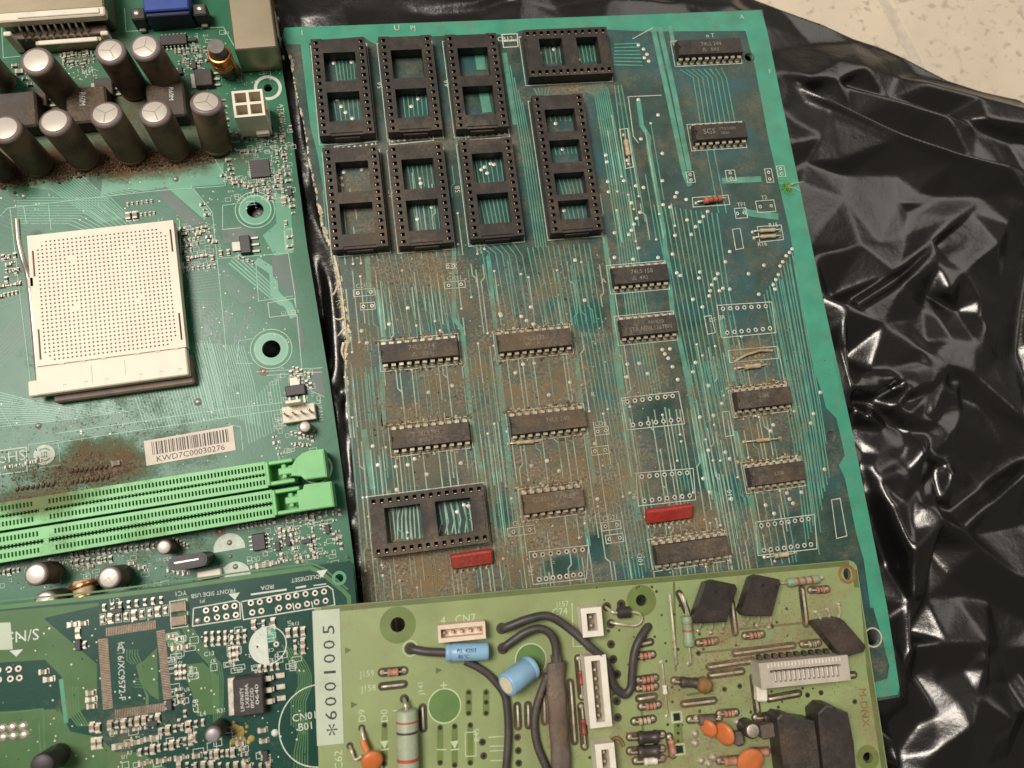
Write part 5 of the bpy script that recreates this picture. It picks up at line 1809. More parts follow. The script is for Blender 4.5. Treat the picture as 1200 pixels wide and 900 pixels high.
# ---- stickers
stx = [(168.7, 517), (273, 498.8), (276.5, 527.5), (172, 546)]
q = MB_.LL(stx)
b = MB().prism(q, .08, .2, 'sticker')
o = b.obj('barcode_sticker', TP)
def bil(s, t):
    a = Vector(q[0]) * (1 - s) + Vector(q[1]) * s
    d = Vector(q[3]) * (1 - s) + Vector(q[2]) * s
    p = a * (1 - t) + d * t
    return (p.x, p.y)
b = MB()
s = .08
rb = random.Random(4)
while s < .93:
    w = rb.choice((.007, .007, .013, .018))
    b.flat([bil(s, .10), bil(s + w, .10), bil(s + w, .62), bil(s, .62)], .22, 'ink')
    s += w + rb.choice((.008, .012, .018))
ang = math.atan2(q[1][1] - q[0][1], q[1][0] - q[0][0])
b.text('KWD7C00030276', bil(.5, .80), 1.75, 'ink', .22, ang, w=20.5)
b.obj('print', o)

# ---- small surface parts
def smd_mesh(l_, w, h, mb, me, ends=.24):
    b = MB()
    b.box((0, 0, h / 2 + .06), (l_ * (1 - 2 * ends), w, h), mb)
    for s in (-1, 1):
        b.box((s * l_ * (.5 - ends / 2), 0, h / 2 + .07), (l_ * ends, w * 1.04, h * 1.04), me)
        b.box((s * l_ * .55, 0, .06), (l_ * .3, w * 1.25, .1), me)
    return b
SM = {
    'rt': ('chip_capacitor', smd_mesh(1.7, .85, .8, 'smd_tan', 'solder_main').mesh('chip_capacitor')),
    'rb': ('chip_resistor', smd_mesh(1.7, .85, .5, 'smd_black', 'solder_main').mesh('chip_resistor')),
    'st': ('chip_capacitor', smd_mesh(1.1, .55, .5, 'smd_tan', 'solder_main').mesh('chip_capacitor')),
    'sb': ('chip_resistor', smd_mesh(1.1, .55, .35, 'smd_black', 'solder_main').mesh('chip_resistor')),
    'bt': ('chip_capacitor', smd_mesh(2.4, 1.4, 1.0, 'smd_tan', 'solder_main').mesh('chip_capacitor')),
}
b = MB().box((0, 0, .6), (2.9, 1.4, 1.0), 'smd_black', ch=.12)
for x, y in ((-.95, 1), (.95, 1), (0, -1)):
    b.box((x, y * 1.0, .2), (.42, .8, .2), 'solder_main')
SOT = b.mesh('small_transistor')
sil = MB()
def smd(kind, x, y, rz=0.0, bd=None, box=False):
    n, me = SM[kind]
    p = (bd or MB_).L(x, y)
    link(n, me, (bd or MB_).e, (p[0], p[1], .04), rz)
    if box:
        sil.line(rect(p, 2.9, 1.5, rz), .14, .1, 'silk_main', True)
def smd_row(kinds, a, b_, n, rz, bd=None, box=False):
    for k in range(n):
        t = k / max(1, n - 1)
        smd(kinds[k % len(kinds)], a[0] + (b_[0] - a[0]) * t, a[1] + (b_[1] - a[1]) * t, rz, bd, box)
V = math.pi / 2
smd_row(['bt', 'bt'], (151, 254), (159, 253), 2, V)
smd_row(['st', 'st', 'sb'], (166, 252), (181, 250), 4, V)
smd_row(['st'], (150, 240), (178, 236), 6, V)
smd_row(['rb', 'rt', 'rb'], (214, 268), (222, 288), 4, 0)
smd_row(['sb', 'st', 'sb', 'rt'], (215, 272), (232, 270), 4, V)
smd_row(['sb', 'st'], (218, 282), (233, 280), 4, V)
smd_row(['rt', 'rb'], (238, 272), (252, 284), 3, 0)
smd_row(['st', 'rt'], (222, 303), (240, 300), 4, 0)
smd_row(['rt'], (259, 297), (268, 296), 2, V)
smd_row(['st', 'st', 'sb'], (220, 316), (252, 312), 6, V)
smd_row(['sb', 'rt'], (8, 303), (14, 318), 3, 0)
smd_row(['rb', 'st', 'rb'], (4, 302), (18, 300), 3, V)
smd_row(['rt', 'sb', 'st'], (3, 336), (22, 333), 4, 0)
smd_row(['sb', 'st', 'sb', 'st'], (8, 318), (22, 316), 4, V)
smd_row(['st'], (6, 346), (20, 343), 4, V)
smd_row(['rb', 'sb'], (238, 240), (243, 252), 3, 0)
smd_row(['rb', 'rt', 'sb', 'st', 'rb', 'rt', 'sb'], (270, 158), (330, 165), 9, V)
smd_row(['rt', 'rb', 'st'], (268, 175), (285, 178), 4, 0)
smd_row(['rt', 'sb', 'rb', 'st', 'rb'], (268, 188), (276, 215), 6, 0)
smd_row(['sb', 'st', 'rt'], (322, 165), (334, 240), 11, V)
smd_row(['st', 'sb', 'rb', 'rt'], (330, 160), (344, 250), 13, 0)
smd_row(['st', 'rt', 'sb'], (280, 218), (330, 213), 8, V)
smd_row(['rb', 'st', 'rt'], (262, 206), (300, 222), 7, 0)
smd_row(['bt', 'rt'], (333, 236), (335, 262), 2, V)
smd_row(['rt', 'rt'], (340, 278), (340, 289), 2, 0)
smd_row(['st', 'sb'], (280, 302), (296, 308), 4, V)
smd_row(['rb', 'st', 'rt', 'sb', 'rb'], (341, 438), (364, 452), 6, V)
smd_row(['st', 'rt', 'rb'], (344, 432), (362, 440), 5, V)
smd_row(['st', 'sb', 'rb'], (342, 508), (366, 514), 6, V)
smd_row(['sb', 'rb'], (344, 520), (362, 522), 5, 0)
smd_row(['sb', 'rb', 'sb'], (322, 512), (328, 532), 4, 0)
smd_row(['st', 'rb', 'sb', 'rt', 'sb', 'rb', 'st'], (336, 608), (398, 600), 9, V)
smd_row(['rt', 'rb', 'sb'], (328, 622), (330, 652), 4, V)
smd_row(['sb', 'rb', 'rt', 'st'], (342, 618), (352, 658), 6, 0)
smd_row(['st', 'sb'], (280, 618), (316, 612), 8, V)
smd_row(['rt', 'bt', 'bt', 'rt'], (298, 664), (322, 660), 4, 0)
smd_row(['rb', 'sb', 'st', 'rb'], (330, 658), (382, 648), 7, 0)
smd_row(['sb', 'st', 'rb'], (364, 612), (372, 650), 5, V)
smd_row(['sb', 'rb'], (378, 612), (400, 640), 6, V)
smd_row(['sb', 'st', 'rb', 'sb'], (84, 650), (180, 640), 16, V)
smd_row(['sb', 'rb'], (84, 660), (130, 655), 8, V)
smd_row(['sb', 'st', 'rb'], (0, 672), (22, 668), 5, V)
smd_row(['rt', 'sb'], (155, 660), (172, 668), 4, 0)
smd_row(['sb', 'st'], (204, 632), (220, 640), 5, V)
smd_row(['rb', 'sb', 'rb'], (200, 668), (218, 672), 4, 0)
smd_row(['st', 'sb', 'rb', 'rt'], (72, 66), (112, 62), 10, V)
smd_row(['st', 'sb', 'rb'], (75, 76), (110, 72), 8, V)
smd_row(['rt', 'bt', 'rb'], (18, 78), (36, 100), 4, 0)
smd_row(['st', 'rt', 'sb', 'rb'], (206, 62), (240, 58), 8, V)
smd_row(['sb', 'st', 'rb'], (210, 74), (236, 70), 6, V)
smd_row(['sb', 'rt', 'rb', 'st'], (284, 68), (322, 64), 9, V)
smd_row(['rb', 'st'], (284, 76), (318, 74), 8, V)
smd_row(['st', 'rb', 'sb', 'rt'], (262, 118), (268, 156), 6, 0)
smd_row(['sb', 'st', 'rt'], (326, 128), (334, 158), 5, V)
smd_row(['rb', 'sb', 'rb'], (10, 452 + 95), (46, 540), 4, 0)
dp = MB()
for a_, b_, n in (((84, 553), (124, 548), 8), ((84, 566), (126, 560), 8), ((20, 574), (62, 568), 8)):
    for k in range(n):
        p = ML(a_[0] + (b_[0] - a_[0]) * k / (n - 1), a_[1] + (b_[1] - a_[1]) * k / (n - 1))
        dp.lathe([(0, .62), (.5, .5), (.9, .2)], (*p, .02), (0, 0, 1), 'fluff_brown', 7)
        dp.box((p[0] + .35, p[1] + .5, .3), (.5, .7, .5), 'cap_sleeve')
dp.obj('dusty_pin', TP, kind='stuff')
smd_row(['bt'], (137, 543), (137, 543), 1, 0)
rx_ = random.Random(5)
for (x0, x1, y0, y1, n) in ((286, 342, 150, 178, 16), (316, 344, 178, 236, 16), (282, 320, 212, 226, 8), (206, 246, 58, 84, 10), (74, 112, 62, 82, 8), (318, 398, 602, 656, 26), (6, 120, 640, 664, 14), (212, 250, 264, 312, 12), (0, 24, 296, 348, 8), (284, 322, 66, 84, 8)):
    for k in range(n):
        smd(rx_.choice(('st', 'sb', 'rb', 'sb', 'rt')), rx_.uniform(x0, x1), rx_.uniform(y0, y1), rx_.choice((0, V)))
for x, y, rz in [(226, 48, 0), (136, 92, 0), (28, 112, 0), (212, 84, V), (228, 78, V), (315, 150, 0), (340, 226, V), (326, 640, V), (338, 634, V), (360, 634, 0), (384, 620, V)]:
    p = ML(x, y)
    link('small_transistor', SOT, TP, (p[0], p[1], .04), rz)
# solder bumps
sb_ = MB()
for x, y, r in [(206, 210, 1.0), (28, 230, 1.0), (232, 471, 1.25), (45, 499, 1.0), (269, 636, .9), (276, 664, .9), (270, 652, .6)]:
    sb_.dome((*ML(x, y), .05), r, .7, 'solder_main', 12)
rp = random.Random(9)
for k in range(900):                        # vias
    x, y = rp.choice([(rp.uniform(0, 260), rp.uniform(200, 262)), (rp.uniform(215, 345), rp.uniform(225, 420)), (rp.uniform(0, 340), rp.uniform(460, 545)), (rp.uniform(200, 330), rp.uniform(35, 110)), (rp.uniform(290, 395), rp.uniform(590, 660)), (rp.uniform(0, 200), rp.uniform(625, 690)), (rp.uniform(265, 345), rp.uniform(150, 240)), (rp.uniform(70, 120), rp.uniform(60, 95))])
    sb_.disc(ML(x, y), rp.uniform(.14, .3), .095, rp.choice(('silk_thin', 'solder_main', 'trace_main')), 7)
sb_.obj('solder_joint', TP, kind='stuff', smooth=40)
# tiny printed frames round parts
rs = random.Random(31)
for k in range(340):
    x, y = rs.choice([(rs.uniform(285, 345), rs.uniform(160, 240)), (rs.uniform(262, 345), rs.uniform(150, 235)), (rs.uniform(200, 330), rs.uniform(36, 100)), (rs.uniform(290, 398), rs.uniform(598, 660)), (rs.uniform(0, 200), rs.uniform(632, 690)), (rs.uniform(212, 258), rs.uniform(262, 318)), (rs.uniform(320, 370), rs.uniform(430, 530))])
    p = ML(x, y)
    if rs.random() < .6:
        sil.line(rect(p, rs.uniform(1, 2.6), rs.uniform(.8, 1.6)), .13, .098 + rs.uniform(0, .004), 'silk_main', True)
    else:
        sil.text(rs.choice(('R12', 'C8', 'C31', 'Q4', 'R7', 'D2', 'L3', 'U5', 'R144', 'C90')), p, .8, 'silk_main', .104, rs.choice((0, V)))
sil.obj('printed_outline', TP, kind='stuff')

# ---- dust: fluff heaped along the capacitors and over the old solder rows
du = MB()
rd = random.Random(17)
def lump(p, r, h, m):
    n = 7
    a0 = rd.uniform(0, 6)
    v1 = [(p[0] + r * rd.uniform(.6, 1.2) * math.cos(a0 + 2 * math.pi * k / n), p[1] + r * rd.uniform(.6, 1.2) * math.sin(a0 + 2 * math.pi * k / n), .02) for k in range(n)]
    v2 = [(p[0] + (x - p[0]) * .55 + rd.uniform(-.1, .1) * r, p[1] + (y - p[1]) * .55 + rd.uniform(-.1, .1) * r, h * rd.uniform(.6, 1.1)) for x, y, _ in v1]
    du.add(v1 + v2, [(k, (k + 1) % n, n + (k + 1) % n, n + k) for k in range(n)] + [tuple(range(n, 2 * n))], m)
def fibre(p, ln, z):
    a = rd.uniform(0, 6.28)
    pts = [Vector((p[0], p[1], z))]
    for k in range(4):
        a += rd.uniform(-.9, .9)
        pts.append(pts[-1] + Vector((math.cos(a) * ln / 4, math.sin(a) * ln / 4, rd.uniform(-.25, .3))))
    for q_ in pts:
        q_.z = max(.05, q_.z)
    du.tube(spline(pts, 2), rd.uniform(.035, .08), 'fluff_brown', 3)
for k in range(1500):
    t = rd.random()
    x, y = -10 + 262 * t, 214 - 32 * t + rd.gauss(-3, 5) * (1.3 - t * .6)
    p = ML(x, y)
    lump(p, rd.uniform(.15, .7), rd.uniform(.15, .9), rd.choice(('fluff_brown', 'fluff_brown', 'grit', 'cap_sleeve', 'rust')))
    if k % 2 == 0:
        fibre(p, rd.uniform(1, 3.4), rd.uniform(.2, 1.4))
for k in range(700):
    x, y = rd.gauss(78, 40), rd.gauss(560, 13)
    if y > 588 - (x * .14) or x > 160:
        continue
    p = ML(x, y)
    lump(p, rd.uniform(.1, .38), rd.uniform(.08, .4), rd.choice(('fluff_brown', 'fluff_brown', 'grit')))
    if k % 7 == 0:
        fibre(p, rd.uniform(.6, 1.8), .2)
for k in range(420):
    x, y = rd.gauss(140, 60), rd.gauss(490, 20)
    p = ML(x, y)
    if 0 < x < 320 and 462 < y < 545:
        lump(p, rd.uniform(.06, .26), rd.uniform(.05, .2), rd.choice(('fluff_brown', 'cap_sleeve', 'grit')))
for k in range(500):
    x, y = rd.uniform(0, 250), rd.uniform(625, 690)
    lump(ML(x, y), rd.uniform(.06, .28), rd.uniform(.05, .25), rd.choice(('fluff_brown', 'cap_sleeve', 'grit')))
du.obj('dust', TP, kind='stuff')

# ------------------------------------------------------------------ small dark green board
SB = Board('controller_board', 11.5, (413, 657), (0, 712), (412, 657), 0, 'dark green circuit board with small surface parts lying across the bottom of the motherboard', 'circuit board')
SL, SE = SB.L, SB.e
z4 = lambda x, y: (x / 2.857, 640 + y / 2.857)
z5 = lambda x, y: (180 + x / 5.4545, 760 + y / 5.4545)
def S4(x, y, h=0.0):
    return SL(*z4(x, y), h)
ol = [(0, -1.0), (-1.0, 0), (-175, 0), (-175, -82), (0, -82)]
pcb_mesh(ol, [circ(SL(397.5, 677.5), 1.25, 18)], 1.6, 'mask_small', 'edge_small').obj('substrate', SE)
st_, ss, so_ = MB(), MB(), MB()
def F4(pts, z, m):
    st_.flat([S4(*p) for p in pts], z, m)
F4([(-150, 225), (0, 218), (330, 190), (330, 200), (150, 240), (150, 245), (325, 395), (325, 545), (280, 545), (215, 590), (210, 440), (150, 380), (-150, 400)], .030, 'pour_small')
F4([(-150, 560), (200, 545), (235, 620), (330, 640), (390, 690), (470, 690), (560, 743), (560, 800), (-150, 820)], .032, 'pour_small')
F4([(480, 385), (525, 340), (532, 515), (505, 500), (470, 455), (455, 400)], .034, 'pour_small')
F4([(600, 400), (680, 390), (735, 440), (735, 560), (660, 570), (640, 480)], .036, 'pour_small')
F4([(595, 170), (632, 168), (632, 275), (595, 275)], .036, 'pour_small')
F4([(545, 300), (600, 280), (620, 330), (590, 380)], .038, 'trace_small')
k4 = [.045]
def t4(pts, w=.35, m='trace_small'):
    k4[0] = .045 + (k4[0] - .045 + .0006) % .015
    st_.line([S4(*p) for p in pts], w, k4[0], m)
t4([(-140, 208), (0, 205), (330, 172), (560, 143), (860, 98), (1040, 73), (1075, 88), (1150, 150), (1168, 170), (1170, 205)], 1.2)
t4([(-140, 188), (0, 184), (330, 152), (560, 122), (850, 82), (1045, 58), (1085, 75), (1165, 145)], .5)
t4([(204, 445), (222, 592)], 1.1, 'trace_hi')
for k in range(6):
    t4([(610 + k * 7, 275), (640 + k * 8, 330), (700 + k * 8, 395), (712 + k * 7, 440), (716 + k * 6, 590 - k * 5)], .3)
for k in range(7):
    t4([(945 + k * 9, 330 + k * 3), (975 + k * 9, 400), (1000 + k * 7, 430), (1000 + k * 7, 470), (975 + k * 8, 520), (975 + k * 8, 600 + k * 6)], .32)
for k in range(6):
    t4([(1010 + k * 6, 560), (1000 + k * 6, 620), (985 + k * 9, 690), (985 + k * 9, 743)], .3)
for k in range(5):
    t4([(425 + k * 9, 345), (425 + k * 9, 380 - k * 4), (440 + k * 9, 395)], .25)
for k in range(4):
    t4([(450, 445 + k * 9), (470 + k * 3, 445 + k * 9), (490 + k * 2, 500), (490 + k * 2, 530)], .25)
for k in range(5):
    t4([(225 + k * 9, 470), (228 + k * 9, 560 - k * 3), (260 + k * 9, 600), (300 + k * 7, 600)], .35)
t4([(130, 590), (140, 740)], .4)
t4([(0, 560), (145, 545), (150, 690)], .4)
t4([(1010, 20), (1040, 60)], .3)
st_.obj('copper_trace', SE, kind='stuff')
def q4(pts, w=.25, closed=False, z=.08):
    ss.line([S4(*p) for p in pts], w, z, 'silk_small', closed)
q4([(648, 208), (645, 268), (805, 243), (803, 190), (790, 182), (648, 208)], .3)
q4([(808, 186), (815, 246), (1121, 197), (1114, 145), (1098, 133), (808, 186)], .3)
for a, b in [((925, 225), (922, 205)), ((985, 215), (980, 190)), ((1047, 205), (1043, 185))]:
    q4([a, b], .3)
q4([(840, 162), (960, 145)], .5)
q4([(990, 140), (1025, 134)], .5)
q4([(1050, 132), (1092, 126)], .3)
for a, b, c in [((765, 160), (803, 155), (787, 180)), ((1060, 83), (1097, 78), (1078, 105)), ((32, 350), (78, 345), (55, 370))]:
    ss.flat([S4(*a), S4(*b), S4(*c)], .08, 'silk_small')
for s, x, y, h in [('FRONT SIDE USB', 714, 158, 1.15), ('JP2', 678, 183, 1.1), ('IRDA', 895, 138, 1.15), ('RESET', 1000, 112, 1.15), ('HDLED', 1052, 104, 1.15), ('C11', 385, 183, 1.3), ('YC1', 607, 158, 1.3)]:
    ss.text(s, S4(x, y), h, 'silk_small', .085, math.pi)
ss.text('S/N:', S4(85, 300), 3.0, 'silk_small', .085, math.pi)
ss.text('CN01', S4(1018, 570), 2.0, 'silk_small', .085, math.pi / 2 * 0)
ss.text('B01', S4(1022, 603), 2.0, 'silk_small', .085, 0)
for s, x, y, h, r in [('U4', 405, 340, 2.0, V), ('IC16/XC9572-F', 407, 420, 1.7, -V), ('C84', 640, 420, 1.3, V), ('C58', 655, 535, 1.5, V), ('R40', 870, 420, 1.3, 0), ('C13', 700, 360, 1.2, 0), ('L4', 680, 560, 1.2, 0), ('C96', 770, 395, 1.2, 0), ('R31', 740, 550, 1.1, 0), ('C27', 860, 408, 1.1, 0)]:
    ss.text(s, S4(x, y), h, 'silk_small', .085, r)
c = S4(897, 332)
ss.ring(c, 5.0, 5.3, .08, 'silk_small', 40)
ss.disc(c, 5.1, .078, 'silk_small', 22, math.pi / 2, 3 * math.pi / 2)
so_.flat([(c[0] + .2, c[1] + .6), (c[0] + 2.4, c[1] + .8), (c[0] + 2.4, c[1] + 4.4), (c[0] + .3, c[1] + 4.9)], .076, 'trace_hi')
c = S4(1068, 600)
ss.ring(c, 10.9, 11.2, .08, 'silk_small', 60)
for x, y in [(863, 337), (925, 328)]:
    so_.ring(S4(x, y), .35, .8, .10, 'solder_small', 12)
    so_.disc(S4(x, y), .38, .098, 'hole_dark', 10)
rows = [(690, 215), (723, 210), (755, 203), (785, 200), (693, 245), (727, 238), (758, 235), (790, 230), (840, 190), (870, 187), (902, 180), (933, 173), (965, 170), (992, 165), (1023, 160), (1055, 157), (1085, 152), (845, 222), (875, 217), (935, 207), (967, 202), (998, 200), (1028, 193), (1060, 187), (1090, 183),
        (-6, 415), (30, 413), (62, 410), (-4, 447), (35, 444), (65, 441)]
for x, y in rows:
    so_.ring(S4(x, y), .42, .85, .09, 'solder_small', 14)
    so_.disc(S4(x, y), .46, .088, 'hole_dark', 12)
for x, y in [(10, 610), (42, 606), (78, 603), (12, 640), (46, 636), (82, 632)]:
    so_.dome((*S4(x, y), .05), 1.3, .6, 'solder_small', 12)
so_.dome((*S4(662, 250), .05), .9, .45, 'solder_small', 12)
so_.dome((*S4(920, 625), .05), 1.0, .5, 'silk_small', 12)
# empty pads of the square chip
def comb(a, b, n, ln, ang):
    for k in range(n):
        t = (k + .5) / n
        p = S4(a[0] + (b[0] - a[0]) * t, a[1] + (b[1] - a[1]) * t)
        so_.add([(x, y, .12) for x, y in rect(p, .25, ln, ang)], [(0, 1, 2, 3)], 'tin_brown')
        so_.add([(x, y, .105) for x, y in rect(p, .60, ln * .94, ang)], [(0, 1, 2, 3)], 'band_brown')
comb((355, 288), (522, 262), 30, 2.3, 0)
comb((386, 562), (552, 538), 30, 2.2, 0)
comb((345, 310), (362, 545), 42, 2.6, V)
comb((538, 282), (562, 512), 42, 2.3, V)
rv_ = random.Random(12)
for k in range(260):
    x, y = rv_.uniform(0, 1040), rv_.uniform(230, 740)
    so_.disc(S4(x, y), rv_.uniform(.14, .3), .099, rv_.choice(('trace_small', 'solder_small', 'mask_small', 'silk_small')), 7)
ss.obj('printed_lettering', SE, kind='stuff')
so_.obj('solder_joint', SE, kind='stuff')
b = MB().ring(SL(397.5, 677.5), 1.25, 2.1, .06, 'trace_hi', 20)
b.obj('hole_rim', SE)
MB().prism([S4(-40, 258), S4(36, 255), S4(44, 345), S4(-40, 350)], .03, .12, 'label_paper').obj('paper_label', SE)
# two capacitors in a printed frame
sq = MB()
sq.line([S4(568, 186), S4(626, 176), S4(630, 268), S4(574, 276)], .25, .09, 'silk_small', True)
sq.obj('printed_frame', SE)
tb = MB().box((0, 0, .9), (4.0, 2.6, 1.6), 'smd_tan', ch=.2)
for s in (-1, 1):
    tb.box((s * 1.8, 0, .8), (.7, 2.7, 1.5), 'solder_small', ch=.1)
tb = tb.mesh('tantalum_capacitor')
for x, y in [(600, 202), (602, 248)]:
    p = S4(x, y)
    link('tantalum_capacitor', tb, SE, (p[0], p[1], 0), .0)
# regulator with tab
b = MB().box((0, 0, 2.3), (8.4, 10.6, 4.0), 'chip_small', ch=.3, taper=.96)
p = SL(*z5(605, 305), 4.3)
o = link('regulator', b.mesh('body'), SE, (p[0], p[1], 0), -.02)
b = MB().box((-5.0, 0, .8), (2.2, 10.2, 1.3), 'solder_small', ch=.15)
for k in range(3):
    y = 3.6 - k * 3.1
    b.box((5.0, y, 1.8), (2.2, 1.5, .5), 'solder_small', ch=.12)
    b.box((8.2, y + .2, .35), (2.6, 1.5, .5), 'solder_small', ch=.12)
    b.box((6.4, y + .1, 1.1), (.5, 1.3, 1.6), 'solder_small', ch=.1)
b.obj('tab_and_legs', o)
b = MB()
for k, s in enumerate(('LINFINITY', 'LX8384A', '00CDD', '0640')):
    b.text(s, (-1.7 + k * 1.35, -.6 + .8 * (k % 2)), .95, 'print_white', 4.33, V, w=6.2 - .9 * (k > 1))
b.obj('marking', o)
capacitor(SB, z5(377, 552), 2.15, 9.5, 'n', sleeve='black_part', rim='cap_rim', topm='cap_grey')
capacitor(SB, (49, 897), 3.0, 10, 'n', sleeve='black_part', rim='black_part', topm='black_part')
# small surface parts
for n_, me_ in (('dt', smd_mesh(1.5, .75, .6, 'smd_tan', 'solder_small')), ('db', smd_mesh(1.5, .75, .4, 'smd_black', 'solder_small')), ('dw', smd_mesh(2.3, 1.2, .5, 'smd_tan', 'solder_small', .34)), ('dB', smd_mesh(2.0, 1.15, .8, 'smd_tan', 'solder_small'))):
    nm = 'chip_capacitor' if n_ in ('dt', 'dB') else 'chip_resistor'
    SM[n_] = (nm, me_.mesh(nm))
sil = MB()
def r4(kinds, a, b_, n, rz, box=False):
    smd_row(kinds, z4(*a), z4(*b_), n, rz, SB, box)
r4(['dt', 'dB', 'dt', 'dt', 'dB', 'dt'], (345, 245), (555, 215), 9, V, True)
r4(['dt', 'db'], (350, 205), (540, 180), 8, V)
r4(['db', 'dt', 'db', 'dt', 'db', 'dt', 'db'], (690, 298), (820, 290), 7, V)
r4(['dt'], (690, 325), (820, 312), 7, V)
r4(['dB', 'dt'], (850, 262), (915, 255), 3, V)
r4(['dB', 'dB', 'dB'], (965, 290), (1015, 285), 3, V)
r4(['db', 'dB'], (988, 325), (1015, 322), 2, V)
r4(['dt', 'dB'], (990, 350), (1015, 345), 2, V)
r4(['dt', 'db', 'dt'], (770, 350), (795, 346), 3, V, True)
r4(['dt', 'db'], (772, 375), (795, 371), 3, V)
r4(['dt', 'db'], (575, 300), (602, 310), 2, 0, True)
r4(['dB'], (590, 340), (620, 336), 2, 0)
r4(['db', 'dt', 'db', 'dt'], (590, 410), (618, 408), 3, V)
r4(['db', 'dt'], (592, 435), (618, 432), 3, V)
r4(['dt', 'dt'], (600, 478), (608, 520), 3, 0)
r4(['dw', 'dB'], (245, 262), (280, 258), 2, 0)
r4(['dw', 'dt'], (262, 290), (285, 330), 2, V)
r4(['dB', 'dw'], (148, 420), (165, 445), 2, 0)
r4(['dB', 'dw', 'dB'], (305, 490), (308, 535), 3, 0)
r4(['dB', 'dB'], (310, 605), (330, 608), 2, V)
r4(['dw', 'dw'], (315, 660), (335, 658), 2, V)
r4(['dB', 'db', 'dB', 'dt', 'dB'], (370, 600), (530, 575), 8, V)
r4(['dt', 'db'], (380, 625), (480, 608), 6, 0)
r4(['dw', 'dt', 'dB'], (395, 670), (520, 640), 7, 0)
r4(['dt', 'db', 'dB'], (470, 690), (640, 650), 9, V)
r4(['dB', 'dt', 'db'], (480, 725), (660, 700), 10, 0)
r4(['dt', 'dB', 'db'], (540, 620), (680, 590), 7, V)
r4(['dB', 'dt'], (630, 605), (650, 640), 3, V, True)
r4(['db', 'dt', 'dB'], (690, 700), (780, 690), 6, V)
r4(['dt', 'dB', 'dt', 'db'], (800, 640), (830, 735), 6, 0)
r4(['dB', 'dB'], (880, 615), (885, 650), 2, 0)
r4(['db', 'dt'], (880, 690), (900, 720), 4, 0)
r4(['dw', 'db', 'dt', 'dB'], (600, 735), (900, 738), 12, V)
r4(['dt'], (870, 410), (930, 402), 4, V)
r4(['db'], (600, 590), (620, 560), 2, V)
for x, y, r in [(395, 215, 0), (512, 592, 0), (570, 530, V), (265, 330, V), (890, 700, V)]:
    p = S4(x, y)
    link('small_transistor', SOT, SE, (p[0], p[1], .04), r)
rs = random.Random(77)
for k in range(90):
    x, y = rs.choice([(rs.uniform(370, 900), rs.uniform(580, 740)), (rs.uniform(560, 660), rs.uniform(290, 560)), (rs.uniform(680, 1020), rs.uniform(250, 420))])
    if 765 < x < 960 and 430 < y < 590:
        continue
    p = S4(x, y)
    if rs.random() < .65:
        sil.line(rect(p, rs.uniform(1.4, 3.0), rs.uniform(1.2, 1.9)), .15, .1 + rs.uniform(0, .005), 'silk_small', True)
    else:
        sil.text(rs.choice(('R12', 'C8', 'C31', 'Q4', 'R7', 'D2', 'L3', 'U5')), p, .95, 'silk_small', .107, rs.choice((0, V, math.pi)))
sil.obj('printed_outline', SE, kind='stuff')
fx = MB()
for k in range(24):
    p = SL(*z5(565 + rs.gauss(0, 28), 540 + rs.gauss(0, 38)))
    fx.dome((p[0], p[1], .02), rs.uniform(.3, 1.0), rs.uniform(.15, .5), 'flux_yellow', 7)
fx.obj('flux_residue', SE, kind='stuff', smooth=60)

# ------------------------------------------------------------------ olive green power board
PB = Board('power_board', 14.5, (368, 712), (368, 712), (1003, 656), 0, 'yellowish green circuit board with blue capacitors, black wires and white plugs, bottom right on top', 'circuit board')
OL, OE = PB.L, PB.e
z3 = lambda x, y: (350 + x / 3.529, 650 + y / 3.529)
zb = lambda x, y: (640 + x / 2.857, 650 + y / 2.857)
zc_ = lambda x, y: (540 + x / 4.285, 690 + y / 4.285)
def O3(x, y, h=0.0):
    return OL(*z3(x, y), h)
def Ob(x, y, h=0.0):
    return OL(*zb(x, y), h)
def Oc(x, y, h=0.0):
    return OL(*zc_(x, y), h)
tr_ = OL(1003, 656)
wd = tr_[0]
ol = [(0.6, 0)] + [(wd - 2.2, 0), (wd - .8, -.6), (wd, -2.0), (wd + .2, -82), (0, -82), (0, -.6)]
holes_o = [(O3(410, 290), 2.15), (OL(751.7, 703.7), 1.75), (OL(1017, 888), 1.6)]
oval = [(OL(992.7, 672.8)[0] + 1.25 * math.cos(t), OL(992.7, 672.8)[1] + 1.9 * math.sin(t)) for t in [2 * math.pi * k / 18 for k in range(18)]]
pcb_mesh(ol, [circ(c, r, 22) for c, r in holes_o] + [oval], 1.6, 'mask_power', 'edge_power').obj('substrate', OE)
pp, ps, pj, ph = MB(), MB(), MB(), MB()
for (c, r), ro in zip(holes_o, (5.2, 4.6, 3.6)):
    pp.ring(c, r, ro, .06, 'bare_power', 36)
pp.ring(OL(992.7, 672.8), 2.0, 3.0, .06, 'rust', 26)
pp.line([(2, -.9), (wd - 2.5, -.9)], 1.5, .03, 'gap_power')
pz_ = .035
pp.line([(wd - 1.1, -3), (wd - .9, -82)], 1.7, .033, 'gap_power')
for poly_ in ([(370, 105), (410, 100), (420, 380), (380, 390)], [(440, 100), (520, 95), (505, 240), (445, 250)], [(640, 240), (900, 230), (880, 330), (640, 300)], [(1000, 110), (1050, 110), (1075, 420), (1010, 420)]):
    pz_ += .0015
    pp.flat([Ob(*p) for p in poly_], pz_, 'pour_power')
for a, b in [((428, 92), (434, 390)), ((640, 250), (900, 225)), ((470, 470), (560, 455)), ((320, 520), (330, 690)), ((500, 330), (900, 290))]:
    pp.line([Ob(*a), Ob(*b)], .7, .042, 'gap_power')
for x, y, r in [(603, 625, 4.5), (960, 435, 4.4)]:
    pp.disc(O3(x, y), r, .044, 'spot_green', 30)
    ps.ring(O3(x, y), r, r + .35, .07, 'silk_power', 34)
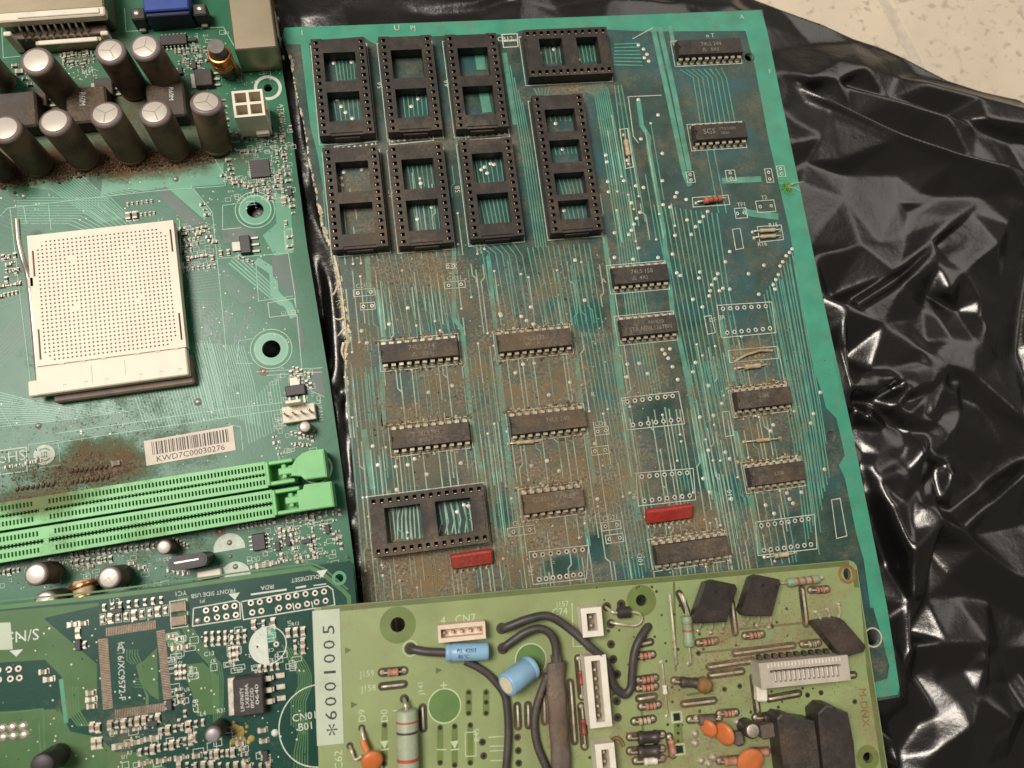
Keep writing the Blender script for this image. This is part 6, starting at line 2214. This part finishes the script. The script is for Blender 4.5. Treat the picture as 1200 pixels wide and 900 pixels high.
def O_hole(p, r=.95, m='pad_power', dark=True):
    pzj[0] = .055 + (pzj[0] - .055 + .0004) % .012
    pj.disc(p, r, pzj[0] + .013, m, 14)
    if dark:
        ph.disc(p, r * .5, .084 + pzj[0] * .05, 'hole_dark', 10)
pzj = [.055]
def o_slot(a, b, r=1.0, m='pad_power'):
    """dark oval pad between two local points"""
    a, b = Vector(a), Vector(b)
    t = (b - a).normalized()
    n = Vector((-t.y, t.x))
    pts = []
    for k in range(9):
        an = math.pi * k / 8
        pts.append(tuple(b + n * r * math.cos(an) + t * r * math.sin(an)))
    for k in range(9):
        an = math.pi * k / 8
        pts.append(tuple(a - n * r * math.cos(an) - t * r * math.sin(an)))
    pzj[0] = .055 + (pzj[0] - .055 + .0004) % .012
    pj.flat(pts, pzj[0], m)
def jumper(a, b, h=.55, r=.34, m='wire_metal', slot=True):
    a3, b3 = Vector((*a, 0)), Vector((*b, 0))
    u = (b3 - a3).normalized()
    if slot:
        o_slot(a, b, 1.2)
    w = MB().tube([a3, a3 + u * .1 + Vector((0, 0, h * .8)), a3 + u * .6 + Vector((0, 0, h)), (a3 + b3) / 2 + Vector((0, 0, h * 1.05)), b3 - u * .6 + Vector((0, 0, h)), b3 - u * .1 + Vector((0, 0, h * .8)), b3], r, m, 7)
    return w.obj('jumper_wire', OE, smooth=50)
for x, y in [(205, 395), (580, 478), (230, 620)]:
    c = O3(x, y)
    ps.flat([(c[0] - .9, c[1] + .9), (c[0] - .9, c[1] - .9), (c[0] + .9, c[1])], .07, 'gap_power')
for s, x, y, h, r in [('J159', 282, 496, 2.2, 0), ('J158', 288, 556, 2.2, 0), ('4   CN7', 660, 266, 2.2, 0), ('D9', 262, 665, 2.0, V), ('D0', 355, 665, 2.0, V), ('C62', 165, 850, 2.2, V), ('J141', 508, 555, 2.0, V), ('J157', 1090, 207, 2.0, 0), ('C74', 1080, 235, 2.0, 0), ('+', 600, 540, 2.0, 0), ('R45', 735, 745, 1.6, V)]:
    ps.text(s, O3(x, y), h, 'silk_power', .075, r)
ps.text('M-DNX', Ob(1065, 512), 2.3, 'rust', .075, -V - .05)
for pts in [[(1130, 200), (1135, 380), (1180, 378)], [(390, 645), (490, 640)], [(570, 806), (612, 806)], [(785, 755), (860, 750), (860, 790), (790, 792)], [(790, 812), (860, 808), (860, 850), (792, 852)]]:
    ps.line([O3(*p) for p in pts], .28, .07, 'silk_power')
for x, y in [(355, 790), (645, 790)]:
    c = O3(x, y)
    ps.flat([(c[0] - 1.2, c[1] + 1.3), (c[0] + 1.2, c[1] + 1.3), (c[0], c[1] - .8)], .072, 'silk_power')
    ps.line([(c[0] - 1.2, c[1] - 1.0), (c[0] + 1.2, c[1] - 1.0)], .35, .072, 'silk_power')
for x, ya, yb in [(355, 705, 865), (585, 715, 860), (645, 710, 870), (710, 705, 860)]:
    o_slot(O3(x, ya), O3(x, yb), .85, 'bare_power')
    O_hole(O3(x, ya), .75)
    O_hole(O3(x, yb), .75)
ps.line([O3(688, 735), O3(732, 733), O3(734, 832), O3(690, 834)], .25, .08, 'silk_power', True)
for x in (703, 775):
    o_slot(O3(x, 568), O3(x, 655), .95, 'bare_power')
    for y in (570, 610, 655):
        O_hole(O3(x, y), .7)
for x, y in [(760, 775), (765, 832), (905, 755), (908, 810), (910, 862), (840, 305), (845, 388), (462, 388)]:
    O_hole(O3(x, y), 1.0 if y > 400 else 1.7)
ps.ring(O3(462, 388), 2.0, 2.3, .07, 'silk_power', 22)
for x, y in [(217, 300), (225, 350), (238, 400), (237, 490), (240, 545), (648, 440), (597, 450), (510, 330), (920, 462), (875, 470), (1033, 492), (700, 235), (755, 240)]:
    O_hole(Ob(x, y), 1.25 if x < 300 else .8)
for x, y in [(437, 543), (447, 652)]:
    c = Ob(x, y)
    ps.line(rect(c, 3.0, 2.8), .5, .07, 'silk_power', True)
    ph.add([(a_, b_, .082) for a_, b_ in rect(c, 1.9, 2.0)], [(0, 1, 2, 3)], 'hole_dark')
for y in (572, 598, 624):
    O_hole(Ob(442, y), .5)
pp.line([Ob(440, 555), Ob(446, 640)], 2.6, .046, 'bare_power')
rr_ = random.Random(8)
for k in range(90):
    x, y = rr_.uniform(120, 900), rr_.uniform(100, 700)
    O_hole(Ob(x, y), rr_.uniform(.25, .5), 'pad_power', False)
pp.obj('copper_pour', OE)
# sticker with the number
q = PB.LL([(366, 716), (398, 713), (403, 871), (371.7, 874)])
o = MB().prism(q, .05, .16, 'label_paper').obj('paper_label', OE)
c = OL(385, 793)
t = MB()
for s, x, y in (('5', 108, 205), ('0', 110, 280), ('0', 112, 350), ('1', 114, 418), ('0', 116, 490), ('0', 118, 565), ('6', 120, 635)):
    t.text(s, OL(360 + x / 4.285, 690 + y / 4.285), 3.3, 'ink', .18, V - .03, w=2.4 if s != '1' else .7)
t.text('*', OL(389, 855), 3.0, 'ink', .18, V, w=3.0)
t.obj('print', o)

def plug(xy, w, d, h, m, cav, mh, top=None, rz=0.0, pins=()):
    rec = [(-w / 2 + cav[0], w / 2 - cav[0], -d / 2 + cav[1], d / 2 - cav[1], h * .35)]
    b = box_recess(-w / 2, w / 2, -d / 2, d / 2, .2, h, rec, m, mh)
    p = OL(xy[0], xy[1], h)
    ob = link('plug_connector', b.mesh('housing'), OE, (p[0], p[1], 0), rz)
    if pins:
        t = MB()
        for x, y in pins:
            t.box((x, y, h * .45), (.8, .8, h * .5), 'lead_logic', ch=.15)
        t.obj('contact_pin', ob, kind='stuff')
    return ob
plug(z3(675, 320), 13.6, 4.8, 5.5, 'conn_cream', (.8, 1.2), 'conn_cream', pins=[(-5 + 2.5 * k, 0) for k in range(5)])
plug((701, 810), 6.4, 19.6, 6.5, 'conn_white', (1.9, 1.4), 'conn_hole', pins=[(0, -7 + 2.5 * k) for k in range(6)])
plug((694, 729), 6.2, 8.2, 6.0, 'conn_white', (1.6, 1.6), 'conn_hole', pins=[(0, -1.2), (0, 1.2)])
plug((710, 890), 5.6, 8.5, 6.0, 'conn_white', (1.7, 1.6), 'conn_hole', pins=[(0, -1), (0, 1.4)])
# grey multi-way connector
b = MB()
rec = []
for k in range(14):
    x = -9.4 + k * 1.5
    rec.append((round(x - .42, 3), round(x + .42, 3), -2.2, .6, 4.6))
rec.append((-11.0, 11.4, .6, 1.3, 3.0))
b = box_recess(-14.2, 14.0, -3.6, 3.6, .2, 6.5, rec, 'conn_grey', 'conn_hole')
p = Ob(868, 392, 6.5)
o = link('card_connector', b.mesh('housing'), OE, (p[0], p[1], 0), -.01)
t = MB()
for k in range(10):
    t.box((-11.6 + k * 2.4, 4.3, 1.4), (1.4, 1.4, 2.0), 'black_power', ch=.2)
for k in range(22):
    t.box((-11.4 + k * 1.08, 2.7, 6.55), (.42, 1.3, .3), 'conn_white', ch=.08)
for k in range(14):
    t.box((-9.4 + k * 1.5, -.6, 5.6), (.34, 2.6, 1.4), 'conn_white', ch=.08)
t.obj('contact_pin', o, kind='stuff')

# blue capacitors
def lying_cap(a, b_, r, n=26):
    a, b_ = Vector(a), Vector(b_)
    d = b_ - a
    H = d.length
    m = MB().lathe([(0, r * .86), (.25, r * .97), (.6, r), (1.3, r), (1.7, r * .93), (2.1, r), (H - .7, r), (H - .25, r * .96), (H, r * .86)], a, d, 'cap_blue', n)
    return m, d.normalized(), H
a = (*O3(607, 405, 3.0), 2.9)
b_ = (*O3(785, 400, 3.0), 2.9)
m_, d_, H_ = lying_cap(a, b_, 2.55)
o = m_.obj('capacitor', OE, smooth=50)
t = MB()
mid = (Vector(a) + Vector(b_)) / 2
ang = math.atan2(d_.y, d_.x)
t.text('RL 4203', (mid.x - .2, mid.y + .8), 1.1, 'print_blue', 5.5, ang, w=5.4)
t.text('85\u00b0C', (mid.x - 1.2, mid.y - .7), 1.0, 'print_blue', 5.5, ang, w=3.0)
t.obj('print', o)
t = MB().cyl(tuple(Vector(b_) - d_ * .1), tuple(Vector(b_) + d_ * .25), 1.5, 'black_power', 14)
t.obj('rubber_end', o)
a = (*O3(965, 462, 3.2), 3.3)
b_ = (*O3(857, 540, 8.2), 8.6)
m_, d_, H_ = lying_cap(a, b_, 3.5)
o = m_.obj('capacitor', OE, smooth=50)
MB().lathe([(0, 2.5), (.12, 2.4)], Vector(b_) - d_ * .02, d_, 'cap_end', 18).obj('metal_top', o)
t = MB()
u_ = d_.cross(Vector((0, 0, 1))).normalized()
w_ = u_.cross(d_)
for k in range(4):
    c0 = Vector(a) + d_ * (2.4 + k * 2.0) + (-u_ * .83 + w_ * .56) * 3.52
    t.add([c0, c0 + d_ * 1.2, c0 + d_ * 1.2 - u_ * .1 - w_ * .5, c0 - u_ * .1 - w_ * .5], [(0, 1, 2, 3), (3, 2, 1, 0)], 'print_blue')
t.obj('print', o)

# wires
def cable(pts, r, m='cable_black', n=9):
    q = [(*OL(x, y, h), h) for x, y, h in pts]
    return MB().tube(spline(q, 6), r, m, n).obj('cable', OE, smooth=60)
cable([(589, 736, -.3), (591, 736, 2.2), (604, 731, 3.4), (619, 725.5, 4.0), (642, 722, 4.2), (665, 735, 4.2), (690, 757, 5.2), (707, 772, 5.2), (714, 785, 4.0), (719, 803, 2.6), (731, 814, 2.0), (739, 806, 2.0), (740.5, 790, 2.4), (743, 766, 3.0), (749, 750, 3.0), (757, 737, 1.8), (760, 734, -.3)], 1.25)
cable([(589, 759, -.3), (591, 758, 2.0), (602, 750, 2.8), (614, 742, 3.4), (630, 736.5, 3.8), (643, 741, 3.8), (650, 754, 3.6), (652, 772, 3.4), (653, 800, 3.2)], 1.2)
cable([(481, 760.5, -.3), (484, 761, 1.6), (498, 763.5, 2.4), (514, 764.5, 2.6), (526, 765, 2.8)], 1.2)
cable([(545, 775, 1.3), (560, 782, 1.4), (575, 793, 1.4), (590, 812, 1.6), (594, 830, 1.6), (595.5, 860, 1.6), (593, 900, 1.6), (591, 930, 1.6)], 1.1)
cable([(642, 790, 2.6), (637, 803, 1.8), (629, 826, 1.5), (626, 850, 1.5), (629, 872, 1.6), (637, 893, 1.7), (650, 920, 1.7)], 1.1)
# flat shrink tube over a cable
b = MB()
q = [(*OL(x, y, 3.2), 3.2) for x, y in ((652, 776), (651, 800), (653, 830), (655, 860), (657, 890), (659, 930))]
prof = [(2.75 * math.cos(t) * (1 if abs(math.cos(t)) < .75 else 1), 1.35 * math.sin(t)) for t in [2 * math.pi * k / 14 for k in range(14)]]
vs = []
sp = spline(q, 4)
for i, p in enumerate(sp):
    k_ = 1 + .05 * math.sin(i * 1.3)
    for x, z in prof:
        vs.append((p.x + x * k_, p.y + .05 * x, p.z + z))
n = len(prof)
fs = [(i * n + k, i * n + (k + 1) % n, (i + 1) * n + (k + 1) % n, (i + 1) * n + k) for i in range(len(sp) - 1) for k in range(n)] + [tuple(reversed(range(n)))]
b.add(vs, fs, 'tube_grey')
o = b.obj('shrink_tube', OE, smooth=60)
MB().box((q[0][0], q[0][1] + 1.0, 3.2), (2.9, 2.4, 2.2), 'cable_black', ch=.3).obj('tube_end', o)

# axial parts
def ax_(name, p, q_, r, bl, m, h=1.0, bands=(), mb='band_dark', slot=True, ml='wire_metal'):
    if slot:
        o_slot(p, q_, 1.3)
    return axial(PB, name, p, q_, r, bl, m, ml, h, bands, mb)
a = Vector((*O3(446, 640, 3.2), 3.2))
d_ = Vector((*O3(456, 985, 3.2), 3.2)) - a
o = MB().lathe([(0, 2.2), (.3, 2.85), (.7, 3.0), (d_.length, 3.0)], a, d_, 'res_pale', 24).obj('power_resistor', OE, smooth=50)
t = MB()
for f_, w_b, m_b in ((2.9, .5, 'band_red'), (5.6, .6, 'band_dark'), (12.6, .9, 'band_red')):
    t.lathe([(0, 3.03), (w_b, 3.03)], a + d_.normalized() * f_, d_, m_b, 24)
t.obj('colour_band', o, smooth=50)
MB().tube(spline([(*O3(437, 596), -.2), (*O3(438, 602, 2), 2.0), (*O3(442, 622, 3.2), 3.2), (*O3(446, 645, 3.2), 3.2)], 5), .55, 'solder_power', 8).obj('lead', o, smooth=50)
O_hole(O3(437, 596), 1.3)
ax_('resistor', O3(345, 487), O3(436, 480), 1.1, 3.2, 'res_pink', 1.1)
jumper(O3(345, 545), O3(435, 535))
jumper(O3(513, 632), O3(516, 718))
jumper(O3(904, 625), O3(908, 710))
jumper(O3(948, 622), O3(950, 705))
jumper(O3(1015, 590), O3(1018, 690), .4)
jumper(Oc(550, 470), Oc(572, 765))
ax_('diode', Oc(590, 350), Oc(608, 540), .85, 4.0, 'res_red', 1.0)
ax_('diode', Oc(605, 590), Oc(622, 790), .85, 4.4, 'res_red', 1.0)
jumper(OL(784, 696), OL(792, 778), .7, .42, slot=False)
jumper(OL(797.5, 696), OL(806, 722), 1.2, .42, slot=False)
ax_('resistor', OL(800, 700), OL(807, 778), 1.75, 9.0, 'res_green', 1.9, (.2, .45), 'band_red', slot=False)
for p, q_, m_, bl in [((510, 295), (568, 288), 'res_pink', 3.4), ((665, 272), (722, 266), 'res_pink', 3.4), ((300, 340), (356, 334), 'res_pink', 3.6), ((308, 420), (366, 412), 'res_pink', 3.6), ((308, 447), (366, 440), 'res_pink', 3.6), ((318, 508), (375, 502), 'res_pink', 3.2), ((295, 558), (357, 550), 'resistor_tan', 3.6), ((580, 532), (635, 528), 'res_pink', 3.2), ((885, 118), (940, 116), 'res_pink', 2.6), ((858, 300), (912, 295), 'wire_metal', 2.4)]:
    ax_('resistor', Ob(*p), Ob(*q_), 1.05, bl, m_, 1.05, (.3, .62))
ax_('resistor', Ob(412, 610), Ob(424, 670), 1.05, 4.0, 'res_pink', 1.05)
ax_('diode', Ob(385, 360), Ob(404, 540), .8, 2.6, 'conn_white', .9, slot=False)
ax_('diode', Ob(780, 95), Ob(925, 78), 1.35, 11.0, 'res_green', 1.5, (.3, .5, .7), 'band_red', slot=False)
for p, q_ in [((310, 482), (362, 474)), ((460, 500), (562, 488)), ((632, 330), (826, 304)), ((545, 376), (692, 354)), ((550, 404), (655, 390)), ((856, 115), (870, 232)), ((692, 410), (707, 525)), ((745, 482), (845, 464)), ((445, 130), (470, 188)), ((620, 160), (633, 262)), ((310, 300), (350, 292)), ((1000, 405), (1030, 402))]:
    jumper(Ob(*p), Ob(*q_), .6, .4)
for x, y in [(345, 608), (345, 655)]:
    ax_('diode', Ob(x - 65, y + 2), Ob(x + 45, y - 6), 1.9, 6.4, 'black_power', 1.9, (.12,), 'cap_grey')
ax_('diode', Ob(428, 422), Ob(520, 428), 1.6, 6.0, 'black_power', 1.7, (.12,), 'cap_grey')
ax_('diode', Ob(300, 690), Ob(390, 682), 1.2, 4.0, 'conn_white', 1.3)
ax_('resistor', Ob(480, 552), Ob(580, 545), 1.6, 5.0, 'tube_grey', 1.7)
# round diode with looped lead near the top
a = (*OL(723, 718, 2), 2.0)
b_ = (*OL(739, 717, 2), 2.0)
d_ = Vector(b_) - Vector(a)
m_ = MB().lathe([(0, 1.0), (.3, 1.7), (d_.length - .3, 1.7), (d_.length, 1.0)], a, d_, 'black_power', 16)
o = m_.obj('diode', OE, smooth=50)
lp = [(*OL(x, y, 1.6), h) for x, y, h in ((739, 717, 2), (747, 718, 1.8), (752, 723, 1.6), (750, 730, 1.6), (742, 733, 1.4), (724, 731, 1.2), (717, 730, -.2))]
t = MB().tube(spline(lp, 4), .42, 'wire_metal', 7)
lp = [(*OL(x, y, 1.6), h) for x, y, h in ((723, 718, 2), (717, 717, 1.9), (711, 712, -.2))]
t.tube(spline(lp, 4), .42, 'wire_metal', 7)
t.obj('leads', o, kind='stuff', smooth=50)
for x, y in [(711, 711), (716, 731), (728, 708)]:
    O_hole(OL(x, y), 1.4)

# black power packages
def pack(poly_px, h0, h1, m, name='power_transistor', dots=(), legs=(), label=None, bev=.3):
    """flat package: outline read in the photograph at its top height h1, with a small chamfer"""
    q = [OL(x, y, h1) for x, y in poly_px]
    c = (sum(p[0] for p in q) / len(q), sum(p[1] for p in q) / len(q))
    a = sum(q[i][0] * q[(i + 1) % len(q)][1] - q[(i + 1) % len(q)][0] * q[i][1] for i in range(len(q)))
    if a < 0:
        q.reverse()
    n = len(q)
    ins = [(c[0] + (x - c[0]) * .94, c[1] + (y - c[1]) * .94) for x, y in q]
    b = MB()
    vs = [(x, y, h0) for x, y in q] + [(x, y, h1 - bev) for x, y in q] + [(x, y, h1) for x, y in ins]
    fs = [tuple(reversed(range(n)))] + [(i, (i + 1) % n, n + (i + 1) % n, n + i) for i in range(n)] + [(n + i, n + (i + 1) % n, 2 * n + (i + 1) % n, 2 * n + i) for i in range(n)] + [tuple(range(2 * n, 3 * n))]
    b.add(vs, fs, m)
    o = b.obj(name, OE, label=label)
    if dots or legs:
        t = MB()
        for x, y in dots:
            t.disc(OL(x, y, h1), .55, h1 + .02, 'hole_dark', 10)
        for (x, y, x2, y2) in legs:
            p, q2 = OL(x, y, 1), OL(x2, y2, 0)
            t.tube([(*p, h0 + 1.0), ((p[0] + q2[0]) / 2, (p[1] + q2[1]) / 2, h0 + .8), (*q2, -.2)], .42, 'wire_metal', 6)
            t.dome((*q2, .05), .9, .5, 'solder_power', 8)
        t.obj('legs', o, kind='stuff')
    return o
pack([(828, 683), (838, 680), (862, 685), (864, 690), (852, 729), (816, 731), (813, 726)], .8, 5.2, 'black_gloss', dots=[(839, 694), (854, 694)], legs=[(820, 727, 818, 739), (833, 727, 833, 741), (846, 727, 846, 740)])
pack([(882, 677), (890, 674), (914, 679), (915, 684), (905, 722), (873, 722), (869, 716)], .8, 5.2, 'black_gloss', dots=[(894, 686), (910, 688)], legs=[(876, 720, 873, 731), (888, 720, 887, 733), (901, 720, 901, 735)])
pack([(955, 731), (960, 728), (984, 724), (990, 728), (1015, 757), (1013, 764), (992, 770), (985, 768)], 1.0, 5.5, 'black_gloss', legs=[(960, 727, 956, 717), (969, 725, 970, 714), (980, 724, 983, 708)])
pack([(911, 842), (916, 837), (929, 839), (932, 842), (955, 845), (960, 880), (965, 930), (922, 930), (916, 880)], .6, 8.0, 'black_power', dots=[])
pack([(959, 836), (968, 827), (977, 827), (981, 832), (994, 835), (1001, 870), (1006, 930), (969, 930), (963, 880)], .6, 8.5, 'black_power')
sp_ = MB()
for k in range(7):
    p = Ob(790 - 0 * k, 590 + k * 22, 3)
    sp_.box((p[0], p[1], 2.4), (1.6, 1.0, .5), 'solder_power', ch=.15)
sp_.obj('solder_joint', OE, kind='stuff')
# disc capacitors and small parts at the bottom
def disc_cap(c, r, tilt, rz, m='orange_disc', h=2.6):
    b = MB().lathe([(-.95, r * .35), (-.75, r * .78), (-.3, r * .98), (.3, r * .98), (.75, r * .78), (.95, r * .35)], (0, 0, 0), (0, 0, 1), m, 22)
    o = b.mesh('disc', 60)
    ob = link('disc_capacitor', o, OE, (c[0], c[1], h), 0, rot=(tilt, 0, rz))
    t = MB()
    for s in (-1, 1):
        t.tube([(s * r * .4, -r * .8, 0), (s * r * .5, -r * 1.3, -.3), (s * r * .55, -r * 1.7, -1.8)], .38, 'wire_metal', 6)
    link('leads', t.mesh('leads', 50), ob, kind='stuff')
    return ob
disc_cap(O3(303, 855, 3), 3.1, .45, .4)
cable([(424, 853, -.2), (424.5, 858, 1.5), (427, 868, 2.2), (431, 879, 2.6)], .5, 'wire_metal')
cable([(425, 868, 2.2), (427, 873, 2.4), (430, 880, 2.6)], .95, 'orange_disc')
O_hole(OL(424, 853), 1.0)
cable([(410, 874, -.2), (412, 880, 1.2), (416, 890, 1.4), (424, 886, 1.8)], .45, 'wire_metal')
O_hole(OL(410, 874), 1.0)
disc_cap(Ob(545, 582, 3), 2.7, .9, -1.2, h=2.8)
disc_cap(Ob(596, 600, 3.5), 3.4, 1.0, -1.35, h=3.6)
disc_cap(Ob(685, 695, 4), 4.2, .35, .2, h=3.6)
capacitor(PB, zb(692, 590), 2.4, 6.5, 'n', sleeve='black_power', rim='black_power', topm='solder_power')
b = MB().box((0, 0, 2.4), (6.4, 4.0, 4.4), 'tube_grey', ch=.4)
link('film_capacitor', b.mesh('film_capacitor'), OE, (*Ob(755, 590, 4.6), 0), .1)
b = MB().box((0, 0, 2.0), (3.4, 4.0, 3.8), 'tube_grey', ch=.9)
link('film_capacitor', b.mesh('film_capacitor'), OE, (*Ob(650, 620, 3.8), 0), .1)
b = MB().box((0, 0, 1.6), (3.4, 5.4, 3.0), 'conn_white', ch=.5)
link('plug_block', b.mesh('plug_block'), OE, (*Ob(725, 462, 3), 0), -.1)
b = MB().lathe([(0, 1.6), (1, 2.3), (3.4, 2.3), (4.2, 1.4)], (0, 0, .2), (0, 0, 1), 'rust', 14)
link('tantalum_capacitor', b.mesh('tantalum_capacitor', 60), OE, (*Ob(535, 440, 4), 0), 0)
ax_('resistor', Ob(700, 545), Ob(780, 535), 1.3, 4.0, 'black_power', 1.5)
ax_('resistor', Ob(580, 690), Ob(640, 684), 1.3, 4.0, 'res_pink', 1.5)
ax_('resistor', Ob(690, 660), Ob(740, 655), 1.2, 4.0, 'res_pink', 1.5)
for x, y in [(520, 690), (545, 700), (560, 680), (505, 550), (500, 600), (500, 632), (640, 560)]:
    pj.dome((*Ob(x, y), .05), 1.2, .6, 'solder_power', 10)
# ring of brown varnish beside the lower plug
MB().tube([(OL(722, 875)[0] + 2.0 * math.cos(t), OL(722, 875)[1] + 2.6 * math.sin(t), .6) for t in [k * .4 for k in range(12)]], .5, 'rust', 6).obj('varnish', OE, smooth=60)
ps.obj('printed_lettering', OE, kind='stuff')
pj.obj('solder_pad', OE, kind='stuff')
ph.obj('drill_hole', OE, kind='stuff')
# grime along the right half
gm = MB()
for k in range(1300):
    x, y = rr_.gauss(885, 60), rr_.gauss(765, 45)
    if not (760 < x < 1015 and 672 < y < 895):
        continue
    p = OL(x, y)
    r = rr_.uniform(.06, .26)
    a = rr_.uniform(0, 6)
    gm.add([(p[0] + r * math.cos(a + t), p[1] + r * math.sin(a + t), .02) for t in (0, 2.1, 4.2)] + [(p[0], p[1], r * .8)], [(0, 1, 3), (1, 2, 3), (2, 0, 3)], rr_.choice(('grit', 'rust', 'band_brown', 'pad_power')))
gm.obj('grit', OE, kind='stuff')
